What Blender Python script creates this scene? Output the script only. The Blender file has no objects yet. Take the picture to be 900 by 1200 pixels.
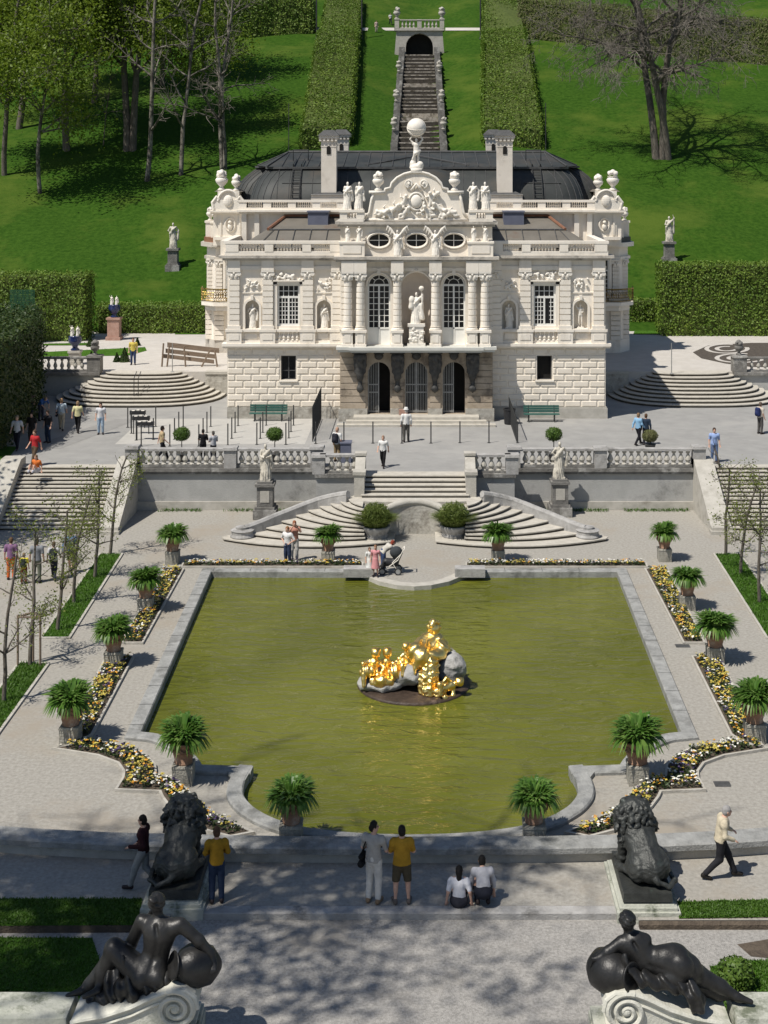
import bpy, math, random
import numpy as np
from mathutils import Vector
from mathutils.geometry import tessellate_polygon
rng = np.random.default_rng(11)
random.seed(5)
PI = math.pi
S = bpy.context.scene
COL = S.collection
# ------------------------------------------------------------------ camera model
F, CX, HY, CZ, CAMX = 1600.0, 494.0, 190.0, 17.1, 0.3
def G(px, py, z=0.0):
    s = (py - HY) / (CZ - z)
    return ((px - CX) / s + CAMX, F / s, z)
def GX(px, Y): return (px - CX) * Y / F + CAMX
def GZ(py, Y): return CZ - (py - HY) * Y / F
def sm(t): t = np.clip(t, 0, 1); return t * t * (3 - 2 * t)
def zh(X, Y):
    """height of the hill behind the palace"""
    X = np.asarray(X, float); Y = np.asarray(Y, float)
    d = np.maximum(0, Y - 109.0)
    z = 3.6 + 0.372 * d * sm(d / 9.0 + .25)
    c = np.clip(1 - np.abs(X) / 9.0, 0, 1)
    z = z - 1.3 * sm(c) * sm((Y - 118) / 15)
    z = z + .25 * np.sin(X * .17 + 1.3) * np.sin(Y * .13) * sm(d / 12) + .12 * np.sin(X * .5 + Y * .4) * sm(d / 12)
    fl = sm((Y - 186) / 4.0) * sm((60 - np.abs(X)) / 30)
    return z - fl * np.clip(Y - 188, 0, 4.0) * .3
def GH(px, py):
    lo, hi = 100.0, 330.0
    f = lambda Y: float(zh(GX(px, Y), Y)) - GZ(py, Y)
    Y = lo
    while Y < hi and f(Y) < 0: Y += .5
    a, b = Y - .5, Y
    for _ in range(20):
        m = (a + b) / 2
        if f(m) < 0: a = m
        else: b = m
    return (GX(px, b), b, float(zh(GX(px, b), b)))
# ------------------------------------------------------------------ materials
MATS = {}
def nodes_of(name):
    m = bpy.data.materials.new(name); m.use_nodes = True
    nt = m.node_tree; b = nt.nodes['Principled BSDF']
    return m, nt, b
def mat(name, c1, c2=None, scale=3.0, rough=.8, bump=0.0, bscale=None, metal=0.0, c3=None, s3=.4, t3=.55, spec=.3, stretch=None, detail=6.0):
    """noise-mottled surface; c3 adds larger stains with a shape of their own"""
    m, nt, b = nodes_of(name); N = nt.nodes; L = nt.links
    tc = N.new('ShaderNodeTexCoord'); src = tc.outputs['Object']
    if stretch:
        mp = N.new('ShaderNodeMapping'); mp.inputs['Scale'].default_value = stretch
        L.new(src, mp.inputs['Vector']); src = mp.outputs['Vector']
    n1 = N.new('ShaderNodeTexNoise'); n1.inputs['Scale'].default_value = scale; n1.inputs['Detail'].default_value = detail
    n1.inputs['Roughness'].default_value = .65
    L.new(src, n1.inputs['Vector'])
    cr = N.new('ShaderNodeValToRGB')
    cr.color_ramp.elements[0].position = .35; cr.color_ramp.elements[1].position = .65
    cr.color_ramp.elements[0].color = (*c1, 1); cr.color_ramp.elements[1].color = (*(c2 or c1), 1)
    L.new(n1.outputs['Fac'], cr.inputs['Fac']); out = cr.outputs['Color']
    if c3:
        n3 = N.new('ShaderNodeTexNoise'); n3.inputs['Scale'].default_value = s3; n3.inputs['Detail'].default_value = 8
        n3.inputs['Roughness'].default_value = .7
        L.new(src, n3.inputs['Vector'])
        r3 = N.new('ShaderNodeValToRGB'); r3.color_ramp.elements[0].position = t3 - .06; r3.color_ramp.elements[1].position = t3 + .08
        L.new(n3.outputs['Fac'], r3.inputs['Fac'])
        mx = N.new('ShaderNodeMix'); mx.data_type = 'RGBA'
        L.new(r3.outputs['Color'], mx.inputs[0]); L.new(out, mx.inputs[6]); mx.inputs[7].default_value = (*c3, 1)
        out = mx.outputs[2]
    L.new(out, b.inputs['Base Color'])
    b.inputs['Roughness'].default_value = rough; b.inputs['Metallic'].default_value = metal
    b.inputs['Specular IOR Level'].default_value = spec
    if bump:
        n2 = N.new('ShaderNodeTexNoise'); n2.inputs['Scale'].default_value = bscale or scale * 4; n2.inputs['Detail'].default_value = 5
        L.new(src, n2.inputs['Vector'])
        bp = N.new('ShaderNodeBump'); bp.inputs['Strength'].default_value = bump; bp.inputs['Distance'].default_value = .05
        L.new(n2.outputs['Fac'], bp.inputs['Height']); L.new(bp.outputs['Normal'], b.inputs['Normal'])
    MATS[name] = m
    return m
def leafmat(name, cols, rough=.5, trans=.35, big=.35):
    """leaf faces: every leaf its own tint (random per island), with clumps of a slightly different green"""
    m, nt, b = nodes_of(name); N = nt.nodes; L = nt.links
    g = N.new('ShaderNodeNewGeometry'); cr = N.new('ShaderNodeValToRGB'); cr.color_ramp.interpolation = 'LINEAR'
    e = cr.color_ramp.elements
    e[0].color = (*cols[0], 1); e[1].color = (*cols[-1], 1)
    for i, c in enumerate(cols[1:-1]):
        q = e.new((i + 1) / (len(cols) - 1)); q.color = (*c, 1)
    tc = N.new('ShaderNodeTexCoord'); ns = N.new('ShaderNodeTexNoise'); ns.inputs['Scale'].default_value = big; ns.inputs['Detail'].default_value = 3
    L.new(tc.outputs['Object'], ns.inputs['Vector'])
    ma = N.new('ShaderNodeMath'); ma.operation = 'MULTIPLY_ADD'; ma.inputs[1].default_value = .55; ma.inputs[2].default_value = 0
    L.new(g.outputs['Random Per Island'], ma.inputs[0])
    mb = N.new('ShaderNodeMath'); mb.operation = 'MULTIPLY_ADD'; mb.inputs[1].default_value = 1.1; mb.inputs[2].default_value = -.33
    L.new(ns.outputs['Fac'], mb.inputs[0])
    ad = N.new('ShaderNodeMath'); ad.operation = 'ADD'; ad.use_clamp = True
    L.new(ma.outputs[0], ad.inputs[0]); L.new(mb.outputs[0], ad.inputs[1]); L.new(ad.outputs[0], cr.inputs['Fac'])
    L.new(cr.outputs['Color'], b.inputs['Base Color']); b.inputs['Roughness'].default_value = rough
    b.inputs['Specular IOR Level'].default_value = .35
    tr = N.new('ShaderNodeBsdfTranslucent'); L.new(cr.outputs['Color'], tr.inputs['Color'])
    mx = N.new('ShaderNodeMixShader'); mx.inputs[0].default_value = trans
    L.new(b.outputs[0], mx.inputs[1]); L.new(tr.outputs[0], mx.inputs[2])
    L.new(mx.outputs[0], N['Material Output'].inputs['Surface'])
    MATS[name] = m
    return m
CLOTH = {}
def cloth(c, rough=.85):
    k = tuple(round(x, 3) for x in c)
    if k not in CLOTH:
        CLOTH[k] = mat('cloth_%d' % len(CLOTH), c, tuple(x * .82 for x in c), 9, rough, .25, 30, spec=.15)
    return CLOTH[k]
# ------------------------------------------------------------------ mesh building
WL = {}
class MB:
    def __init__(s): s.V = []; s.F = []; s.n = 0
    def add(s, V, Fs):
        V = np.asarray(V, float).reshape(-1, 3)
        if isinstance(Fs, np.ndarray): s.F.append(Fs.astype(np.int64) + s.n)
        else:
            by = {}
            for f in Fs: by.setdefault(len(f), []).append(f)
            for k, l in by.items(): s.F.append(np.array(l, np.int64) + s.n)
        s.V.append(V); s.n += len(V); return s
    def box(s, x0, x1, y0, y1, z0, z1, top=0.0):
        t = top
        s.add([(x0, y0, z0), (x1, y0, z0), (x1, y1, z0), (x0, y1, z0), (x0 + t, y0 + t, z1), (x1 - t, y0 + t, z1), (x1 - t, y1 - t, z1), (x0 + t, y1 - t, z1)],
              [(0, 3, 2, 1), (4, 5, 6, 7), (0, 1, 5, 4), (1, 2, 6, 5), (2, 3, 7, 6), (3, 0, 4, 7)]); return s
    def cbox(s, c, d, top=0.0): return s.box(c[0] - d[0] / 2, c[0] + d[0] / 2, c[1] - d[1] / 2, c[1] + d[1] / 2, c[2], c[2] + d[2], top)
    def prism(s, poly, z0, z1, bottom=False):
        """polygon in XY, extruded in Z"""
        n = len(poly); A = sum(poly[i][0] * poly[(i + 1) % n][1] - poly[(i + 1) % n][0] * poly[i][1] for i in range(n))
        if A < 0: poly = poly[::-1]
        V = [(p[0], p[1], z0) for p in poly] + [(p[0], p[1], z1) for p in poly]
        Fs = [(i, (i + 1) % n, n + (i + 1) % n, n + i) for i in range(n)]
        T = tessellate_polygon([[Vector((p[0], p[1], 0)) for p in poly]])
        for t in T:
            a, b, c = [poly[i] for i in t]
            cr = (b[0] - a[0]) * (c[1] - a[1]) - (b[1] - a[1]) * (c[0] - a[0])
            t = tuple(t) if cr > 0 else tuple(t)[::-1]
            Fs.append(tuple(n + i for i in t))
            if bottom: Fs.append(tuple(i for i in t[::-1]))
        return s.add(V, Fs)
    def sheet(s, outer, holes, z):
        loops = [outer] + list(holes)
        V = [(p[0], p[1], z) for l in loops for p in l]
        Fs = []
        for t in tessellate_polygon([[Vector((p[0], p[1], 0)) for p in l] for l in loops]):
            a, b, c = [V[i] for i in t]
            cr = (b[0] - a[0]) * (c[1] - a[1]) - (b[1] - a[1]) * (c[0] - a[0])
            Fs.append(tuple(t) if cr > 0 else tuple(t)[::-1])
        return s.add(V, Fs)
    def panel(s, outer, holes, y0, y1, back=False):
        """wall in XZ facing -Y from y0 to y1 with real openings"""
        loops = [outer] + list(holes); V = [(p[0], y0, p[1]) for l in loops for p in l]
        n = len(V); Fs = []
        T = [tuple(t) for t in tessellate_polygon([[Vector((p[0], p[1], 0)) for p in l] for l in loops])]
        for t in T:
            a, b, c = [V[i] for i in t]
            cr = (b[0] - a[0]) * (c[2] - a[2]) - (b[2] - a[2]) * (c[0] - a[0])
            Fs.append(t if cr > 0 else t[::-1])
        V2 = V + [(p[0], y1, p[2]) for p in V]
        o = 0
        for l in loops:
            m = len(l)
            for i in range(m):
                a, b = o + i, o + (i + 1) % m; Fs.append((a, b, b + n, a + n))
            o += m
        if back:
            Fs += [tuple(i + n for i in f[::-1]) for f in Fs[:len(T)]]
        return s.add(V2, Fs)
    def lathe(s, prof, c=(0, 0, 0), seg=16, a0=0, a1=2 * PI, sx=1, sy=1):
        """profile [(r, z)] round the vertical axis at c"""
        full = abs(a1 - a0 - 2 * PI) < 1e-6
        n = seg if full else seg + 1
        an = a0 + (a1 - a0) * np.arange(n) / seg
        V = np.array([[c[0] + sx * r * math.cos(a), c[1] + sy * r * math.sin(a), c[2] + z] for r, z in prof for a in an])
        Fs = []
        for i in range(len(prof) - 1):
            for j in range(seg):
                k = (j + 1) % n
                Fs.append((i * n + j, i * n + k, (i + 1) * n + k, (i + 1) * n + j))
        if prof[-1][0] > 1e-4: Fs.append(tuple((len(prof) - 1) * n + j for j in range(n)))
        if prof[0][0] > 1e-4: Fs.append(tuple(j for j in range(n - 1, -1, -1)))
        return s.add(V, Fs)
    def tube(s, pts, r, seg=6, cap=True):
        pts = np.asarray(pts, float); m = len(pts); r = np.broadcast_to(np.asarray(r, float), (m,))
        T = np.gradient(pts, axis=0); T /= np.linalg.norm(T, axis=1)[:, None] + 1e-9
        V = []; u = None
        for i in range(m):
            if u is None:
                ref = np.array([0, 0, 1.0]) if abs(T[i][2]) < .9 else np.array([1.0, 0, 0])
                u = np.cross(T[i], ref)
            else: u = u - T[i] * u.dot(T[i])
            u = u / (np.linalg.norm(u) + 1e-9); w = np.cross(T[i], u)
            for j in range(seg):
                a = 2 * PI * j / seg; V.append(pts[i] + r[i] * (math.cos(a) * u + math.sin(a) * w))
        Fs = [(i * seg + j, i * seg + (j + 1) % seg, (i + 1) * seg + (j + 1) % seg, (i + 1) * seg + j) for i in range(m - 1) for j in range(seg)]
        if cap: Fs += [tuple(range(seg - 1, -1, -1)), tuple((m - 1) * seg + j for j in range(seg))]
        return s.add(V, Fs)
    def ball(s, c, r, seg=12, rings=8):
        r = (r, r, r) if not hasattr(r, '__len__') else r
        pr = [(max(1e-5, math.sin(PI * i / rings)), -math.cos(PI * i / rings)) for i in range(rings + 1)]
        n0 = s.n; t = MB().lathe(pr, seg=seg)
        V = np.concatenate(t.V) * np.array(r) + np.array(c)
        for f in t.F: s.F.append(f + s.n)
        s.V.append(V); s.n += len(V); return s
    def ribbon(s, pts, wl, wr, z0, z1, closed=False, bevel=0.0):
        """bar along a path in XY: wl to the left, wr to the right of the direction of travel"""
        pts = [np.array(p[:2], float) for p in pts]; n = len(pts); L = []; R = []
        for i in range(n):
            a = pts[i - 1] if (closed or i > 0) else None; b = pts[(i + 1) % n] if (closed or i < n - 1) else None
            ds = []
            if a is not None: d = pts[i] - a; ds.append(d / (np.linalg.norm(d) + 1e-9))
            if b is not None: d = b - pts[i]; ds.append(d / (np.linalg.norm(d) + 1e-9))
            ns = [np.array([-d[1], d[0]]) for d in ds]; nn = sum(ns); nn = nn / (np.linalg.norm(nn) + 1e-9)
            k = 1 / max(.45, nn.dot(ns[0]))
            L.append(pts[i] + nn * wl * k); R.append(pts[i] - nn * wr * k)
        bv = bevel; V = []; w = wl + wr
        for l, r in zip(L, R):
            e = (r - l) / (np.linalg.norm(r - l) + 1e-9) * bv
            ring = [(l, z0), (l, z1 - bv), (l + e, z1), (r - e, z1), (r, z1 - bv), (r, z0)] if bv else [(l, z0), (l, z1), (r, z1), (r, z0)]
            V += [(p[0], p[1], z) for p, z in ring]
        k = 6 if bv else 4; Fs = []
        for i in range(n if closed else n - 1):
            a, b = i * k, ((i + 1) % n) * k
            for j in range(k): Fs.append((a + j, a + (j + 1) % k, b + (j + 1) % k, b + j))
        if not closed: Fs += [tuple(range(k - 1, -1, -1)), tuple((n - 1) * k + j for j in range(k))]
        return s.add(V, Fs)
    def build(s, name, m, parent=None, smooth=False, at=None, local=False, rz=0.0, **tags):
        V = np.concatenate(s.V) if s.V else np.zeros((0, 3))
        if at is None:
            if parent is not None: at = WL[parent.name]
            elif local: at = (0, 0, 0)
            else:
                lo, hi = V.min(0), V.max(0); at = ((lo[0] + hi[0]) / 2, (lo[1] + hi[1]) / 2, lo[2])
        if not local: V = V - np.array(at)
        me = bpy.data.meshes.new(name)
        me.vertices.add(len(V)); me.vertices.foreach_set('co', V.astype(np.float32).ravel())
        tot = np.concatenate([np.full(len(f), f.shape[1]) for f in s.F]); lv = np.concatenate([f.ravel() for f in s.F])
        me.loops.add(len(lv)); me.loops.foreach_set('vertex_index', lv.astype(np.int32))
        me.polygons.add(len(tot)); me.polygons.foreach_set('loop_start', np.concatenate([[0], np.cumsum(tot)[:-1]]).astype(np.int32))
        me.update(calc_edges=True)
        me.polygons.foreach_set('use_smooth', np.full(len(tot), bool(smooth)))
        for mm in (m if isinstance(m, (list, tuple)) else [m]): me.materials.append(mm)
        o = bpy.data.objects.new(name, me); COL.objects.link(o)
        if parent is not None:
            o.parent = parent; WL[o.name] = WL[parent.name]
        else:
            o.location = at; WL[o.name] = tuple(at)
        if rz: o.rotation_euler = (0, 0, rz)
        for k, v in tags.items(): o[k] = v
        return o
def thing(name, loc, label, category, group=None, rz=0.0):
    o = bpy.data.objects.new(name, None); COL.objects.link(o); o.empty_display_size = .3
    o.location = loc; o.rotation_euler = (0, 0, rz); WL[o.name] = tuple(loc)
    o['label'] = label; o['category'] = category
    if group: o['group'] = group
    return o
def kids(o): return [c for c in bpy.data.objects if c.parent == o]
def copy_tree(o, loc=None, rz=None, label=None, parent=None, scale=None, cache={}):
    c = o.copy(); COL.objects.link(c); c.parent = parent
    if loc is not None: c.location = loc
    if rz is not None: c.rotation_euler = (0, 0, rz)
    if scale is not None: c.scale = (scale,) * 3 if not hasattr(scale, '__len__') else scale
    if label: c['label'] = label
    if parent is None: WL[c.name] = tuple(c.location)
    for ch in [q for q in o.children]: copy_tree(ch, parent=c)
    return c
def arch(cx, w, z0, z1, seg=10):
    """arched opening outline: z1 = crown"""
    r = w / 2; zc = z1 - r
    return [(cx - r, z0), (cx + r, z0)] + [(cx + r * math.cos(PI * i / seg), zc + r * math.sin(PI * i / seg)) for i in range(seg + 1)]
def rect(x0, x1, z0, z1): return [(x0, z0), (x1, z0), (x1, z1), (x0, z1)]
def oval(cx, cz, rx, rz, n=18): return [(cx + rx * math.cos(2 * PI * i / n), cz + rz * math.sin(2 * PI * i / n)) for i in range(n)]
def offset_poly(poly, d):
    P = [np.array(p[:2], float) for p in poly]; n = len(P)
    A = sum(P[i][0] * P[(i + 1) % n][1] - P[(i + 1) % n][0] * P[i][1] for i in range(n)); sg = -1 if A > 0 else 1
    out = []
    for i in range(n):
        d1 = P[i] - P[i - 1]; d2 = P[(i + 1) % n] - P[i]
        d1 /= np.linalg.norm(d1) + 1e-9; d2 /= np.linalg.norm(d2) + 1e-9
        n1 = np.array([-d1[1], d1[0]]); n2 = np.array([-d2[1], d2[0]]); nn = n1 + n2; nn /= np.linalg.norm(nn) + 1e-9
        out.append(tuple(P[i] + sg * nn * d / max(.5, nn.dot(n1))))
    return out
def in_poly(X, Y, poly):
    r = np.zeros(len(X), bool); n = len(poly)
    for i in range(n):
        x0, y0 = poly[i][:2]; x1, y1 = poly[(i + 1) % n][:2]
        if y0 == y1: continue
        c = ((y0 > Y) != (y1 > Y)) & (X < (x1 - x0) * (Y - y0) / (y1 - y0) + x0); r ^= c
    return r
def sample_poly(poly, n):
    P = np.array([p[:2] for p in poly]); lo, hi = P.min(0), P.max(0); out = np.zeros((0, 2))
    while len(out) < n:
        q = lo + rng.random((n * 2, 2)) * (hi - lo); out = np.concatenate([out, q[in_poly(q[:, 0], q[:, 1], poly)]])
    return out[:n]
# ------------------------------------------------------------------ leaves and limbs (arrays)
def unit(v): return v / (np.linalg.norm(v, axis=-1, keepdims=True) + 1e-9)
def leaf_quads(C, size, up=0.3, aspect=.55, N=None):
    """one small rhombic leaf per centre, random attitude"""
    n = len(C); size = np.broadcast_to(np.asarray(size, float), (n,))[:, None] * (.65 + .7 * rng.random((n, 1)))
    a = unit(rng.normal(size=(n, 3)))
    nr = unit(rng.normal(size=(n, 3)) + np.array([0, 0, up * 3])) if N is None else unit(N + rng.normal(size=(n, 3)) * .55)
    u = unit(np.cross(nr, a)); w = np.cross(nr, u)
    V = np.stack([C - u * size * .5, C + w * size * aspect * .5 + nr * size * .06, C + u * size * .5, C - w * size * aspect * .5 + nr * size * .06], 1).reshape(-1, 3)
    return V, np.arange(4 * n).reshape(n, 4)
def seg_tubes(A, B, ra, rb, sides=4):
    A, B = np.asarray(A, float), np.asarray(B, float); n = len(A); d = unit(B - A)
    ref = np.where(np.abs(d[:, 2:3]) < .9, np.array([[0, 0, 1.0]]), np.array([[1.0, 0, 0]]))
    u = unit(np.cross(d, ref)); w = np.cross(d, u); V = np.zeros((n, 2 * sides, 3))
    for j in range(sides):
        o = math.cos(2 * PI * j / sides) * u + math.sin(2 * PI * j / sides) * w
        V[:, j] = A + o * np.asarray(ra)[:, None]; V[:, sides + j] = B + o * np.asarray(rb)[:, None]
    base = (np.arange(n) * 2 * sides)[:, None]
    Fs = np.concatenate([base + np.array([[j, (j + 1) % sides, sides + (j + 1) % sides, sides + j]]) for j in range(sides)])
    return V.reshape(-1, 3), Fs
def blades(base, h, lean, w, bend=.5):
    """curved strap leaves / grass: 3-segment ribbons from base points; lean = XY offsets of the tip"""
    n = len(base); ang = np.arctan2(lean[:, 1], lean[:, 0]); sx = np.stack([-np.sin(ang), np.cos(ang), np.zeros(n)], 1)
    rows = []
    for t, ww in ((0, .55), (.4, 1.0), (.75, .8), (1.0, .08)):
        p = base.copy(); p[:, :2] += lean * t ** 1.4
        p[:, 2] += h * (t - bend * t ** 2.6)
        rows += [p - sx * (w * ww * .5)[:, None], p + sx * (w * ww * .5)[:, None]]
    V = np.stack(rows, 1).reshape(-1, 3); b = (np.arange(n) * 8)[:, None]
    Fs = np.concatenate([b + np.array([[2 * i, 2 * i + 1, 2 * i + 3, 2 * i + 2]]) for i in range(3)])
    return V, Fs
# ------------------------------------------------------------------ signed-distance modelling
def vn(P, f=1.0, ph=0.0):
    """cheap smooth 3-D noise in about -1..1"""
    x, y, z = P[..., 0] * f, P[..., 1] * f, P[..., 2] * f
    return (np.sin(x * 1.7 + 1.3 * np.sin(y * 1.1 + ph) + ph) + np.sin(y * 1.9 + 1.2 * np.sin(z * 1.3 + 2 * ph)) + np.sin(z * 2.1 + 1.1 * np.sin(x * 1.2 + .7 * ph))) / 3
class Sdf:
    def __init__(s, k=.03): s.p = []; s.k = k; s.cuts = []; s.disp = None
    def cap(s, a, b, ra, rb=None, flat=None, k=None, sub=False):
        s.p.append(('c', np.array(a, float), np.array(b, float), ra, ra if rb is None else rb, flat, s.k if k is None else k, sub)); return s
    def chain(s, pts, rs, flat=None, k=None):
        for i in range(len(pts) - 1): s.cap(pts[i], pts[i + 1], rs[i], rs[i + 1], flat, k)
        return s
    def ell(s, c, r, k=None, M=None, sub=False):
        r = np.array((r, r, r) if not hasattr(r, '__len__') else r, float)
        s.p.append(('e', np.array(c, float), r, M, s.k if k is None else k, sub)); return s
    def cut(s, p, n): n = np.array(n, float); s.cuts.append((np.array(p, float), n / np.linalg.norm(n))); return s
    def mesh(s, h):
        lo = np.full(3, 1e9); hi = -lo
        for p in s.p:
            if p[-1]: continue
            if p[0] == 'c':
                r = max(p[3], p[4]); lo = np.minimum(lo, np.minimum(p[1], p[2]) - r); hi = np.maximum(hi, np.maximum(p[1], p[2]) + r)
            else: r = p[2].max(); lo = np.minimum(lo, p[1] - r); hi = np.maximum(hi, p[1] + r)
        m = 3 * h + (.04 if s.disp else 0); lo -= m; hi += m
        n = np.ceil((hi - lo) / h).astype(int) + 1
        ax = [lo[i] + h * np.arange(n[i]) for i in range(3)]
        D = np.full(tuple(n), 1.0)
        for p in s.p:
            k, sub = p[-2], p[-1]
            if p[0] == 'c': r = max(p[3], p[4]); a, b = np.minimum(p[1], p[2]) - r, np.maximum(p[1], p[2]) + r
            else: r = p[2].max(); a, b = p[1] - r, p[1] + r
            mg = k + 4 * h + .02
            i0 = np.maximum(0, np.floor((a - mg - lo) / h).astype(int)); i1 = np.minimum(n, np.ceil((b + mg - lo) / h).astype(int) + 1)
            if (i1 <= i0).any(): continue
            sl = tuple(slice(i0[i], i1[i]) for i in range(3))
            P = np.stack(np.meshgrid(*[ax[i][sl[i]] for i in range(3)], indexing='ij'), -1)
            if p[0] == 'c':
                ba = p[2] - p[1]; v = P - p[1]; t = np.clip((v @ ba) / max(1e-9, ba @ ba), 0, 1)
                v = v - t[..., None] * ba
                if p[5] is not None:
                    nx = np.array(p[5][0], float); nx /= np.linalg.norm(nx); v = v + ((v @ nx) * (p[5][1] - 1))[..., None] * nx
                d = np.linalg.norm(v, axis=-1) - (p[3] + (p[4] - p[3]) * t)
            else:
                v = P - p[1]
                if p[3] is not None: v = v @ p[3]
                q = np.linalg.norm(v / p[2], axis=-1); g = np.linalg.norm(v / p[2] ** 2, axis=-1)
                d = q * (q - 1) / np.maximum(g, 1e-6)
            c = D[sl]; k = max(k, 1e-4)
            if sub:
                d = -d; hh = np.clip(.5 - .5 * (c - d) / k * -1, 0, 1); hh = np.clip(.5 + .5 * (c - d) / k, 0, 1)
                D[sl] = d + (c - d) * hh + k * hh * (1 - hh)
            else:
                hh = np.clip(.5 + .5 * (d - c) / k, 0, 1); D[sl] = d + (c - d) * hh - k * hh * (1 - hh)
        if s.disp or s.cuts:
            P = np.stack(np.meshgrid(*ax, indexing='ij'), -1)
            if s.disp: D = D + s.disp(P)
            for c, nn in s.cuts: D = np.maximum(D, (P - c) @ nn)
        D[[0, -1]] = 1; D[:, [0, -1]] = 1; D[:, :, [0, -1]] = 1
        return surfnet(D, lo, h)
def surfnet(D, lo, h):
    ins = D < 0; nx, ny, nz = D.shape
    cnt = np.zeros((nx - 1, ny - 1, nz - 1), np.int8)
    off = [(i, j, k) for i in (0, 1) for j in (0, 1) for k in (0, 1)]
    sl = lambda A, o: A[o[0]:nx - 1 + o[0], o[1]:ny - 1 + o[1], o[2]:nz - 1 + o[2]]
    for o in off: cnt += sl(ins, o)
    act = (cnt > 0) & (cnt < 8); idx = np.argwhere(act); m = len(idx)
    ID = np.full(act.shape, -1, np.int64); ID[act] = np.arange(m)
    acc = np.zeros((m, 3)); w = np.zeros(m)
    val = {o: D[idx[:, 0] + o[0], idx[:, 1] + o[1], idx[:, 2] + o[2]] for o in off}
    for o in off:
        for a in range(3):
            if o[a] == 0:
                q = list(o); q[a] = 1; q = tuple(q); v0, v1 = val[o], val[q]; cr = (v0 < 0) != (v1 < 0)
                t = np.where(cr, v0 / np.where(cr, v0 - v1, 1), 0)
                pt = np.repeat(np.array([o], float), m, 0); pt[:, a] = t
                acc[cr] += pt[cr]; w[cr] += 1
    V = (idx + acc / w[:, None]) * h + lo
    Fs = []
    for a in range(3):
        b, c = (a + 1) % 3, (a + 2) % 3
        s0 = [slice(1, -1)] * 3; s0[a] = slice(0, -1); s1 = list(s0); s1[a] = slice(1, None)
        i0, i1 = ins[tuple(s0)], ins[tuple(s1)]; e = np.argwhere(i0 != i1)
        if not len(e): continue
        flip = i0[tuple(e.T)]
        e = e + np.array([1 if q != a else 0 for q in range(3)])
        def at(db, dc):
            q = e.copy(); q[:, b] -= db; q[:, c] -= dc; return ID[tuple(q.T)]
        Q = np.stack([at(1, 1), at(0, 1), at(0, 0), at(1, 0)], 1)
        Q[~flip] = Q[~flip][:, ::-1]; Fs.append(Q)
    return V, np.concatenate(Fs)
# ================================================================== materials
gravel = mat('gravel', (.285, .268, .236), (.395, .374, .332), 9, .95, .55, 60, c3=(.33, .29, .235), s3=.16, t3=.58)
gravel2 = mat('near_gravel', (.25, .24, .222), (.42, .40, .372), 17, .95, .7, 55, c3=(.265, .245, .215), s3=.22, t3=.62)
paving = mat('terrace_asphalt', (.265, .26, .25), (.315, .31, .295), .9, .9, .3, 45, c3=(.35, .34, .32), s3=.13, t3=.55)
upper_gr = mat('upper_gravel', (.46, .43, .39), (.52, .49, .45), 1.5, .95, .3, 40)
stone = mat('pale_stone', (.38, .36, .315), (.48, .455, .405), 2.2, .85, .35, 22, c3=(.27, .25, .21), s3=.7, t3=.62)
greystone = mat('grey_stone', (.30, .29, .275), (.41, .40, .385), 3.0, .85, .5, 24, c3=(.17, .165, .155), s3=1.1, t3=.6)
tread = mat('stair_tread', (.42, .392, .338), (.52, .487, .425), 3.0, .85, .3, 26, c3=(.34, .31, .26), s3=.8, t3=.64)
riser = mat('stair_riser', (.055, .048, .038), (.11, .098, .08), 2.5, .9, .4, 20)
wallrender = mat('old_render', (.33, .33, .315), (.40, .395, .38), 1.1, .9, .25, 18, c3=(.21, .21, .20), s3=.55, t3=.6)
coping = mat('dark_coping', (.12, .115, .105), (.22, .21, .195), 2.2, .85, .5, 18, c3=(.40, .39, .365), s3=.9, t3=.57)
poolstone = mat('pool_stone', (.22, .22, .21), (.35, .35, .335), 2.4, .8, .5, 20, c3=(.15, .15, .14), s3=.9, t3=.57)
rubble = mat('rubble_wall', (.33, .31, .27), (.46, .44, .39), 2.8, .9, .8, 5, c3=(.22, .2, .17), s3=1.7, t3=.58)
lawn = mat('hill_lawn', (.0185, .053, .004), (.040, .090, .009), 2.4, .95, 1.0, 8, c3=(.066, .105, .014), s3=.08, t3=.55, spec=.08)
turf = mat('turf', (.040, .105, .010), (.065, .15, .016), 1.5, .95, .6, 30, spec=.1)
soil = mat('soil', (.07, .055, .042), (.12, .095, .07), 4, .95, .8, 20)
bark = mat('bark', (.085, .072, .058), (.17, .15, .125), 3.5, .95, .9, 12, stretch=(2.5, 2.5, .5))
birch = mat('pale_bark', (.16, .145, .12), (.27, .245, .205), 3, .9, .6, 9, c3=(.055, .048, .04), s3=1.1, t3=.50, stretch=(1.5, 1.5, 1.0))
twig = mat('twig_bark', (.12, .105, .09), (.19, .17, .145), 4, .95)
white = mat('white_plaster', (.775, .71, .615), (.83, .77, .68), 1.2, .75, .12, 14, c3=(.64, .585, .50), s3=.8, t3=.60, stretch=(1, 1, .35))
whitest = mat('white_statue_stone', (.73, .68, .60), (.80, .755, .68), 3, .7, .15, 20, c3=(.58, .54, .47), s3=1.6, t3=.62)
niche_pl = mat('niche_plaster', (.62, .54, .46), (.67, .59, .505), 1.0, .8, .1, 10)
sandst = mat('brown_sandstone', (.33, .27, .20), (.43, .36, .28), 1.6, .85, .35, 16, c3=(.185, .15, .115), s3=.9, t3=.58)
cornice_m = mat('weathered_cornice', (.42, .385, .335), (.54, .50, .44), 1.5, .85, .3, 12, c3=(.25, .23, .20), s3=1.2, t3=.58)
slabm = mat('slab_lead', (.52, .52, .48), (.58, .58, .54), 2, .6)
roofm = mat('roof_sheet', (.026, .029, .028), (.048, .052, .049), .5, .6, .12, 3, metal=.0, c3=(.058, .053, .045), s3=.35, t3=.55, spec=.35)
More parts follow.
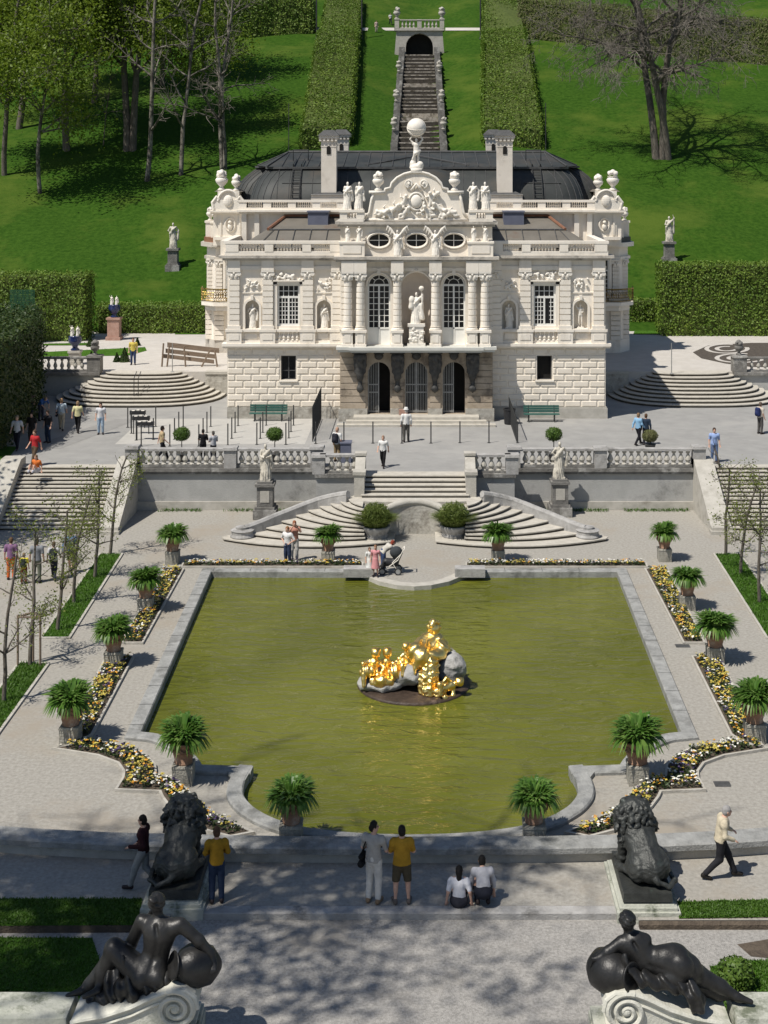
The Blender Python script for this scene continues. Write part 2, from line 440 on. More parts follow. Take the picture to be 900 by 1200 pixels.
roofl = mat('low_roof_sheet', (.135, .122, .102), (.175, .16, .135), .7, .6, .1, 3, metal=.0, c3=(.13, .075, .05), s3=.35, t3=.62)
copper = mat('copper_edge', (.30, .14, .085), (.40, .21, .135), 2.5, .45, .1, 8, metal=.5)
bluepanel = mat('blue_grey_panel', (.115, .125, .17), (.14, .15, .20), 2, .5)
lead = mat('dark_lead', (.055, .055, .055), (.09, .09, .09), 3, .6, .2, 10)
bronze = mat('dark_bronze', (.034, .036, .034), (.062, .065, .060), 3.0, .5, .35, 22, metal=.4, c3=(.085, .11, .095), s3=1.1, t3=.62, spec=.5)
bronze2 = mat('black_bronze', (.026, .0255, .025), (.044, .043, .042), 2.5, .43, .15, 20, metal=.5, c3=(.05, .05, .047), s3=1.3, t3=.64, spec=.5)
consolem = mat('console_stone', (.035, .035, .034), (.075, .074, .070), 5, .6, .4, 25)
gold = mat('gilding', (.92, .60, .15), (1.0, .77, .32), 3, .34, .25, 14, metal=1.0)
goldiron = mat('gilded_iron', (.06, .05, .03), (.50, .34, .09), 7, .4, 0, None, metal=.7, detail=2)
iron = mat('dark_iron', (.035, .036, .036), (.055, .056, .056), 5, .55, .1, 30, metal=.3)
gatem = mat('grey_gate_iron', (.26, .26, .25), (.34, .34, .33), 4, .5, metal=.2)
winframe = mat('white_window_paint', (.74, .73, .69), (.79, .78, .74), 3, .5)
glass = mat('dark_window_glass', (.008, .009, .011), (.022, .024, .028), .9, .12, spec=.35)
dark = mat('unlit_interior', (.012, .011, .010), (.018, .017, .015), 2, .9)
terra = mat('terracotta', (.25, .145, .092), (.335, .205, .14), 3, .85, .3, 20, c3=(.45, .36, .29), s3=2.2, t3=.6)
pedst = mat('pedestal_stone', (.27, .255, .215), (.38, .36, .31), 4, .9, .6, 18, c3=(.13, .125, .105), s3=2.0, t3=.58)
rockm = mat('grey_rock', (.30, .295, .28), (.42, .41, .39), 3, .85, .7, 9, c3=(.12, .11, .095), s3=1.2, t3=.6)
islandm = mat('wet_brown_stone', (.030, .021, .016), (.075, .052, .038), 2.2, .55, .6, 9, c3=(.2, .14, .11), s3=1.5, t3=.66)
greenpaint = mat('green_bench_paint', (.035, .105, .085), (.05, .135, .11), 5, .5)
wood = mat('grey_brown_wood', (.17, .125, .09), (.26, .20, .15), 4, .8, .4, 20, stretch=(.4, 3, 3))
sandst_ = 0
redst = mat('red_marble', (.34, .20, .155), (.43, .275, .22), 3, .6, .15, 12, c3=(.5, .4, .34), s3=1.6, t3=.64)
cobalt = mat('cobalt_porcelain', (.012, .020, .075), (.02, .032, .11), 3, .2, spec=.6)
plast_bl = mat('black_plastic', (.02, .02, .022), (.03, .03, .032), 5, .5)
skin = mat('skin', (.52, .31, .225), (.58, .36, .27), 8, .6)
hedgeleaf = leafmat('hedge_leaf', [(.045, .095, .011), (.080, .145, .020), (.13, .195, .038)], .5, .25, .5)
hedgeleaf2 = leafmat('hornbeam_leaf', [(.066, .13, .011), (.12, .20, .022), (.20, .27, .040)], .55, .25, .4)
twiggy = leafmat('brown_hedge_leaf', [(.13, .115, .070), (.14, .14, .055), (.10, .14, .035)], .7, .2, .5)
darkleaf = leafmat('dark_hedge_leaf', [(.016, .034, .008), (.03, .056, .011), (.055, .088, .016)], .5, .25, .35)  # darker leaf greens for the left edge hedge and the cones
treeleaf = leafmat('forest_leaf', [(.085, .145, .012), (.16, .23, .022), (.26, .33, .042)], .5, .45, .12)
newleaf = leafmat('young_leaf', [(.10, .13, .018), (.15, .19, .026), (.21, .25, .05)], .5, .4, 1.0)
strapleaf = leafmat('strap_leaf', [(.048, .12, .016), (.10, .21, .033), (.25, .35, .10)], .34, .4, 2.5)
grassleaf = leafmat('grass_blade', [(.045, .105, .010), (.07, .15, .016), (.105, .195, .028)], .5, .4, .8)
bedleaf = leafmat('bed_leaf', [(.025, .045, .012), (.045, .075, .02), (.06, .05, .055)], .5, .3, 1.5)
yel = mat('yellow_petals', (.46, .36, .05), (.58, .49, .13), 9, .6); org = mat('orange_petals', (.62, .27, .02), (.7, .36, .05), 9, .6)
wht = mat('white_petals', (.72, .70, .62), (.8, .78, .72), 9, .6); vio = mat('violet_petals', (.06, .035, .10), (.11, .075, .17), 9, .6)
# murky pond water: green body colour, gently rippled mirror on top
wm, wnt, wb = nodes_of('pond_water')
wb.inputs['Roughness'].default_value = .045; wb.inputs['IOR'].default_value = 1.33; wb.inputs['Specular IOR Level'].default_value = .5
_tc = wnt.nodes.new('ShaderNodeTexCoord'); _mp = wnt.nodes.new('ShaderNodeMapping'); _mp.inputs['Scale'].default_value = (.5, 1.25, 1)
wnt.links.new(_tc.outputs['Object'], _mp.inputs['Vector'])
_n1 = wnt.nodes.new('ShaderNodeTexNoise'); _n1.inputs['Scale'].default_value = 1.7; _n1.inputs['Detail'].default_value = 4; _n1.inputs['Distortion'].default_value = .8
_n2 = wnt.nodes.new('ShaderNodeTexNoise'); _n2.inputs['Scale'].default_value = .16; _n2.inputs['Detail'].default_value = 5
wnt.links.new(_mp.outputs[0], _n1.inputs['Vector']); wnt.links.new(_tc.outputs['Object'], _n2.inputs['Vector'])
_bp = wnt.nodes.new('ShaderNodeBump'); _bp.inputs['Strength'].default_value = .8; _bp.inputs['Distance'].default_value = .2
wnt.links.new(_n1.outputs['Fac'], _bp.inputs['Height']); wnt.links.new(_bp.outputs['Normal'], wb.inputs['Normal'])
_cr = wnt.nodes.new('ShaderNodeValToRGB'); _cr.color_ramp.elements[0].position = .38; _cr.color_ramp.elements[1].position = .62
_cr.color_ramp.elements[0].color = (.088, .096, .0095, 1); _cr.color_ramp.elements[1].color = (.126, .132, .017, 1)
wnt.links.new(_n2.outputs['Fac'], _cr.inputs['Fac']); wnt.links.new(_cr.outputs['Color'], wb.inputs['Base Color'])
# ================================================================== terrain
T1, T2 = 2.1, 3.6           # palace terrace, upper side terraces
YW, YU = 67.4, 88.0         # fronts of the two terraces
ST = dict(kind='structure')
# ---- pool outline (water edge), left half from the middle of the back round to the middle of the front
zc = .12
def smooth_path(P):
    """round the curved bays of the rim, keep straight runs and corners"""
    out = []
    for i in range(len(P)):
        out.append(P[i])
        if 5 <= i <= 9 or 11 <= i < len(P) - 1:
            p0 = P[i - 1] if i not in (5, 11) else P[i]; p1, p2 = P[i], P[i + 1]; p3 = P[i + 2] if i + 2 < len(P) and i != 9 else P[i + 1]
            for t in (.25, .5, .75):
                out.append(tuple(.5 * (2 * b + (c - a) * t + (2 * a - 5 * b + 4 * c - d) * t * t + (3 * b - a - 3 * c + d) * t ** 3) for a, b, c, d in zip(p0, p1, p2, p3)))
    return out
PXL = [(487, 684), (465, 682.5), (444, 678), (424, 669.5), (248, 669), (166, 856.5), (186, 859), (206, 866), (222, 876), (233, 888), (237, 895),
       (297, 897), (288, 912), (285, 927), (291, 938), (303, 948), (325, 959), (360, 968.5), (420, 975), (487, 977)]
half = [G(px, py, zc)[:2] for px, py in PXL]
half = smooth_path(half)
half = [(min(x, -.02) if 0 < i < len(half) - 1 else 0.0, y) for i, (x, y) in enumerate(half)]
pool = half + [(-x, y) for x, y in half[-2:0:-1]]
hole = offset_poly(pool, .2)
g = MB(); g.sheet([(-140, 30.8), (-5.4, 30.8), (-5.4, 31.4), (5.2, 31.4), (5.2, 30.8), (140, 30.8), (140, 70), (-140, 70)], [hole], 0.0)
g.build('gravel_ground', gravel, at=(0, 0, 0), **ST)
g = MB(); g.sheet([(-140, -30), (140, -30), (140, 31.4), (-140, 31.4)], [], -.15); g.build('near_gravel_ground', gravel2, at=(0, 0, 0), **ST)
g = MB(); g.ribbon([(-5.4, 31.25), (5.2, 31.25)], .15, .17, -.4, .006, bevel=.015); g.build('step_kerb', greystone, **ST)
for xa, xb in ((-60, -5.4), (5.2, 60)): g = MB(); g.ribbon([(xa, 30.8), (xb, 30.8)], .02, .12, -.4, .004, bevel=.05); g.build('soil_edge', soil, **ST)
# water: a fine sheet just below the coping
g = MB(); g.sheet(offset_poly(pool, .12), [], -.16); g.build('water', wm, at=(0, 0, 0), **ST)
# pool coping as a thing
pt = thing('pool_basin', (0, 45, -.5), 'grey stone kerb with curved front bays around the green garden pool', 'pool')
g = MB(); pl = pool[:]
A2 = sum(pl[i][0] * pl[(i + 1) % len(pl)][1] - pl[(i + 1) % len(pl)][0] * pl[i][1] for i in range(len(pl)))
wl_, wr_ = (0.0, .45) if A2 > 0 else (.45, 0.0)
# the rim is broken at the back where a platform juts into the water
n0 = 3
loop_rim = pl[n0:len(pl) - n0 + 1]
cn = [min(range(len(loop_rim)), key=lambda i: (loop_rim[i][0] - q[0]) ** 2 + (loop_rim[i][1] - q[1]) ** 2) for q in ((G(297, 897, zc)[0], G(297, 897, zc)[1]), (-G(297, 897, zc)[0], G(297, 897, zc)[1]))]
for i, (a, b) in enumerate(((0, cn[0]), (cn[0], cn[1]), (cn[1], len(loop_rim) - 1))): g.ribbon(loop_rim[a:b + 1], wl_, wr_, -.5, zc - .005 * (i != 1), bevel=.04)
g.build('rim', poolstone, pt)
g = MB(); g.ribbon(pl[-n0:] + pl[:n0 + 1], wl_, wr_, -.5, .012); g.build('platform_edge', stone, pt)
for sx in (-1, 1):
    x, y, _ = G(522 if sx < 0 else 555, 667, .3); x = sx * 2.3
    g = MB(); g.box(x - .62, x + .62, y - .15, y + .42, 0, .34); g.build('end_block', greystone, pt)
for sx in (-1, 1):
    P = [G(a, b, zc)[:2] for a, b in [(297, 897), (266, 897), (266, 904), (273, 913), (287, 914)]]; P = [(sx * abs(x), y) for x, y in P]
    g = MB(); g.prism(P, -.5, zc - .012); g.build('corner_block', poolstone, pt)
g = MB(); rp = loop_rim
for i in range(len(rp) - 1):
    a, b = np.array(rp[i]), np.array(rp[i + 1]); L = np.linalg.norm(b - a); d = (b - a) / L; nn = np.array([d[1], -d[0]]) * (1 if A2 > 0 else -1)
    for k in range(1, int(L / 1.55) + 1):
        p = a + d * min(L - .05, k * 1.55); q = p + nn * .5; e = d * .011
        g.add([(*(p - e), zc + .003), (*(p + e), zc + .003), (*(q + e), zc + .003), (*(q - e), zc + .003)], [(0, 1, 2, 3)])
g.build('joint', lead, pt)
# ---- palace terrace (one plateau with a bay in the middle), its upper neighbours and the hill
bx, by = 2.55, 65.7
x1, y1b = 4.75, 65.9
plat = [(-140, YW), (-x1, YW), (-x1, y1b), (-bx, y1b), (bx, y1b), (x1, y1b), (x1, YW), (140, YW), (140, 90), (-140, 90)]
g = MB(); g.prism(plat, -.2, T1); g.build('terrace_pavement', paving, at=(0, 0, 0), **ST)
g = MB()
for sx in (-1, 1):
    p = [(sx * 11.5, YU), (sx * 140, YU), (sx * 140, 114), (sx * 5, 114), (sx * 5, 100), (sx * 11.5, 100)]
    g.prism(p, 1.5, T2 - .004 * (sx > 0))
g.build('upper_terrace_gravel', upper_gr, at=(0, 0, 0), **ST)
# lighter strip of paving along the palace front and the diagonal patch by the left stairs
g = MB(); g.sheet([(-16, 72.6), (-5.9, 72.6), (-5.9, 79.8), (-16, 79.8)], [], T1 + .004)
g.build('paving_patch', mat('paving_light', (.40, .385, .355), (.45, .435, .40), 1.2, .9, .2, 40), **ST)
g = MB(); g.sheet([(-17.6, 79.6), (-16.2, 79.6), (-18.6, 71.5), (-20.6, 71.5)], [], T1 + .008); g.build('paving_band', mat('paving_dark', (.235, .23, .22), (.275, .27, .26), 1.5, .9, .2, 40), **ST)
# grass banks beside the outer stairs
for sx in (-1, 1):
    a = 20.4
    v = [(sx * a, 62.5, -.02), (sx * 140, 62.5, -.02), (sx * 140, YW + .1, T1 + .012), (sx * a, YW + .1, T1 + .012), (sx * 140, 72, T1 + .012), (sx * (a + .6), 72, T1 + .012)]
    g = MB(); g.add(v, [(0, 1, 2, 3), (3, 2, 4, 5)] if sx > 0 else [(3, 2, 1, 0), (5, 4, 2, 3)]); g.build('grass_bank', turf, at=(0, 0, 0), **ST)
# hill
xs = np.concatenate([np.linspace(-150, -40, 34), np.linspace(-38, 38, 96), np.linspace(40, 150, 34)])
ys = np.concatenate([[108.6], np.linspace(109, 215, 130), np.linspace(220, 330, 24)])
X, Y = np.meshgrid(xs, ys, indexing='ij'); Z = zh(X, Y); Z[:, 0] = 3.4
nX, nY = X.shape; ii = np.arange(nX * nY).reshape(nX, nY)
Q = np.stack([ii[:-1, :-1], ii[1:, :-1], ii[1:, 1:], ii[:-1, 1:]], -1).reshape(-1, 4)
g = MB(); g.add(np.stack([X, Y, Z], -1), Q); g.build('hill', lawn, at=(0, 0, 0), smooth=True, **ST)
# pale path crossing the hill in front of the upper hedge, left and right of the cascade head
for sx in (-1, 1):
    L = []
    for px in ((330, 360, 395, 425, 462) if sx < 0 else (522, 545, 570, 592)):
        py = 35 - (px - 487) * 0 if sx < 0 else 35
        a, b = GH(px, py - 1.6), GH(px, py + 1.6); L.append((a, b))
    V = [(p[0], p[1], p[2] + .12) for ab in L for p in ab]
    g = MB(); g.add(V, [(2 * i, 2 * i + 1, 2 * i + 3, 2 * i + 2) for i in range(len(L) - 1)]); g.build('hill_path', upper_gr, at=(0, 0, 0), **ST)
# ---- grass plots
def plot_grass(name, px, z=0.0, n=900, hgt=.10, kerb=True, mats=None):
    P = [G(a, b, z)[:2] for a, b in px]
    g = MB(); g.prism(P, z - .2, z + .014); g.build('bare_soil', soil, at=(0, 0, 0), **ST); g = MB(); g.sheet(P, [], z + .02); g.build(name, turf, at=(0, 0, 0), **ST)
    Q = sample_poly(P, n); B = np.column_stack([Q, np.full(n, z + .015)])
    V, Fs = blades(B, hgt * (.5 + rng.random(n)), rng.normal(size=(n, 2)) * hgt * .5, np.full(n, .022), .2)
    m = MB(); m.add(V, Fs); m.build('grass', grassleaf, at=(P[0][0], P[0][1], z), kind='stuff')
    return P
def kerb_for(P, label, w=.09, h=.06, z=0.0, closed=True):
    g = MB(); g.ribbon(P, w, 0, z - .1, z + h, closed=closed)
    g.build('lawn_edging', stone, label=label, category='edging')
s1 = plot_grass('lawn_strip', [(118, 650), (142, 650), (80, 748), (50, 748)], n=5200)
kerb_for(s1, 'thin stone edging of the longer grass strip left of the pool, around three young trees')
s2 = plot_grass('lawn_strip', [(24, 778), (55, 779), (-12, 872), (-50, 872)], n=5000)
kerb_for(s2, 'thin stone edging of the nearer grass strip at the left edge, below the staked tree')
s3 = plot_grass('lawn_strip', [(838, 650), (866, 650), (935, 748), (900, 748)], n=5200)
kerb_for(s3, 'thin stone edging of the grass strip right of the pool, around bare young trees')
plot_grass('lawn_border', [(-40, 1054), (167, 1054), (160, 1085), (-40, 1086)], 0.0, 9000, .05)
plot_grass('lawn_border', [(790, 1058), (940, 1055), (940, 1075), (796, 1077)], 0.0, 7000, .05)
plot_grass('lawn_border', [(-60, 1099), (108, 1100), (118, 1130), (112, 1215), (-60, 1215)], -.15, 12000, .05)
plot_grass('lawn_border', [(832, 1134), (862, 1126), (940, 1127), (940, 1210), (850, 1190), (838, 1160)], -.15, 7000, .05)
P = [G(a, b, -.15)[:2] for a, b in [(864, 1107), (900, 1101), (940, 1100), (940, 1127), (880, 1121)]]
g = MB(); g.sheet(P, [], -.142); g.build('bare_soil', soil, at=(0, 0, 0), **ST)
plot_grass('lawn_border', [(45, 413), (170, 407), (172, 411), (150, 417), (45, 418)], T2, 300, .1)
plot_grass('lawn_border', [(50, 403), (104, 402), (102, 405), (50, 405)], T2, 200, .1)
plot_grass('lawn_border', [(744, 387), (960, 388), (960, 393), (742, 392)], T2, 400, .12)
plot_grass('lawn_border', [(205, 388), (240, 388), (240, 392), (205, 392)], T2, 150, .12)
# ================================================================== stairs
stair_m = [tread, riser]
def step_prisms(polys, name, parent):
    """polys: list of (outline, z_low, z_top); tread and much darker riser"""
    g = MB(); r = MB()
    for P, z0, z1 in polys:
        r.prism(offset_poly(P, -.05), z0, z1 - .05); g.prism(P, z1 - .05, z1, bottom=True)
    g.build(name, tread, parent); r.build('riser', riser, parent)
for sx, lb in ((-1, 'straight outer flight of pale stone steps left of the balustraded wall'), (1, 'straight outer flight of pale stone steps right of the balustraded wall')):
    t = thing('stone_staircase', (sx * 16.9, 65.3, 0), lb, 'staircase', 'stairs of the garden terraces')
    ps = []
    for k in range(16):
        y0 = 63.4 + k * (YW - 63.4) / 16
        ps.append(([(sx * 14.6, y0), (sx * 19.35, y0), (sx * 19.35, YW + .35), (sx * 14.6, YW + .35)], max(0, (k - 1) * T1 / 16), (k + 1) * T1 / 16 + (.003 if k == 15 else 0)))
    step_prisms(ps, 'steps', t)
    for q, (xa, xb) in enumerate(((13.65, 14.6), (19.35, 20.35))):
        g = MB(); V = []
        for x in (sx * xa, sx * xb):
            V += [(x, 62.75, -.05), (x, YW + .4, -.05), (x, YW + .4, T1 + .42), (x, 67.0, T1 + .42), (x, 63.0, .30), (x, 62.75, .30)]
        g.add(V, [(0, 1, 2, 3, 4, 5), (11, 10, 9, 8, 7, 6), (0, 6, 7, 1), (1, 7, 8, 2), (2, 8, 9, 3), (3, 9, 10, 4), (4, 10, 11, 5), (5, 11, 6, 0)])
        g.box(min(sx * xa, sx * xb) - .06, max(sx * xa, sx * xb) + .06, 62.6, 63.1, -.02, .16)
        g.build('cheek_wall', stone, t)
# central: upper straight flight, landing, two curved flights around the niche
t = thing('stone_staircase', (0, 63, 0), 'central garden stairs fanning out in curved steps to both sides', 'staircase', 'stairs of the garden terraces')
ps = []; TL = 1.42
for k in range(5):
    y0 = 63.75 + k * .4
    ps.append(([(-bx + .02, y0), (bx - .02, y0), (bx - .02, y1b + .3), (-bx + .02, y1b + .3)], TL + max(0, k - 1) * .136, TL + (k + 1) * .136 + (.003 if k == 4 else 0)))
step_prisms(ps, 'upper_steps', t)
O = [(262, 631), (287, 624), (306, 617), (325, 609), (343, 602), (358, 596), (372, 591), (385, 587.5), (397, 585), (408, 583.5)]
I = [(462, 634), (428, 630), (427, 626), (427, 621.5), (427, 617), (427, 612.5), (427, 608), (427, 603), (427, 598), (425, 592.5)]
ps = []
for sx in (-1, 1):
    OW = [np.array(G(*O[k], (k + 1) * TL / 10)[:2]) for k in range(10)]
    for k in range(10):
        z = (k + 1) * TL / 10 - .004 * (k == 9)
        a = OW[k].copy(); b = np.array(G(*I[k], z)[:2])
        dn = np.array([-(b - a)[1], (b - a)[0]]); dn = dn / np.linalg.norm(dn); dn = dn if dn[1] < 0 else -dn
        bow = np.linalg.norm(b - a) * (.10 if k else .13)
        cur = [a + (b - a) * u + dn * bow * 4 * u * (1 - u) for u in np.linspace(0, 1, 14)]
        e = [a + (-.12, .28), a + (.1, .55)] if k == 0 else []
        P = [tuple(c) for c in cur] + [(b[0] + .02, 63.4), (-.3, 63.4), (-.3, 64.6), (-2.7, 64.6)] + [tuple(c + (.0, .12)) for c in OW[:k:-1]] + [tuple(c) for c in e[::-1]]
        if sx > 0: P = [(-x, y) for x, y in P]
        ps.append((P, max(0, (k - 1) * TL / 10), z))
step_prisms(ps, 'curved_steps', t)
g = MB(); g.prism([(-3.0, 63.3), (-1.9, 63.0), (1.9, 63.0), (3.0, 63.3), (2.6, 65.95), (-2.6, 65.95)], 0, TL + .002); g.build('landing', tread, t)
for sx in (-1, 1):
    pts = [(-sx * -1 * abs(G(O[k][0], O[k][1] - 4, (k + 1) * TL / 10 + .2)[0]), G(O[k][0], O[k][1] - 4, (k + 1) * TL / 10 + .2)[1], (k + 1) * TL / 10 + .2) for k in range(9, 0, -1)]
    pts = [(sx * abs(x), y, z) for x, y, z in pts]
    g = MB()
    for i in range(len(pts) - 1):
        a, b = np.array(pts[i]), np.array(pts[i + 1]); d = (b - a); nrm = np.array([-d[1], d[0], 0]); nrm = nrm / np.linalg.norm(nrm) * .15
        V = [a - nrm, a + nrm, b + nrm, b - nrm]; V = [(v[0], v[1], 0) for v in V] + [tuple(v) for v in V]
        g.add(V, [(0, 3, 2, 1), (4, 5, 6, 7), (0, 1, 5, 4), (1, 2, 6, 5), (2, 3, 7, 6), (3, 0, 4, 7)])
    g.tube([np.array(p) + (0, 0, .02) for p in pts], .165, 8)
    g.lathe([(.52, 0), (.56, .1), (.5, .2), (.5, .3), (.54, .36), (.42, .4), (.3, .42), (.3, .5), (.01, .52)], (pts[-1][0] + sx * .12, pts[-1][1], .1), 20)
    g.build('ramp_rail', greystone, t, smooth=False)
# niche wall with its curved coping
nw = thing('fountain_niche', (0, 62, 0), 'curved rubble niche wall with arched coping between the two fanning stairs', 'wall')
g = MB(); n = 16; arc = []
for i in range(n + 1):
    u = i / n; x = -1.62 + 3.24 * u; y = 62.3 + .5 * math.sin(PI * u); arc.append((x, y, 1.0 + .42 * math.sin(PI * u) ** .8))
V = [(x, y, -.05) for x, y, z in arc] + [(x, y, z) for x, y, z in arc] + [(x, y + .6, z) for x, y, z in arc]
m_ = n + 1
g.add(V, [(i, i + 1, m_ + i + 1, m_ + i) for i in range(n)] + [(m_ + i, m_ + i + 1, 2 * m_ + i + 1, 2 * m_ + i) for i in range(n)])
g.build('niche_wall', rubble, nw)
g = MB(); g.tube([(x, y + .1, z + .05) for x, y, z in arc], .17, 8); g.build('coping', stone, nw, smooth=True)
# bowed upper stairs beside the palace
for sx, lb in ((-1, 'broad bowed flight of steps left of the palace, in sunlight'), (1, 'broad bowed flight of steps right of the palace, half in its shadow')):
    cx = sx * 17.6; t = thing('stone_staircase', (cx, 86, T1), lb, 'staircase', 'stairs of the garden terraces'); ps = []
    for k in range(9):
        a = 5.35 - .36 * k; dpt = 4.9 - .47 * k; P = []
        for i in range(25):
            u = PI + PI * i / 24; c, s_ = math.cos(u), math.sin(u)
            P.append((cx + a * math.copysign(abs(c) ** .75, c), YU + .2 + dpt * math.copysign(abs(s_) ** .75, s_)))
        P += [(cx + a, YU + .5), (cx - a, YU + .5)]
        ps.append((P, T1 + max(0, k - 1) / 6 - .02, T1 + (k + 1) / 6 + .002))
    step_prisms(ps, 'steps', t)
# ================================================================== walls and balustrades
def baluster_prof(h, r): return [(r, 0), (r, .06 * h), (.55 * r, .12 * h), (.6 * r, .16 * h), (1.05 * r, .34 * h), (.95 * r, .45 * h), (.45 * r, .72 * h), (.42 * r, .8 * h), (.75 * r, .86 * h), (.8 * r, h)]
def balustrade(name, label, path_segs, z, h, step, r, mrail, mbal, posts=(), post_w=.6, parent=None, group=None, railw=.34, seg=8, cat='balustrade', basem=None):
    """path_segs: list of ((x,y),(x,y)); posts: (x,y,extra height)"""
    bb = np.array([p for s in path_segs for p in s]).mean(0)
    if parent is None: t = thing(name, (bb[0], bb[1], z), label, cat, group)
    else: t = MB().box(bb[0] - .01, bb[0] + .01, bb[1] - .01, bb[1] + .01, z + .01, z + .02).build(name, mrail, parent)
    g = MB(); b = MB()
    for a, c in path_segs:
        g.ribbon([a, c], railw / 2, railw / 2, z + h - .13, z + h, bevel=.02); b.ribbon([a, c], railw / 2, railw / 2, z, z + .12)
    g.build('rail', mrail, t); b.build('base', basem or mrail, t)
    src = None
    for a, c in path_segs:
        a, c = np.array(a, float), np.array(c, float); L = np.linalg.norm(c - a); k = max(1, int(L / step))
        for i in range(k):
            p = a + (c - a) * (i + .5) / k
            if any(abs(p[0] - q[0]) < post_w / 2 + r * .5 and abs(p[1] - q[1]) < post_w / 2 + .2 for q in posts): continue
            if src is None:
                m = MB(); m.lathe(baluster_prof(h - .25, r), seg=seg); src = m.build('baluster', mbal, t, local=True); o = src
            else: o = src.copy(); COL.objects.link(o); o.parent = t
            w = WL[t.name]; o.location = (p[0] - w[0], p[1] - w[1], z + .12 - w[2])
    for q in posts:
        m = MB(); w = post_w / 2; m.box(q[0] - w, q[0] + w, q[1] - w, q[1] + w, z - .02, z + h + q[2] - .12)
        m.box(q[0] - w - .07, q[0] + w + .07, q[1] - w - .07, q[1] + w + .07, z + h + q[2] - .12, z + h + q[2], .03); m.build('post', mrail, t)
    return t
for sx, sd in ((-1, 'left'), (1, 'right')):
    t = thing('retaining_wall', (sx * 9, 67, 0), 'grey rendered terrace wall under the balustrade, %s of the central garden stairs' % ('left' if sx < 0 else 'right'), 'wall', 'terrace walls facing the pool')
    xa, xb = sorted((sx * 4.76, sx * 13.66))
    g = MB(); g.box(xa, xb, YW - .25, YW + .1, .42, T1 - .2); g.build('wall_face', wallrender, t)
    g = MB(); g.box(xa, xb, YW - .34, YW, -.05, .42, .0); g.build('base_course', stone, t)
    g = MB(); g.box(xa, xb, YW - .42, YW + .16, T1 - .2, T1 - .02); g.box(xa, xb, YW - .36, YW + .1, T1 - .32, T1 - .2); g.build('ledge', coping, t)
    # projecting bay beside the stairs
    xa, xb = sorted((sx * (bx + .02), sx * 4.78))
    g = MB(); g.box(xa, xb, y1b - .15, YW + .05, 0, T1 - .17); g.build('bay_wall', wallrender, t)
    g = MB(); g.box(xa - .06, xb + .06, y1b - .27, YW - .1, T1 - .17, T1 + .012); g.build('bay_ledge', coping, t)
    lb = 'stone balustrade with bottle balusters on the terrace wall %s of the central stairs' % ('left' if sx < 0 else 'right')
    px0 = -13.95 if sx < 0 else 13.95
    segs = [((sx * 4.9, YW - .12), (sx * 13.6, YW - .12)), ((sx * 2.75, y1b + .02), (sx * 4.6, y1b + .02))]
    bal = balustrade('balustrade', lb, segs, T1, .92, .34, .145, greystone, stone, posts=[(sx * 13.95, YW - .12, .12), (sx * 9.1, YW - .12, .06), (sx * 4.85, YW - .12, .1), (sx * 4.66, y1b + .02, .0)], group='balustrades above the pool', basem=coping)
    g = MB(); g.box(sx * 2.62 - .24, sx * 2.62 + .24, 63.9, 64.5, 0, T1 + .35); g.box(sx * 2.62 - .3, sx * 2.62 + .3, 63.85, 64.55, T1 + .35, T1 + .5)
    a = sx * 2.62
    V = [(a + d, y, z) for d in (-.24, .24) for y, z in ((64.5, T1 - .2), (66.0, T1 - .2), (66.0, T1 + .92), (65.6, T1 + .92), (64.5, T1 + .35))]
    g.add(V, [(0, 1, 2, 3, 4), (9, 8, 7, 6, 5), (0, 5, 6, 1), (1, 6, 7, 2), (2, 7, 8, 3), (3, 8, 9, 4), (4, 9, 5, 0)])
    g.box(a - .28, a + .28, 65.45, 66.02, T1 + .92, T1 + 1.04); g.build('stair_pier', stone, t)
for sx in (-1, 1):
    n = 700; B = np.column_stack([sx * rng.uniform(5.2, 13.4, n), YW - .38 - .3 * rng.random(n) ** 2, np.zeros(n)]); B = B[vn(B, 1.3, 2.0 + sx) > -.15]; n = len(B)
    V, Fs = blades(B, .06 + .16 * rng.random(n), rng.normal(size=(n, 2)) * .08, np.full(n, .03), .3); m = MB(); m.add(V, Fs); m.build('weeds', grassleaf, at=(sx * 9, YW - .4, 0), kind='stuff')
# upper terrace walls
for sx in (-1, 1):
    lb = ('rough stone wall between the bowed steps and the palace, under the timber barrier', 'shaded wall between the bowed steps and the palace corner')[sx > 0]
    t = thing('retaining_wall', (sx * 12, YU, T1), lb, 'wall')
    xa, xb = sorted((sx * 11.05, sx * 13.6))
    g = MB(); g.box(xa, xb, YU - .3, YU + .3, T1 - .05, T2 - .12); g.build('wall_face', rubble, t)
    g = MB(); g.box(xa, xb, YU - .36, YU + .36, T2 - .12, T2 + .05); g.build('coping', stone, t)
    t = thing('retaining_wall', (sx * 24, YU, T1), ('terrace wall under the small dark balustrade at the left hedge', 'terrace wall under the dark balustrade at the right edge')[sx > 0], 'wall')
    xa, xb = sorted((sx * 20.35, sx * 34.0))
    g = MB(); g.box(xa, xb, YU - .3, YU + .3, T1 - .05, T2 - .17); g.build('wall_face', wallrender, t)
    g = MB(); g.box(xa, xb, YU - .5, YU + .36, T2 - .17, T2 + .02); g.build('ledge', coping, t)
    balustrade('balustrade', ('short dark weathered balustrade above the bowed steps left of the palace', 'short dark weathered balustrade above the bowed steps right of the palace')[sx > 0],
               [((sx * 20.5, YU), (sx * 33, YU))], T2, .95, .42, .13, coping, stone, posts=[(sx * 20.75, YU, .12)], post_w=.85, group='balustrades of the upper terraces')
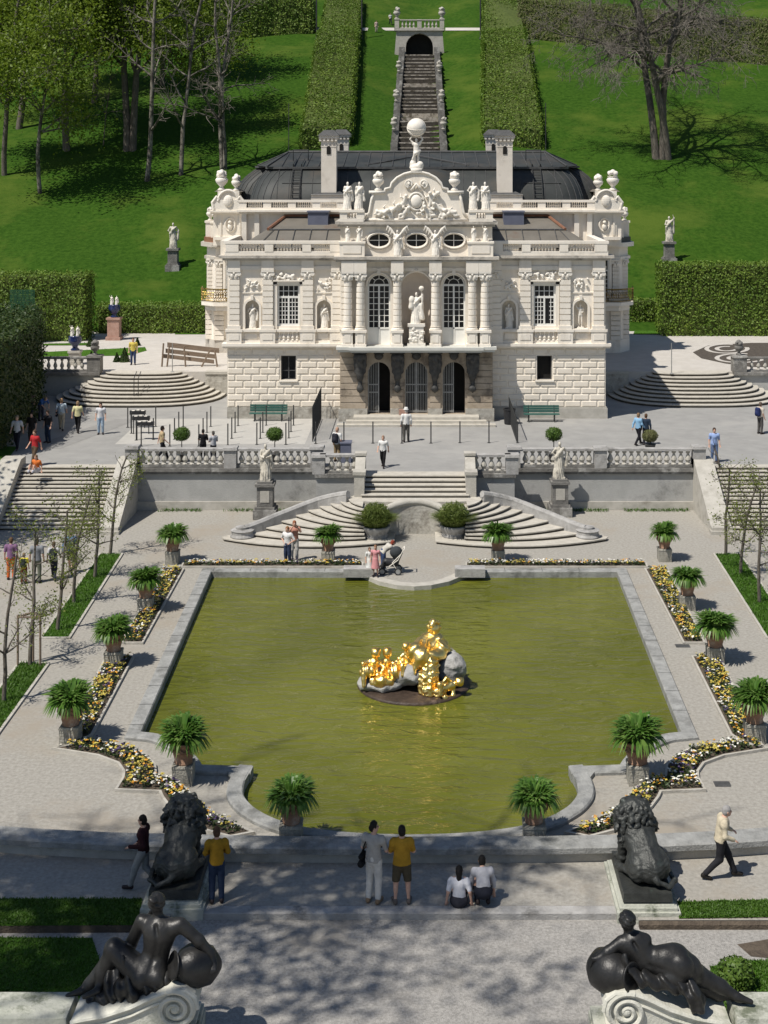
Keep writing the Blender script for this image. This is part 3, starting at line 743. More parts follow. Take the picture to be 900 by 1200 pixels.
# low parapet arc in front of the garden
fr = thing('parapet', (0, 33, 0), 'long low curved stone parapet closing the front of the pool garden', 'wall')
arcp = [G(px, py, .42)[:2] for px, py in [(-420, 925), (-180, 950), (-40, 964), (40, 970), (130, 974.5), (220, 977), (340, 979), (487, 979.5), (634, 979), (760, 976.5), (840, 973), (910, 968), (960, 964), (1160, 948), (1400, 920)]]
g = MB(); g.ribbon(arcp, 0, .62, .26, .42, bevel=.03); g.build('coping', poolstone, fr)
g = MB(); g.ribbon(arcp, -.08, .5, -.05, .26); g.build('wall_face', stone, fr)
# ================================================================== the palace
pal = thing('palace', (0, 90, T1), 'white rococo palace with dark domed roof and columned balcony front above the terrace', 'palace')
Y0, YC = 80.0, 79.05        # wing front, centre front
ZB, ZM, ZC1 = 6.5, 11.3, 11.7
# cores (solid bodies behind the fronts)
g = MB(); g.box(-11.05, 11.05, Y0 + .52, 104, T1 - .3, 11.5); g.box(-4.38, 4.38, YC + 1.25, Y0 + .6, T1, 13.3)
g.box(-11.04, 11.04, 86, 103.6, T1, 13.86); g.box(-14.2, 14.2, 95.0, 103.5, 11.3, 13.66)
g.build('wall', white, pal)
# ---- ground floor, wings: rusticated blocks
for sx in (-1, 1):
    xa, xb = sorted((sx * 4.38, sx * 11.08)); xw = sx * 7.5
    g = MB(); g.panel(rect(xa, xb, T1 + .6, 6.22), [rect(xw - .44, xw + .44, 4.34, 5.76)], Y0, Y0 + .5)
    rows = 9; rh = (6.2 - (T1 + .66)) / rows
    for r in range(rows):
        z0 = T1 + .66 + r * rh; n = 7; w = (xb - xa) / n; offx = 0 if r % 2 else w / 2
        e = [xa] + [xa + offx + w * i for i in range(n + 1) if xa + .25 < xa + offx + w * i < xb - .25] + [xb]
        for a, b in zip(e[:-1], e[1:]):
            a, b = a + .035, b - .035; cl = [(a, b)]
            if z0 + rh > 4.3 and z0 < 5.8:
                cl = []
                if a < xw - .5: cl.append((a, min(b, xw - .5)))
                if b > xw + .5: cl.append((max(a, xw + .5), b))
            for c, d in cl:
                if d - c > .08: g.add([(c, Y0 - .002, z0 + .035), (d, Y0 - .002, z0 + .035), (d, Y0 - .002, z0 + rh - .035), (c, Y0 - .002, z0 + rh - .035),
                                       (c + .04, Y0 - .045, z0 + .065), (d - .04, Y0 - .045, z0 + .065), (d - .04, Y0 - .045, z0 + rh - .065), (c + .04, Y0 - .045, z0 + rh - .065)],
                                      [(4, 5, 6, 7), (0, 1, 5, 4), (1, 2, 6, 5), (2, 3, 7, 6), (3, 0, 4, 7)])
    g.build('rusticated_wall', MATS.get('cream') or mat('cream', (.73, .66, .555), (.79, .72, .62), 1.2, .8, .15, 14, c3=(.66, .59, .49), s3=.7, t3=.62), pal)
    g = MB(); g.box(xa - .0, xb + .1, Y0 - .14, Y0 + .5, T1 - .3, T1 + .6); g.box(xa, xb + .06, Y0 - .1, Y0 + .3, T1 + .6, T1 + .67); g.build('plinth', rubble if sx < 0 else stone, pal)
    # small barred window
    f = MB(); f.box(xw - .44, xw - .38, Y0 + .16, Y0 + .24, 4.34, 5.76); f.box(xw + .38, xw + .44, Y0 + .16, Y0 + .24, 4.34, 5.76)
    f.box(xw - .38, xw + .38, Y0 + .16, Y0 + .24, 5.7, 5.76); f.box(xw - .38, xw + .38, Y0 + .16, Y0 + .24, 4.34, 4.4)
    if sx < 0: f.box(xw - .03, xw + .03, Y0 + .17, Y0 + .23, 4.4, 5.7); f.box(xw - .38, xw - .03, Y0 + .175, Y0 + .225, 4.85, 4.89); f.box(xw + .03, xw + .38, Y0 + .175, Y0 + .225, 4.85, 4.89)
    w = f.build('ground_window', lead, pal)
    m = MB(); m.box(xw - .44, xw + .44, Y0 + .34, Y0 + .36, 4.34, 5.76); m.build('pane', glass if sx < 0 else dark, w)
    m = MB(); m.box(xw - .55, xw + .55, Y0 - .12, Y0 + .1, 4.24, 4.335); m.build('sill', white, w)
    # belt cornice
    g = MB(); X0, X1 = (xa - .25, xb + .02) if sx < 0 else (xa - .02, xb + .25)
    g.box(X0, X1, Y0 - .22, Y0 + .5, 6.22, 6.34); g.box(X0 - .04, X1 + .04, Y0 - .34, Y0 + .5, 6.34, 6.5); g.build('belt_cornice', white, pal)
# ---- main floor, wings
shell_bm = []
def capital(m, x, y, z, w, d, h=.5):
    m.box(x - w * .46, x + w * .46, y - d, y + .1, z, z + .07); 
    m.box(x - w * .42, x + w * .42, y - d * .9, y + .1, z + .07, z + h - .1)
    for q in (-1, 1):
        m.tube([(x + q * w * .46, y - d * 1.15, z + h - .2), (x + q * w * .46, y + .05, z + h - .2)], .13 * w / .6, 8)
        m.ball((x + q * w * .2, y - d * 1.1, z + .17), (.09 * w / .6, .06, .13), 8, 5)
    m.ball((x, y - d * 1.15, z + h - .17), .07, 8, 5)
    m.box(x - w * .6, x + w * .6, y - d * 1.3, y + .1, z + h - .1, z + h)
def pilaster(x, y, z0, z1, w, d=.2, parent=pal, name='pilaster'):
    m = MB(); m.box(x - w / 2 - .07, x + w / 2 + .07, y - d - .07, y + .05, z0, z0 + .2)
    zz = z0 + .2; n = 8; hh = (z1 - .5 - zz) / n
    for i in range(n):
        m.box(x - w / 2, x + w / 2, y - d, y + .04, zz + i * hh + .0, zz + (i + 1) * hh - .055); m.box(x - w / 2 + .05, x + w / 2 - .05, y - d + .06, y + .04, zz + (i + 1) * hh - .055, zz + (i + 1) * hh)
    o = m.build(name, white, parent); m = MB(); capital(m, x, y, z1 - .5, w, d); m.build('capital', whitest, o)
def relief_sdf(w, h, seed, n=26, thick=.09, fig=False):
    """swags, leaves and limbs modelled in shallow relief in the XZ plane"""
    r = np.random.default_rng(seed); s = Sdf(.03)
    for i in range(n):
        a = r.uniform(0, PI); c = np.array([r.uniform(-w, w) * .42, 0, r.uniform(-h, h) * .42]); L = r.uniform(.12, .3) * (w + h) * .5
        pts = [c + np.array([math.cos(a + .8 * u) * L * u, -.03 * r.random() * 2, math.sin(a + .8 * u) * L * u]) for u in np.linspace(-.5, .5, 5)]
        q = r.uniform(.035, .06) * min(1.6, (w + h) * .5); s.chain(pts, [q * .5, q, q * 1.15, q, q * .4])
    return s
for sx in (-1, 1):
    xa, xb = sorted((sx * 4.4, sx * 11.08)); xw = sx * 7.5
    holes = [rect(xw - .66, xw + .66, 7.5, 9.95)] + [arch(sx * q, .82, 7.35, 9.0) for q in (9.62, 5.42)]
    g = MB(); g.panel(rect(xa, xb, 6.5, 10.8), holes, Y0, Y0 + .45)
    g.box(xa, xb, Y0 + .45, Y0 + .52, 6.5, 11.3)
    g.build('facade_wall', white, pal)
    # pedestal zone
    g = MB(); g.box(xa, xb, Y0 - .1, Y0 + .02, 6.5, 6.66); g.box(xa - .02, xb + .05, Y0 - .22, Y0 + .02, 7.18, 7.33)
    for q in (10.66, 8.7, 6.36, 4.62):
        x = sx * q; g.box(x - .44, x + .44, Y0 - .26, Y0 + .01, 6.503, 7.18); g.box(x - .3, x + .3, Y0 - .29, Y0 - .2, 6.72, 7.06)
        g.box(x - .5, x + .5, Y0 - .3, Y0 + .01, 7.183, 7.335)
    for q, hw in ((9.68, .36), (5.46, .3)):
        x = sx * q; g.box(x - hw, x + hw, Y0 - .05, Y0 + .01, 6.74, 7.08)
    for i in range(7):
        x = xw - .78 + 1.56 * i / 6; g.lathe(baluster_prof(.5, .085), (x, Y0 - .06, 6.67), 8)
    g.build('pedestal_course', white, pal)
    for q in (10.66, 8.7, 6.36, 4.62): pilaster(sx * q, Y0, 7.335, 10.78, .62)
    # window
    fw = MB()
    for a, b, c, d in ((-.66, -.55, 7.5, 9.95), (.55, .66, 7.5, 9.95), (-.55, .55, 9.84, 9.95), (-.55, .55, 7.5, 7.62), (-.55, .55, 9.12, 9.24), (-.05, .05, 7.62, 9.12)):
        fw.box(xw + a, xw + b, Y0 + .1, Y0 + .2, c, d)
    for x in (-.38, -.21, .21, .38) if sx < 0 else (-.38, -.21, .38): fw.box(xw + x - .018, xw + x + .018, Y0 + .12, Y0 + .17, 7.62, 9.12)
    for x in (-.3, 0, .3): fw.box(xw + x - .02, xw + x + .02, Y0 + .122, Y0 + .168, 9.24, 9.84)
    for i in range(1, 6): fw.box(xw - .55, xw - .05, Y0 + .13, Y0 + .165, 7.62 + .25 * i - .018, 7.62 + .25 * i + .018); fw.box(xw + (.05 if sx < 0 else .3), xw + .55, Y0 + .13, Y0 + .165, 7.62 + .25 * i - .018, 7.62 + .25 * i + .018)
    fw.box(xw - .55, xw + .55, Y0 + .132, Y0 + .166, 9.52, 9.56)
    w = fw.build('window', winframe, pal); m = MB(); m.box(xw - .6, xw + .6, Y0 + .26, Y0 + .28, 7.5, 9.95); m.build('pane', glass, w)
    m = MB()
    for a, b, c, d in ((-.86, -.66, 7.34, 10.1), (.66, .86, 7.34, 10.1), (-.86, .86, 9.95, 10.12)): m.box(xw + a, xw + b, Y0 - .09, Y0 + .01, c, d)
    m.box(xw - .95, xw + .95, Y0 - .2, Y0 + .01, 10.122, 10.2); m.build('frame', white, w)
    V, Fs = relief_sdf(1.7, .55, 40 + sx, 22).mesh(.035); m = MB(); m.add(V + np.array([xw, Y0 - .06, 10.42]), Fs); m.build('relief', whitest, pal, smooth=True)
    for q in (9.62, 5.42):
        x = sx * q; m = MB()
        for i in range(13):  # architrave of the niche
            a0, a1 = PI * i / 13, PI * (i + 1) / 13; P = []
            for r_ in (.41, .54):
                for a in (a0, a1): P.append((x + r_ * math.cos(a), 8.59 + r_ * math.sin(a)))
            m.add([(p[0], y, p[1]) for y in (Y0 - .08, Y0 + .01) for p in P], [(0, 2, 3, 1), (2, 6, 7, 3), (0, 1, 5, 4)])
        for b in (-1, 1): m.box(x + b * .475 - .065, x + b * .475 + .065, Y0 - .08, Y0 + .01, 7.34, 8.59)
        m.box(x - .08, x + .08, Y0 - .18, Y0 + .01, 9.05, 9.3); m.box(x - .85, x + .85, Y0 - .06, Y0 + .01, 9.42, 9.5)
        m.build('niche_frame', white, pal)
        V, Fs = relief_sdf(1.0, .75, int(q * 10) + sx, 18).mesh(.035); m = MB(); m.add(V + np.array([x, Y0 - .04, 9.98]), Fs); m.build('relief', whitest, pal, smooth=True)
    # entablature, main cornice
    g = MB(); g.box(xa, xb + .02, Y0 - .16, Y0 + .5, 10.78, 11.02); g.box(xa, xb, Y0 - .04, Y0 + .5, 11.02, 11.36)
    for q in (10.66, 8.7, 6.36, 4.62): g.box(sx * q - .36, sx * q + .36, Y0 - .24, Y0 - .03, 10.79, 11.36)
    g.build('entablature', white, pal)
    g = MB(); X0, X1 = (xa - .45, xb) if sx < 0 else (xa, xb + .45)
    g.box(X0 + .2, X1 - .2, Y0 - .3, Y0 + .6, 11.36, 11.5); g.box(X0, X1, Y0 - .47, Y0 + .7, 11.5, 11.66); g.build('main_cornice', cornice_m, pal)
    # lower roof balustrade: solid posts, runs of squat balusters
    t = MB(); t.box(xa - .1 * (sx < 0), xb + .1 * (sx > 0), Y0 - .42, Y0 - .02, 11.66, 11.9); o = t.build('roof_balustrade', white, pal)
    m = MB(); m.box(xa - .14 * (sx < 0), xb + .14 * (sx > 0), Y0 - .46, Y0 + .02, 12.34, 12.5); m.build('rail', white, o)
    xs_ = [10.75, 8.6, 6.4, 4.75]
    for q, w_ in zip(xs_, (.75, .5, .5, .6)): m = MB(); m.box(sx * q - w_ / 2, sx * q + w_ / 2, Y0 - .44, Y0, 11.88, 12.35); m.build('post', white, o)
    src = None
    for a, b in zip(xs_[:-1], xs_[1:]):
        k = 8
        for i in range(k):
            x = sx * (a - .42 - (a - b - .74) * (i + .5) / k)
            if src is None:
                mm = MB(); mm.lathe(baluster_prof(.45, .075), seg=8); src = mm.build('baluster', white, o, local=True); c = src
            else: c = src.copy(); COL.objects.link(c); c.parent = o
            c.location = (x - WL[o.name][0], Y0 - .22 - WL[o.name][1], 11.89 - WL[o.name][2])
    # return of balustrade and cornice along the flank
    xr = sx * 11.08
    g = MB(); g.box(xr - .4, xr + .05, Y0 - .02, 86, 11.66, 12.5); g.build('parapet', white, pal)
    # low sheet roof with hips, seams and rust-brown patches
    g = MB(); e = sx
    ax0, ax1 = 4.42, 10.55
    v = [(e * ax0, 80.5, 12.05), (e * ax1, 80.5, 12.05), (e * 9.0, 83.2, 12.95), (e * ax0, 83.2, 12.95), (e * ax0, 86.02, 13.66), (e * 8.2, 86.02, 13.66), (e * ax1, 86.02, 12.05)]
    g.add(v, [(0, 1, 2, 3), (3, 2, 5, 4), (1, 6, 5, 2)])
    g.box(min(e * ax0, e * 11.0), max(e * ax0, e * 11.0), 80.3, 86, 11.7, 11.95)
    o = g.build('low_roof', roofl, pal)
    m = MB(); m.tube([(e * ax0, 83.18, 13.0), (e * 9.0, 83.18, 13.0)], .05, 6)
    for q in (5.4, 6.4, 7.4, 8.4, 9.4): m.tube([(e * q, 80.55, 12.1), (e * min(q, 9.0 - (q - 8.4) * .3), 83.15, 12.99)], .025, 4)
    m.build('seam', lead, o)
    m = MB(); m.tube([(e * 9.05, 83.15, 13.02), (e * 8.25, 85.95, 13.72)], .1, 6); m.tube([(e * 8.25, 85.9, 13.74), (e * 4.5, 85.9, 13.74)], .08, 6); m.build('ridge_trim', copper, o)
    m = MB(); xc = e * (6.1 if sx < 0 else 6.0); m.box(xc - .62, xc + .62, 84.3, 85.5, 13.0, 14.0); m.box(xc - .68, xc + .68, 84.22, 85.55, 14.0, 14.08); m.build('roof_hatch', bluepanel, o)
# ---- centre: portico
ds = (-2.17, 0, 2.17); dw = 1.3
g = MB(); g.panel(rect(-4.42, 4.42, T1, 6.2), [arch(x, dw, T1 + .42, 5.52) for x in ds], YC, YC + 1.2)
piers = [(-4.42, -2.92), (-1.42, -.75), (.75, 1.42), (2.92, 4.42)]
for a, b in piers:
    for r in range(9):
        z0 = T1 + .75 + r * .37
        if z0 + .37 < 6.15: g.box(a + .02, b - .02, YC - .06, YC + .01, z0, z0 + .325)
g.box(-4.42, 4.42, YC + 1.2, YC + 1.26, T1, 6.2)
g.build('portico_wall', sandst, pal)
for a, b in ((-4.5, -2.84), (-1.5, -.67), (.67, 1.5), (2.84, 4.5)): g = MB(); g.box(a, b, YC - .14, YC + .2, T1 - .1, T1 + .74); g.build('portico_plinth', rubble, pal)
m = MB(); m.cbox((-.75, YC - .16, T1 + .42), (.5, .3, .3)); m.build('brick_patch', redst, pal)
g = MB(); g.box(-3.6, 3.6, YC - 1.0, YC + 1.2, T1 - .1, T1 + .41); g.box(-4.0, 4.0, YC - 1.4, YC - .9, T1 - .1, T1 + .27); g.box(-4.5, 4.5, YC - 1.8, YC - 1.3, T1 - .1, T1 + .13); g.build('entrance_steps', tread, pal)
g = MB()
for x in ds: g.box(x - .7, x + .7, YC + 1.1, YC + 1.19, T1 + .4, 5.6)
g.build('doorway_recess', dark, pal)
def gate_leaf(xa, xb, y, cx):
    m = MB(); r = dw / 2; zs = 5.52 - r
    topz = lambda x: zs + math.sqrt(max(0, (r - .02) ** 2 - (x - cx) ** 2))
    n = 6
    for i in range(n + 1):
        x = xa + (xb - xa) * i / n; w = .035 if i in (0, n) else .016
        m.box(x - w, x + w, y - .02, y + .02, T1 + .45, max(topz(x), T1 + .6))
    for z in (T1 + .5, 4.15, 3.7): m.box(xa, xb, y - .025, y + .025, z, z + .06)
    m.tube([(x, y, topz(x)) for x in np.linspace(xa, xb, 8)], .03, 5)
    return m.build('door_gate', gatem, pal)
for i, x in enumerate(ds):
    gate_leaf(x - .62, x - .03, YC + .3, x)
    if i == 1: gate_leaf(x + .03, x + .62, YC + .3, x)
for x in ds:  # dark keystone masks above the doors
    m = MB(); m.ball((x, YC - .12, 5.9), (.26, .16, .24), 10, 7); m.box(x - .3, x + .3, YC - .2, YC + .02, 6.02, 6.19); m.build('keystone', consolem, pal)
# balcony slab on dark figured consoles
g = MB(); g.box(-4.5, 4.5, YC - .75, YC + .02, 6.2, 6.34); g.box(-3.75, 3.75, YC - 1.0, YC - .6, 6.21, 6.35); g.box(-4.6, 4.6, YC - .85, YC + .02, 6.34, 6.5); g.box(-3.85, 3.85, YC - 1.15, YC - .8, 6.345, 6.5); g.build('balcony_slab', slabm, pal)
for x in (-3.25, -1.08, 1.08, 3.25):
    s = Sdf(.07); s.ell((x, YC - .38, 5.95), (.36, .34, .26)); s.cap((x - .26, YC - .45, 5.9), (x + .26, YC - .45, 5.9), .14); s.ell((x, YC - .55, 5.72), (.17, .17, .2))
    s.cap((x, YC - .36, 5.6), (x, YC - .22, 4.7), .27, .2); s.cap((x - .3, YC - .42, 5.75), (x - .26, YC - .3, 5.0), .1, .08); s.cap((x + .3, YC - .42, 5.75), (x + .26, YC - .3, 5.0), .1, .08)
    s.ell((x, YC - .24, 4.9), (.24, .24, .22)); s.cap((x, YC - .16, 4.7), (x, YC - .12, 4.1), .15, .12); s.ell((x, YC - .2, 4.02), (.22, .2, .2)); s.cap((x, YC - .1, 3.95), (x, YC - .06, 3.75), .1, .04)
    s.disp = lambda P: .03 * vn(P, 7.0, 1.0)
    V, Fs = s.mesh(.05); m = MB(); m.add(V, Fs); m.box(x - .42, x + .42, YC - .7, YC + .02, 6.1, 6.2); m.build('console', consolem, pal)
# upper centre wall
YB = YC + .05
holes = [arch(x, 1.32, 6.52, 10.62) for x in (-2.17, 2.17)] + [arch(0, 1.75, 6.52, 10.72)]
g = MB(); g.panel(rect(-4.42, 4.42, 6.5, 11.0), holes, YB, YB + .75); g.box(-4.42, 4.42, YB + .75, YB + 1.26, 6.5, 13.4); g.build('centre_wall', white, pal)
m = MB(); m.lathe([(.87, 0), (.87, 3.33), (.82, 3.6), (.67, 3.88), (.44, 4.1), (.2, 4.19), (.01, 4.2)], (0, YB + .05, 6.52), 18, 0, PI, sy=.75); m.build('niche', niche_pl, pal)
for x in (-2.17, 2.17):
    f = MB(); r = .66; zs = 10.62 - r; y = YB + .18
    for a, b, c, d in ((-.66, -.57, 6.52, zs), (.57, .66, 6.52, zs), (-.57, .57, zs - .06, zs + .06), (-.05, .05, 6.52, zs - .06), (-.57, .57, 7.42, 7.5)): f.box(x + a, x + b, y, y + .1, c, d)
    f.box(x - .57, x - .05, y + .04, y + .08, 6.52, 7.42); f.box(x + .05, x + .57, y + .04, y + .08, 6.52, 7.42)
    for q in (-.31, .31): f.box(x + q - .02, x + q + .02, y + .02, y + .07, 7.5, zs - .06)
    for i in range(1, 7): 
        for q in (-1, 1): f.box(*sorted((x + q * .05, x + q * .57)), y + .03, y + .065, 7.5 + .345 * i - .018, 7.5 + .345 * i + .018)
    f.tube([(x + .61 * math.cos(a), y + .05, zs + .61 * math.sin(a)) for a in np.linspace(0, PI, 14)], .05, 6); f.tube([(x + .3 * math.cos(a), y + .05, zs + .06 + .3 * math.sin(a)) for a in np.linspace(0, PI, 10)], .022, 5)
    for a in (.25 * PI, .5 * PI, .75 * PI): f.tube([(x + .3 * math.cos(a), y + .05, zs + .06 + .3 * math.sin(a)), (x + .6 * math.cos(a), y + .05, zs + .6 * math.sin(a))], .02, 4)
    w = f.build('arched_window', winframe, pal); m = MB(); m.box(x - .64, x + .64, y + .14, y + .16, 7.45, zs)
    m.add([(x, y + .14, zs)] + [(x + .64 * math.cos(a), y + .14, zs + .64 * math.sin(a)) for a in np.linspace(0, PI, 14)], [(0, i + 1, i + 2) for i in range(13)]); m.build('pane', glass, w)
    m = MB(); 
    m.tube([(x + .74 * math.cos(a), YB - .03, zs + .74 * math.sin(a)) for a in np.linspace(0, PI, 16)], .07, 6); m.box(x - .1, x + .1, YB - .2, YB + .01, 10.6, 10.95); m.build('frame', white, w)
m = MB(); m.tube([(.94 * math.cos(a), YB - .03, 9.84 + .94 * math.sin(a)) for a in np.linspace(0, PI, 16)], .07, 6); m.ball((0, YB - .1, 10.85), .12); m.build('niche_frame', white, pal)
# banded columns on pedestals
yc = YB - .38
for x in (-3.95, -3.22, -1.1, 1.1, 3.22, 3.95):
    m = MB(); m.box(x - .34, x + .34, yc - .34, YB + .01, 6.5, 6.64); m.box(x - .29, x + .29, yc - .29, YB + .01, 6.64, 7.3); m.box(x - .36, x + .36, yc - .36, YB + .01, 7.3, 7.44); m.box(x - .18, x + .18, yc - .32, yc - .2, 6.74, 7.2)
    pr = [(.33, 7.44), (.33, 7.52), (.27, 7.56), (.31, 7.64)]; n = 8; hh = (10.3 - 7.64) / n
    for i in range(n):
        R = .262 - .03 * (i / n); z = 7.64 + i * hh
        pr += [(R, z + .0), (R, z + hh - .07), (R - .04, z + hh - .06), (R - .04, z + hh - .005)]
    pr += [(.24, 10.3), (.27, 10.33)]
    m.lathe([(r_, z) for r_, z in pr], (x, yc, 0), 16); o = m.build('column', white, pal)
    c = MB(); capital(c, x, yc, 10.3, .58, .26); c.box(x - .3, x + .3, yc - .25, yc + .3, 10.36, 10.7); c.build('capital', whitest, o)
    g = MB(); g.box(x - .36, x + .36, yc - .34, YB + .02, 10.79, 11.4); g.build('entablature_block', white, pal)
pilaster(-4.2, YB, 7.4, 10.78, .36, .12); pilaster(4.2, YB, 7.4, 10.78, .36, .12)
g = MB(); g.box(-4.45, 4.45, YB - .14, YB + .5, 10.782, 11.0); g.box(-4.43, 4.43, YB - .05, YB + .8, 11.0, 11.37); g.build('entablature', white, pal)
g = MB(); g.box(-4.62, 4.62, YB - .66, YB + 1.2, 11.37, 11.5); g.box(-4.75, 4.75, YB - .8, YB + 1.3, 11.5, 11.67); g.build('main_cornice', cornice_m, pal)
# attic storey with three oval windows
YA = YB + .05
g = MB(); g.panel(rect(-4.4, 4.4, 11.67, 13.36), [oval(x, 12.56, .58, .36) for x in ds], YA, YA + .3); g.box(-4.4, 4.4, YA + .3, 86.2, 11.67, 13.36)
g.build('attic_wall', white, pal)
for x in ds:
    f = MB(); th = np.linspace(0, 2 * PI, 25); f.tube([(x + .66 * math.cos(a), YA - .05, 12.56 + .44 * math.sin(a)) for a in th], .075, 6); f.tube([(x + .8 * math.cos(a), YA - .01, 12.56 + .56 * math.sin(a)) for a in th], .04, 5)
    w = f.build('oval_window', white, pal); m = MB(); m.add([(x, YA + .2, 12.56)] + [(x + .6 * math.cos(a), YA + .2, 12.56 + .38 * math.sin(a)) for a in th], [(0, i + 1, i + 2) for i in range(24)]); m.build('pane', glass, w)
    m = MB(); m.box(x - .02, x + .02, YA + .13, YA + .17, 12.2, 12.92); m.box(x - .58, x + .58, YA + .132, YA + .168, 12.54, 12.58); m.build('glazing_bar', winframe, w)
for sx in (-1, 1):  # pedestal blocks of the small attic statues
    a, b = sorted((sx * 2.98, sx * 4.42)); g = MB(); g.box(a, b, YA - .62, YA + .02, 11.67, 12.42); g.box(a - .05, b + .05, YA - .68, YA + .02, 12.42, 12.52); g.box(a + .2, b - .2, YA - .66, YA - .6, 11.85, 12.3); g.build('attic_pedestal', white, pal)
g = MB(); g.box(-4.55, 4.55, YA - .2, 86, 13.36, 13.5); g.box(-4.7, 4.7, YA - .32, 86.1, 13.5, 13.66); g.build('attic_cornice', cornice_m, pal)
# gable
o = [(-3.05, 13.66), (3.05, 13.66), (2.72, 14.2), (2.6, 14.9), (2.5, 15.33), (1.85, 15.33), (1.8, 15.55), (1.5, 15.62), (1.42, 15.9), (1.12, 16.2), (.7, 16.42), (.3, 16.52), (-.3, 16.52), (-.7, 16.42), (-1.12, 16.2), (-1.42, 15.9), (-1.5, 15.62), (-1.8, 15.55), (-1.85, 15.33), (-2.5, 15.33), (-2.6, 14.9), (-2.72, 14.2)]
YG = YA + .05
g = MB(); g.panel(o, [], YG, YG + .55, back=True); gb = g.build('gable', white, pal)
m = MB(); m.tube([(x, YG - .03, z) for x, z in o[5:19]], .085, 6); m.tube([(-3.0, YG - .03, 13.76), (3.0, YG - .03, 13.76)], .09, 6)
for q in (-1, 1): m.tube([(q * x, YG - .03, z) for x, z in ((3.0, 13.8), (2.72, 14.2), (2.6, 14.9), (2.5, 15.3))], .09, 6); m.box(*sorted((q * 1.8, q * 2.75)), YG - .16, YG + .55, 15.28, 15.44)
m.build('moulding', whitest, gb, smooth=True)
# tympanum relief: reclining figures, garlands and a round shield in strong relief
s = Sdf(.04); r = np.random.default_rng(3)
def relief_body(c, a, L, q=1.0):
    c = np.array(c); d = np.array([math.cos(a), 0, math.sin(a)]); n_ = np.array([-d[2], 0, d[0]])
    hd = c + d * L * .55 + np.array([0, -.16, 0]); s.ell(hd, .11 * q); s.cap(c + d * L * .38, c, .13 * q, .11 * q); s.cap(c, c - d * L * .3 - n_ * .1, .1 * q, .08 * q); s.cap(c - d * L * .3 - n_ * .1, c - d * L * .62 + n_ * .06, .07 * q, .04 * q)
    s.cap(c, c - d * L * .34 + n_ * .14, .1 * q, .07 * q); s.cap(c - d * L * .34 + n_ * .14, c - d * L * .66 + n_ * .02, .07 * q, .04 * q)
    s.cap(c + d * L * .36, c + d * L * .3 + n_ * .26 + np.array([0, -.1, 0]), .06 * q, .045 * q); s.cap(c + d * L * .3 + n_ * .26 + np.array([0, -.1, 0]), c + d * L * .55 + n_ * .34, .045 * q, .03 * q); s.cap(c + d * L * .34, c + d * L * .1 - n_ * .28, .055 * q, .035 * q)
for cx_, cz_, a, L in ((-.75, 14.75, 1.2, .8), (-1.35, 14.35, .7, .8), (-2.0, 14.2, .35, .7), (-.7, 14.15, .9, .75), (.85, 14.85, 1.7, .85), (1.35, 14.4, 2.4, .8), (2.05, 14.2, 2.8, .7), (.65, 14.15, 2.0, .75), (-1.6, 14.05, 2.6, .5), (1.6, 14.0, .5, .5), (1.0, 15.15, .6, .6)):
    relief_body((cx_, YG - .1, cz_), a, L)
for i in range(50):
    x = r.uniform(-2.3, 2.3); z = r.uniform(13.95, 15.1 - .35 * abs(x)); s.ell((x, YG - .03, z), (r.uniform(.07, .17), .1, r.uniform(.06, .14)))
V, Fs = s.mesh(.035); m = MB(); m.add(V, Fs); m.build('gable_relief', whitest, gb, smooth=True)
m = MB(); m.ball((0, YG - .08, 14.82), (.34, .17, .4), 16, 10); m.tube([(.44 * math.cos(a), YG - .07, 14.82 + .5 * math.sin(a)) for a in np.linspace(0, 2 * PI, 20)], .075, 6)
for q in (-1, 1):
    m.tube([(q * (.42 + .22 * math.cos(a) * (1 - a / 14)), YG - .07, 15.85 + .22 * math.sin(a) * (1 - a / 14)) for a in np.linspace(-1.5, 8, 26)], .06, 6); m.ball((q * .42, YG - .1, 15.85), .09)
m.tube([(-.3, YG - .07, 15.45), (-.15, YG - .12, 15.65), (0, YG - .14, 15.85), (.15, YG - .12, 15.65), (.3, YG - .07, 15.45)], .08, 6); m.box(-.32, .32, YG - .1, YG + .5, 16.5, 16.75); m.build('shield', whitest, gb, smooth=True)
for sx in (-1, 1):  # little balustrade blocks beside the gable
    a, b = sorted((sx * 3.05, sx * 4.42)); g = MB(); g.box(a, b, YA - .3, YA + .3, 13.66, 13.85); g.box(a - .04, b + .04, YA - .34, YA + .34, 14.2, 14.34)
    for x0, x1 in ((3.0, 3.45), (4.0, 4.42)): g.box(*sorted((sx * x0, sx * x1)), YA - .28, YA + .28, 13.85, 14.2)
    for i in range(3): g.lathe(baluster_prof(.35, .06), (sx * (3.55 + .17 * i), YA, 13.85), 6)
    g.build('attic_balustrade', white, pal)
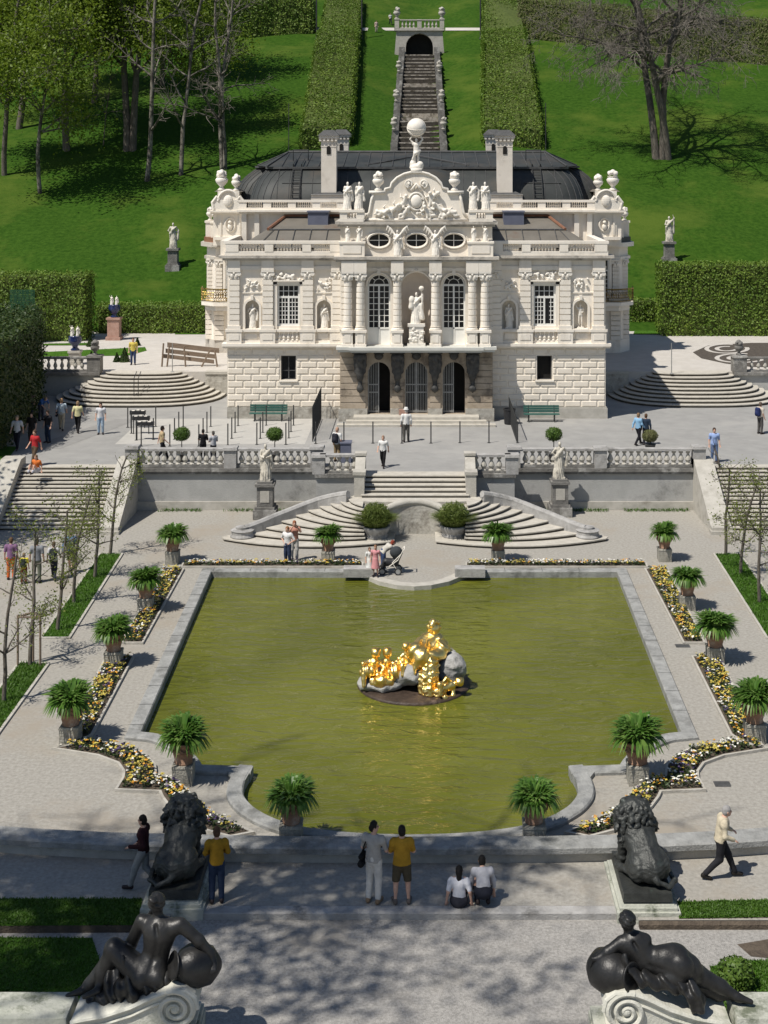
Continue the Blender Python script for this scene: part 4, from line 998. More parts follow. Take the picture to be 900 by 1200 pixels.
# ---- the tall middle block: attic wall, corner panels, cornice and upper balustrade
for sx in (-1, 1):
    g = MB(); xa, xb = sorted((sx * 4.4, sx * 11.06))
    g.box(xa - .1, xb + .1, 85.7, 86.3, 13.86, 13.98); g.box(xa - .22 * (sx < 0), xb + .22 * (sx > 0), 85.5, 86.4, 13.98, 14.1); g.build('upper_cornice', white, pal)
    g = MB(); x = sx * 13.0; yb = 95.0; g.box(x - .85, x + .85, yb - .1, yb + .1, 11.9, 13.6); g.box(x - .72, x - .6, yb - .16, yb - .05, 12.0, 13.55); g.box(x + .6, x + .72, yb - .16, yb - .05, 12.0, 13.55)
    g.tube([(x + .34 * math.cos(a), yb - .14, 12.75 + .46 * math.sin(a)) for a in np.linspace(0, 2 * PI, 20)], .07, 6); g.box(x - 1.1, x + 1.1, yb - .25, yb + .1, 11.7, 11.92); g.box(x - 1.35, x + 1.35, yb - .3, yb + .6, 13.5, 13.62); g.box(x - 1.45, x + 1.45, yb - .45, yb + .8, 13.62, 13.75)
    g.ball((x, yb - .2, 12.6), (.17, .15, .24)); g.ball((x, yb - .25, 12.92), .13); g.build('attic_panel', white, pal)
    g = MB(); g.box(*sorted((sx * 11.0, sx * 10.7)), 85.75, 86.05, 11.7, 13.86); g.box(*sorted((sx * 10.2, sx * 9.9)), 85.78, 86.05, 11.9, 13.86); g.build('attic_pilaster', white, pal)
    # upper balustrade
    t = MB(); t.box(*sorted((sx * 4.4, sx * 11.2)), 85.72, 86.08, 14.1, 14.24); o = t.build('roof_balustrade', white, pal)
    m = MB(); m.box(*sorted((sx * 4.4, sx * 11.2)), 85.7, 86.1, 14.58, 14.72); m.build('rail', white, o)
    ps_ = [10.95, 9.4, 7.85, 6.3, 4.75]; src = None
    for q in ps_: m = MB(); m.box(sx * q - .25, sx * q + .25, 85.74, 86.06, 14.24, 14.58); m.build('post', white, o)
    for a, b in zip(ps_[:-1], ps_[1:]):
        k = 7
        for i in range(k):
            x = sx * (a - .32 - (a - b - .64) * (i + .5) / k)
            if src is None: mm = MB(); mm.lathe(baluster_prof(.34, .06), seg=6); src = mm.build('baluster', white, o, local=True); c = src
            else: c = src.copy(); COL.objects.link(c); c.parent = o
            c.location = (x - WL[o.name][0], 85.9 - WL[o.name][1], 14.24 - WL[o.name][2])
    # corner group with scrolled dormer block carrying two urns
    yb = 94.9; x = sx * 13.1; g = MB(); g.box(x - 1.05, x + 1.05, yb - .25, yb + 1.3, 13.75, 14.5); g.box(x - .75, x + .75, yb - .15, yb + 1.2, 14.5, 15.1); g.tube([(x + .7 * math.cos(a), yb - .22, 14.4 + .75 * math.sin(a)) for a in np.linspace(0, PI, 14)], .1, 6)
    g.ball((x, yb - .25, 14.4), (.34, .18, .42)); g.tube([(x - 1.0, yb - .2, 13.8), (x - 1.1, yb - .2, 14.3), (x - .8, yb - .2, 14.7), (x - .65, yb - .2, 14.5)], .13, 6); g.tube([(x + 1.0, yb - .2, 13.8), (x + 1.1, yb - .2, 14.3), (x + .8, yb - .2, 14.7), (x + .65, yb - .2, 14.5)], .13, 6); g.build('corner_dormer', whitest, pal)
    m = MB(); m.box(x - 1.0, x + 1.0, yb + .0, yb + 2.4, 15.05, 15.2, .25); m.build('dormer_roof', roofl, pal)
# ---- side wings
for sx in (-1, 1):
    g = MB(); xa, xb = sorted((sx * 12.4, sx * 14.55)); g.box(xa, xb, 98.2, 103, T2 - .3, 11.2); g.box(*sorted((sx * 10.9, sx * 12.6)), 97.0, 103, T2 - .3, 11.2)
    # chamfered front
    v = [(sx * 12.0, 96.6), (sx * 14.3, 96.8), (sx * 15.1, 98.0), (sx * 15.1, 103), (sx * 12.0, 103)]
    g.prism(v, T2 - .2, 11.1); g.build('side_wing_wall', white, pal)
    g = MB(); g.prism(offset_poly(v, .12), T2 - .2, T2 + .9); g.prism(offset_poly(v, .16), 7.0, 7.25); g.prism(offset_poly(v, .18), 10.2, 10.4); g.prism(offset_poly(v, .42), 11.1, 11.4); g.build('side_wing_moulding', cornice_m if sx < 0 else white, pal)
    g = MB(); g.prism(offset_poly(v, .2), 11.4, 11.75); g.build('side_wing_roof_edge', copper if sx < 0 else lead, pal)
    for x, y in ((12.05, 96.65), (14.05, 96.75), (14.75, 97.5)):
        pilaster(sx * x, y, 7.3, 10.2, .5, .25)
        g = MB(); 
        for r in range(7): g.box(sx * x - .36, sx * x + .36, y - .16, y + .1, T2 + .9 + r * .35, T2 + 1.2 + r * .35)
        g.build('rusticated_pier', white, pal)
    # french window beside the corner of the main block
    xw = sx * 13.05; ye = 96.6
    f = MB(); 
    for a, b, c, d in ((-.5, -.4, 7.5, 10.3), (.4, .5, 7.5, 10.3), (-.4, .4, 10.2, 10.3), (-.4, .4, 7.5, 7.6), (-.04, .04, 7.6, 10.2), (-.4, .4, 9.4, 9.48)): f.box(xw + a, xw + b, ye - .14, ye - .03, c, d)
    for i in range(1, 6): f.box(xw - .4, xw + .4, ye - .12, ye - .06, 7.6 + .3 * i, 7.63 + .3 * i)
    w = f.build('french_window', winframe, pal); m = MB(); m.box(xw - .42, xw + .42, ye - .045, ye + .2, 7.5, 10.3); m.build('pane', glass, w)
    m = MB(); m.box(xw - .68, xw - .5, ye - .2, ye + .2, 7.3, 10.4); m.box(xw + .5, xw + .68, ye - .2, ye + .2, 7.3, 10.4); m.box(xw - .72, xw + .72, ye - .26, ye + .2, 10.402, 10.5); m.build('frame', white, w)
    # gilded balcony on the corner
    g = MB(); xa, xb = sx * 12.0, sx * 15.2; Pb = [(xa, 96.6), (xa, 95.7), (sx * 12.7, 95.2), (sx * 14.2, 95.2), (sx * 15.2, 96.1), (sx * 15.35, 97.5)]
    g.prism(Pb, 7.05, 7.3); g.prism(offset_poly(Pb, -.25), 6.7, 7.05); o = g.build('balcony', white, pal)
    m = MB(); L = Pb[:]
    for i in range(len(L) - 1):
        a, b = np.array(L[i]), np.array(L[i + 1]); n = max(2, int(np.linalg.norm(b - a) / .16))
        m.tube([(*a, 8.22), (*b, 8.22)], .05, 5); m.tube([(*a, 7.4), (*b, 7.4)], .04, 5)
        for j in range(n):
            p = a + (b - a) * (j + .5) / n; d = (b - a) / np.linalg.norm(b - a)
            th = np.linspace(0, 2 * PI, 9); m.tube([(p[0] + d[0] * .09 * math.sin(2 * t_), p[1] + d[1] * .09 * math.sin(2 * t_), 7.42 + .8 * t_ / (2 * PI)) for t_ in th], .022, 4)
            m.tube([(p[0] - d[0] * .1 * math.sin(t_), p[1] - d[1] * .1 * math.sin(t_), 7.8 + .22 * math.cos(t_)) for t_ in th], .025, 4)
    m.build('railing', goldiron, o)
    # parapet piers of the wing roof
    g = MB(); 
    for x, y in ((14.35, 97.2), (14.9, 98.3)): g.box(sx * x - .3, sx * x + .3, y - .3, y + .3, 11.75, 12.75); g.box(sx * x - .36, sx * x + .36, y - .36, y + .36, 12.75, 12.9)
    g.box(*sorted((sx * 14.25, sx * 14.5)), 97.5, 102, 11.7, 12.5); g.build('roof_pier', white, pal)
# ---- main roof: convex lower slopes, projecting lip and low hip on top
rings = [(10.85, 86.9, 102.2, 13.9), (10.83, 86.95, 102.1, 14.4), (10.75, 87.1, 101.9, 14.95), (10.6, 87.4, 101.6, 15.5), (10.4, 87.85, 101.1, 16.0), (10.1, 88.4, 100.6, 16.4), (9.8, 88.85, 100.2, 16.66)]
rings2 = [(13.15, 95.6, 103.2, 13.7), (13.12, 95.65, 103.1, 14.4), (12.95, 95.8, 102.9, 15.0), (12.65, 96.0, 102.6, 15.6), (12.2, 96.3, 102.1, 16.1), (11.7, 96.6, 101.6, 16.5), (11.35, 96.8, 101.2, 16.72)]
rc = 1.6
def ring_pts(hw, ya, yb, z, r=rc):
    P = []
    for cx_, cy_, a0 in ((hw - r, ya + r, -PI / 2), (hw - r, yb - r, 0), (-hw + r, yb - r, PI / 2), (-hw + r, ya + r, PI)):
        for i in range(7): a = a0 + PI / 2 * i / 6; P.append((cx_ + r * math.cos(a), cy_ + r * math.sin(a), z))
    return P
g = MB(); V = [p for R in rings for p in ring_pts(*R)]; n = 28
g.add(V, [(i * n + j, i * n + (j + 1) % n, (i + 1) * n + (j + 1) % n, (i + 1) * n + j) for i in range(len(rings) - 1) for j in range(n)])
V = [p for R in rings2 for p in ring_pts(*R, 1.2)]; g.add(V, [(i * n + j, i * n + (j + 1) % n, (i + 1) * n + (j + 1) % n, (i + 1) * n + j) for i in range(len(rings2) - 1) for j in range(n)])
roof = g.build('roof', roofm, pal, smooth=True)
g = MB(); P = ring_pts(10.0, 88.6, 100.4, 0, 1.5); P2 = ring_pts(11.6, 96.6, 101.4, 0, 1.0); g.prism([p[:2] for p in P], 16.66, 16.8); g.prism([p[:2] for p in P2], 16.69, 16.83); g.build('lip', lead, roof)
g = MB(); a = ring_pts(10.25, 88.9, 100.2, 16.8, 1.4); hipv = [(-8.9, 94.6, 17.78), (8.9, 94.6, 17.78)]
V = [(-9.75, 88.85, 16.80), (9.75, 88.85, 16.80), (11.3, 96.8, 16.85), (11.3, 101, 16.85), (-11.3, 101, 16.85), (-11.3, 96.8, 16.85), *hipv]; g.add(V, [(0, 1, 7, 6), (1, 2, 7), (2, 3, 7), (3, 4, 6, 7), (4, 5, 6), (5, 0, 6)]); g.build('hip', roofm, roof)
m = MB()
for k in range(25):
    x = -9.6 + 19.2 * k / 24
    if abs(x) < 9.0: m.tube([(x, 88.9, 16.86), (x, 94.55, 17.79)], .03, 4)
    m.tube([(x * .93, R[1] - .01, R[3]) for R in rings], .022, 4)
m.tube([(-8.9, 94.6, 17.82), (8.9, 94.6, 17.82)], .09, 6)
for q in (-1, 1):
    m.tube([(q * 9.75, 88.85, 16.86), (q * 8.9, 94.6, 17.82)], .05, 6); m.tube([(q * 11.3, 96.8, 16.88), (q * 8.9, 94.6, 17.82)], .05, 6)
    for k in range(5):
        a = PI / 2 * (k + .3) / 5; m.tube([(q * (R[0] - rc + rc * math.sin(a)), R[1] + rc - rc * math.cos(a), R[3]) for R in rings], .03, 4)
    for yy in (90, 92, 94): m.tube([(q * R[0], yy, R[3]) for R in rings], .03, 4)
    for k in range(5): a = PI / 2 * (k + .3) / 5; m.tube([(q * (R[0] - 1.2 + 1.2 * math.sin(a)), R[1] + 1.2 - 1.2 * math.cos(a), R[3]) for R in rings2], .03, 4)
m.build('seam', lead, roof)
# bowed roof bay behind the gable with two arched hip ribs
g = MB(); g.lathe([(4.1, 13.6), (4.05, 14.5), (3.75, 15.3), (3.2, 15.95), (2.4, 16.45), (1.6, 16.64)], (0, 88.95, 0), 24, PI, 2 * PI, sy=.62); g.build('roof_bay', roofm, roof, smooth=True)
m = MB()
for q in (-1, 1): m.tube([(q * r_, 88.75, z) for r_, z in ((4.12, 13.9), (4.02, 14.7), (3.7, 15.4), (3.1, 16.05), (2.3, 16.55), (1.3, 16.72))], .09, 6); m.tube([(q * 3.4, 89.4, 16.9), (0, 92.5, 17.55)], .06, 5)
m.build('hip_rib', lead, roof)
for sx in (-1, 1):
    for y, x, zt, w in ((87.25, sx * 5.6, 18.85, .48), (98.4, sx * 5.45, 19.15, .5)):
        m = MB(); zb = 13.9 if y < 90 else 16.6
        m.box(x - 1.1, x + 1.1, y - .75, y + 1.6, zb, 15.05 if y < 90 else 16.9); 
        m.box(x - w, x + w, y - .48, y + .6, zb, zt - .75); m.box(x - w * 1.02, x + w * 1.02, y - .5, y + .62, zt - .8, zt - .1); 
        for i in range(5): m.box(x - w * 1.25 + i * w * .52, x - w * 1.25 + i * w * .52 + .14, y - .62, y - .45, zt - .42, zt - .24)
        m.box(x - w * 1.3, x + w * 1.3, y - .64, y + .76, zt - .24, zt - .08)
        o = m.build('chimney', mat('chimney_plaster', (.60, .55, .48), (.68, .63, .56), 1.2, .85, .2, 14, c3=(.5, .45, .39), s3=.8, t3=.6) if 'chimney_plaster' not in MATS else MATS['chimney_plaster'], roof)
        c = MB(); c.box(x - w * 1.45, x + w * 1.45, y - .72, y + .84, zt - .08, zt + .3, .38); c.build('cap', lead, o)
        c = MB(); c.box(x - 1.18, x + 1.18, y - .83, y + 1.7, 15.0 if y < 90 else 16.9, 15.24 if y < 90 else 17.1, .5); c.build('base_flashing', lead, o)
        c = MB(); c.box(x - .13, x + .13, y - .52, y - .49, zt - 1.25, zt - .85); c.ball((x, y - .505, zt - .85), (.13, .015, .13)); c.build('vent', dark, o)
    x = sx * 7.75; m = MB()
    for q in (-.27, .27): m.tube([(x + q, R[1] - .14, R[3] + .06) for R in rings] + [(x + q, 88.6, 16.95), (x + q, 91, 17.3)], .035, 4)
    for k in range(13):
        tt = k / 12 * (len(rings) - 1); i = min(int(tt), len(rings) - 2); f = tt - i; yy = rings[i][1] + (rings[i + 1][1] - rings[i][1]) * f - .14; zz = rings[i][3] + (rings[i + 1][3] - rings[i][3]) * f + .06
        m.tube([(x - .27, yy, zz), (x + .27, yy, zz)], .025, 4)
    m.tube([(x - .9, 87.6, 15.75), (x + (1.9 if sx < 0 else 1.5), 87.6, 15.75)], .03, 4); m.tube([(x - .5, 91, 17.2), (x - .5, 91, 17.9), (x + .5, 91, 17.9), (x + .5, 91, 17.2)], .04, 4); m.build('ladder', iron, roof)
    m = MB(); m.tube([(sx * 8.9, 94.6, 17.7), (sx * 8.9, 94.6, 21.2)], .03, 5); m.build('lightning_rod', iron, roof)
# ---- globe bearer and other statues stand on it as things of their own (see figures)
# ================================================================== figures
A_ = lambda *v: np.array(v, float)
def joints(pose='stand', **ov):
    """joint table of a 1.75 m figure facing +Y"""
    J = dict(pel=A_(0, 0, .95), wai=A_(0, .0, 1.10), che=A_(0, .01, 1.32), nek=A_(0, 0, 1.47), hed=A_(0, .025, 1.63),
             ls=A_(-.185, 0, 1.42), rs=A_(.185, 0, 1.42), le=A_(-.25, -.03, 1.14), re=A_(.25, -.03, 1.14), lh=A_(-.27, .06, .89), rh=A_(.27, .06, .89),
             lp=A_(-.09, 0, .92), rp=A_(.09, 0, .92), lk=A_(-.105, .02, .50), rk=A_(.105, .02, .50), la=A_(-.11, -.03, .085), ra=A_(.11, -.03, .085), lt=A_(-.135, .14, .03), rt=A_(.135, .14, .03))
    if pose == 'walk':
        J.update(lk=A_(-.09, .17, .52), la=A_(-.09, .30, .11), lt=A_(-.10, .46, .05), rk=A_(.09, -.02, .50), ra=A_(.09, -.33, .13), rt=A_(.10, -.18, .03),
                 lh=A_(-.27, -.16, .92), le=A_(-.26, -.1, 1.15), rh=A_(.26, .24, .95), re=A_(.26, .03, 1.15))
    if pose == 'front':   # hands together in front
        J.update(lh=A_(-.07, .27, 1.10), rh=A_(.07, .27, 1.10), le=A_(-.26, .04, 1.14), re=A_(.26, .04, 1.14))
    if pose == 'photo':   # camera raised to the face
        J.update(lh=A_(-.07, .24, 1.56), rh=A_(.08, .24, 1.56), le=A_(-.26, .14, 1.30), re=A_(.27, .14, 1.30))
    if pose == 'hips': J.update(lh=A_(-.17, .05, 1.03), rh=A_(.17, .05, 1.03), le=A_(-.36, -.05, 1.16), re=A_(.36, -.05, 1.16))
    if pose == 'sit':     # seat height ~0.45
        J.update(pel=A_(0, 0, .52), wai=A_(0, .0, .68), che=A_(0, .03, .90), nek=A_(0, .04, 1.05), hed=A_(0, .07, 1.20), ls=A_(-.185, .03, 1.0), rs=A_(.185, .03, 1.0),
                 le=A_(-.25, .05, .73), re=A_(.25, .05, .73), lh=A_(-.15, .27, .62), rh=A_(.15, .27, .62), lp=A_(-.09, 0, .5), rp=A_(.09, 0, .5),
                 lk=A_(-.11, .42, .50), rk=A_(.11, .42, .50), la=A_(-.11, .44, .09), ra=A_(.11, .44, .09), lt=A_(-.12, .6, .04), rt=A_(.12, .6, .04))
    if pose == 'floor':   # sitting on the ground, legs drawn up
        J = joints('sit'); 
        for k in J: J[k] = J[k] - A_(0, 0, .40)
        J.update(lk=A_(-.13, .40, .42), rk=A_(.13, .40, .42), la=A_(-.12, .55, .08), ra=A_(.12, .55, .08), lt=A_(-.13, .72, .04), rt=A_(.13, .72, .04), lh=A_(-.3, -.02, .10), rh=A_(.3, -.02, .10), le=A_(-.26, -.06, .36), re=A_(.26, -.06, .36))
    if pose == 'crouch':
        J.update(pel=A_(0, -.10, .36), wai=A_(0, -.07, .50), che=A_(0, .06, .68), nek=A_(0, .14, .80), hed=A_(0, .22, .92), ls=A_(-.185, .11, .77), rs=A_(.185, .11, .77),
                 le=A_(-.27, .16, .48), re=A_(.27, .16, .48), lh=A_(-.26, .18, .20), rh=A_(.28, .16, .18), lp=A_(-.1, -.08, .34), rp=A_(.1, -.08, .34),
                 lk=A_(-.17, .32, .42), rk=A_(.17, .32, .42), la=A_(-.12, .02, .10), ra=A_(.12, .02, .10), lt=A_(-.15, .18, .03), rt=A_(.15, .18, .03))
    if pose == 'bend':    # leaning forward from the hips
        J.update(wai=A_(0, .07, 1.08), che=A_(0, .27, 1.20), nek=A_(0, .39, 1.27), hed=A_(0, .49, 1.36), ls=A_(-.185, .33, 1.26), rs=A_(.185, .33, 1.26), le=A_(-.24, .44, 1.02), re=A_(.24, .44, 1.02), lh=A_(-.15, .58, .85), rh=A_(.15, .58, .85))
    for k, v in ov.items(): J[k] = A_(*v)
    return J
def hand_mesh():
    s = Sdf(.006); s.ell((0, 0, -.045), (.038, .016, .048))
    for i, (x, L) in enumerate(((-.029, .062), (-.010, .074), (.010, .07), (.028, .055))):
        a = A_(x, 0, -.08); b = a + A_(x * .12, .012, -L * .55); c = b + A_(0, .026, -L * .4); s.chain([a, b, c], [.0085, .008, .0065], k=.004)
    s.chain([A_(-.028, .004, -.02), A_(-.05, .018, -.055), A_(-.05, .03, -.085)], [.012, .010, .008])
    return s.mesh(.0065)
HV, HF = hand_mesh()
def place_hand(m, wrist, d, fw, left, sc=1.0):
    z = -np.array(d) / np.linalg.norm(d); y = np.array(fw, float); y = y - z * (y @ z); y /= np.linalg.norm(y) + 1e-9; x = np.cross(y, z)
    V = HV * (1 if left else -1, 1, 1) if False else HV * A_(-1 if left else 1, 1, 1) * sc
    m.add(V @ np.stack([x, y, z]) + np.array(wrist), HF if not left else HF[:, ::-1])
def body_sdf(J, b=1.0, fem=False, face=True):
    s = Sdf(.035); fl = lambda q: ((0, 1, 0), q)
    up = J['che'] - J['pel']; up = up / np.linalg.norm(up)
    s.cap(J['pel'], J['wai'], (.15 if fem else .14) * b, (.115 if fem else .132) * b, fl(1.25)); s.cap(J['wai'], J['che'], (.115 if fem else .132) * b, .145 * b, fl(1.3))
    s.cap(J['ls'] + up * -.05, J['rs'] + up * -.05, .075 * b); s.cap(J['che'], J['nek'], .1 * b, .055); s.cap(J['nek'], J['hed'], .052, .05)
    for q in 'lr':
        s.cap(J[q + 's'], J[q + 'e'], .052 * b, .040 * b); s.cap(J[q + 'e'], J[q + 'h'], .041 * b, .028)
        s.cap(J[q + 'p'], J[q + 'k'], .080 * b, .052 * b); s.cap(J[q + 'k'], J[q + 'a'], .052 * b, .034); s.cap(J[q + 'a'] - A_(0, .03, .02), J[q + 't'], .042, .03)
        f = (J[q + 'a'] - J[q + 'k']); f = f / np.linalg.norm(f); s.cap(J[q + 'k'] * .85 + J[q + 'a'] * .15, J[q + 'k'] * .5 + J[q + 'a'] * .5, .05, .046)
    f = head_dir(J)
    s.ell(J['hed'], (.075, .092, .112)); s.ell(J['hed'] + f * .035 - A_(0, 0, .055), (.055, .055, .06))
    if face:
        s.cap(J['hed'] + f * .085 + A_(0, 0, .015), J['hed'] + f * .108 - A_(0, 0, .022), .010, .014, k=.012)
        sd = np.cross(f, A_(0, 0, 1)); 
        for q in (-1, 1): s.ell(J['hed'] + sd * .078 * q - A_(0, 0, .01), (.016, .022, .03), k=.01); s.ell(J['hed'] + f * .092 + sd * .03 * q + A_(0, 0, .012), .014, k=.008, sub=True)
        s.cap(J['hed'] + f * .1 + sd * .02 - A_(0, 0, .058), J['hed'] + f * .1 - sd * .02 - A_(0, 0, .058), .006, k=.006, sub=True)
    return s
def head_dir(J):
    return A_(math.sin(J.get('yaw', 0)), math.cos(J.get('yaw', 0)), 0)
NP = [0]
def person(pos, label, J, h=1.75, face=0, top=(.3, .3, .3), bottom=(.05, .06, .1), hair=(.04, .03, .02), shoe=(.04, .03, .03), sleeves='short', legs='long', fem=False, b=1.0, fine=.024, bald=False, bag=None, group=None, hat=None, skirt=None, pack=None, longhair=False, dress=False):
    sc = h / 1.75; NP[0] += 1
    yaw = J.pop('yaw', 0); J['yaw'] = yaw
    m = MB(); V, Fs = body_sdf(J, b, fem).mesh(fine * .8); m.add(V, Fs)
    f = head_dir(J)
    for q in 'lr':
        d = J[q + 'h'] - J[q + 'e']; d = d / np.linalg.norm(d); place_hand(m, J[q + 'h'] - d * .01, d, A_(0, 1, .3) if abs(d[1]) < .8 else A_(0, .3, -1), q == 'l')
    sd = np.cross(f, A_(0, 0, 1))
    o = m.build('person', skin, smooth=True, local=True, at=pos, label=label, category='person'); WL[o.name] = (0, 0, 0)
    if group: o['group'] = group
    o.rotation_euler = (0, 0, face); o.scale = (sc,) * 3
    def sub(name, sdf_or_mb, mt, hh=fine):
        if isinstance(sdf_or_mb, Sdf): V, Fs = sdf_or_mb.mesh(hh); m = MB(); m.add(V, Fs)
        else: m = sdf_or_mb
        c = m.build(name, mt, None, smooth=True, local=True, at=(0, 0, 0)); c.parent = o; return c
    e = MB()
    for q in (-1, 1): e.ball(J['hed'] + f * .083 + sd * .03 * q + A_(0, 0, .012), .011, 8, 6)
    sub('eyes', e, dark)
    up = J['che'] - J['pel']; up = up / np.linalg.norm(up); fl = ((0, 1, 0), 1.22)
    s = Sdf(.04); s.cap(J['pel'] - up * .12, J['wai'], .20 * b, .16 * b, ((0, 1, 0), 1.42)); s.cap(J['wai'], J['che'], .15 * b, .163 * b, fl); s.cap(J['ls'] - up * .05, J['rs'] - up * .05, .092 * b); s.cap(J['che'], J['nek'], .125 * b, .062)
    for q in 'lr':
        s.cap(J[q + 's'], J[q + 'e'] * (.86 if sleeves == 'short' else 1) + J[q + 's'] * (.14 if sleeves == 'short' else 0), .066 * b, .057 * b)
        if sleeves == 'long': s.cap(J[q + 'e'], J[q + 'h'], .062 * b, .044)
    s.disp = lambda P: .007 * vn(P, 11.0, NP[0] * 1.7) + .004 * vn(P, 25.0, NP[0] * .7)
    s.cut(J['nek'] + up * .015, up); s.cut(J['pel'] - up * (.06 if J['pel'][2] > .45 else -.05), -up)
    if sleeves == 'short':
        pass
    sub('shirt' if not dress else 'dress', s, cloth(top))
    s = Sdf(.03)
    if skirt:
        s.cap(J['pel'], (J['lk'] + J['rk']) / 2 - A_(0, 0, .1), .165, .25, None); s.cut((J['lk'] + J['rk']) / 2 - A_(0, 0, .05), A_(0, 0, -1)); s.cut(J['wai'], up)
        sub('skirt', s, cloth(skirt))
    else:
        s.cap(J['pel'], J['wai'] - up * .08, .158 * b, .145 * b, ((0, 1, 0), 1.2))
        if J['pel'][2] < .45: s.ell(J['pel'], (.22, .2, .17))
        for q in 'lr':
            s.cap(J[q + 'p'], J[q + 'k'], .103 * b, .081 * b)
            if legs == 'long': s.cap(J[q + 'k'], J[q + 'a'] + (J[q + 'k'] - J[q + 'a']) * .08, .079 * b, .064)
        s.disp = lambda P: .007 * vn(P, 13.0, NP[0] * 2.1 + 1)
        if legs == 'shorts' and J['pel'][2] > .8: s.cut((J['lk'] + J['rk']) / 2 + A_(0, 0, .0), A_(0, 0, -1))
        s.cut(J['wai'] - up * .02, up); sub('trousers', s, cloth(bottom))
    for q in 'lr':
        s = Sdf(.02); s.cap(J[q + 'a'] - A_(0, .045, .035), J[q + 't'] + A_(0, 0, .012), .05, .043); s.ell(J[q + 'a'] - A_(0, .02, .01), (.05, .06, .055)); sub('shoe', s, cloth(shoe, .5))
    s = Sdf(.02); H = J['hed']
    s.ell(H + A_(0, 0, .022) - f * .012, (.087, .102, .113)); s.ell(H - f * .04 - A_(0, 0, .03), (.082, .075, .085))
    if longhair: s.cap(H - f * .06, H - f * .08 - A_(0, 0, .2), .08, .06)
    s.ell(H + f * .10 - A_(0, 0, .035), (.10, .075, .085), k=.01, sub=True)
    if bald: s.ell(H + A_(0, 0, .10) + f * .02, (.07, .085, .07), k=.01, sub=True)
    s.disp = lambda P: .006 * vn(P, 40.0, 1.0)
    sub('hair', s, cloth(hair, .6), .016)
    if hat:
        m = MB(); m.lathe([(.15, .0), (.155, .012), (.1, .03), (.098, .1), (.07, .125), (.001, .13)], tuple(H + A_(0, 0, .06)), 14); sub('hat', m, cloth(hat))
    if pack:
        s = Sdf(.03); c = J['che'] - A_(0, .2, .08); s.cap(c + A_(-.07, 0, .14), c + A_(-.07, 0, -.16), .1, .11); s.cap(c + A_(.07, 0, .14), c + A_(.07, 0, -.16), .1, .11); s.ell(c + A_(0, -.1, -.08), (.12, .06, .12)); sub('backpack', s, cloth(pack))
    if bag:
        s = Sdf(.03); sdx = bag[1]; c = J['pel'] + A_(.25 * sdx, -.04, .0); s.cap(c + A_(0, -.09, .05), c + A_(0, .09, .05), .06); s.cap(c + A_(0, -.1, -.1), c + A_(0, .1, -.1), .075)
        bo = sub('shoulder_bag', s, cloth(bag[0])); m = MB(); m.tube([c + A_(0, .05, .1), J['rs' if sdx < 0 else 'ls'] * .45 + J['che'] * .55 + A_(0, .14, .02), J['ls' if sdx < 0 else 'rs'] * .2 + J['nek'] * .8 + A_(0, .03, .0), J['che'] + A_(.08 * sdx, -.16, .0), c + A_(0, -.06, .1)][::1] if False else [c + A_(0, .04, .1), J['che'] + A_(.17 * sdx, .13, -.02), J['nek'] + A_(.11 * sdx, .02, -.005), J['che'] + A_(.17 * sdx, -.14, -.04), c + A_(0, -.06, .1)], .014, 5); sub('strap', m, cloth(bag[0]))
    return o
def at_px(px, py, z): return G(px, py, z)
R = math.radians
# ---- people in the foreground
j = joints('stand', lh=(-.16, .30, 1.02), le=(-.27, .05, 1.14), rh=(.17, .30, 1.06), re=(.27, .06, 1.14), lk=(-.1, .04, .5)); j['yaw'] = R(70)
pA = person(at_px(438, 1057, 0), 'man in pale grey T-shirt and white trousers with black shoulder bag facing the pool', j, 1.86, R(-18), (.40, .38, .35), (.66, .63, .58), (.02, .017, .014), (.30, .2, .12), b=1.02, bag=((.012, .012, .013), -1), fine=.018)
s_ = Sdf(.01); s_.ell((.02, .36, 1.06), (.07, .05, .045)); s_.cap((.02, .38, 1.06), (.02, .46, 1.06), .035); Vv, Ff = s_.mesh(.012); m = MB(); m.add(Vv, Ff); m.build('camera', plast_bl, label='small black camera held by the man in pale grey T-shirt', category='camera', local=True, at=pA.location, rz=R(-18)).scale = pA.scale
person(at_px(471, 1058, 0), 'man in mustard shirt and olive knee shorts standing with folded arms, seen from behind', joints('stand', lh=(.10, .26, 1.16), le=(-.27, .08, 1.14), rh=(-.10, .27, 1.13), re=(.27, .08, 1.14), la=(-.15, -.03, .085), ra=(.15, -.03, .085), lk=(-.135, .02, .5), rk=(.135, .02, .5), lt=(-.2, .14, .03), rt=(.2, .14, .03)), 1.78, R(4), (.40, .225, .025), (.085, .07, .045), (.02, .016, .013), (.16, .13, .11), legs='shorts', b=1.14, bald=False, fine=.018)
person(at_px(538, 1061, 0), 'dark-haired person in white T-shirt sitting on the ground, left of the crouching one', joints('floor'), 1.68, R(-3), (.66, .66, .70), (.04, .04, .05), (.015, .013, .012), fine=.018, longhair=True)
person(at_px(566, 1060, 0), 'person in patterned white blouse and dark trousers crouching on the ground beside the seated one', joints('crouch'), 1.72, R(4), (.52, .51, .53), (.018, .02, .03), (.018, .015, .013), sleeves='long', fine=.018)
j = joints('walk', wai=(0, .02, 1.1), che=(0, .07, 1.31), nek=(0, .10, 1.44), hed=(0, .16, 1.58), ls=(-.185, .07, 1.39), rs=(.185, .07, 1.39), lh=(-.2, .3, 1.05), rh=(.2, .28, 1.0), le=(-.27, .1, 1.12), re=(.27, .06, 1.1), lk=(-.09, .2, .52), la=(-.09, .36, .11), lt=(-.1, .52, .05), ra=(.09, -.38, .13), rt=(.1, -.24, .03))
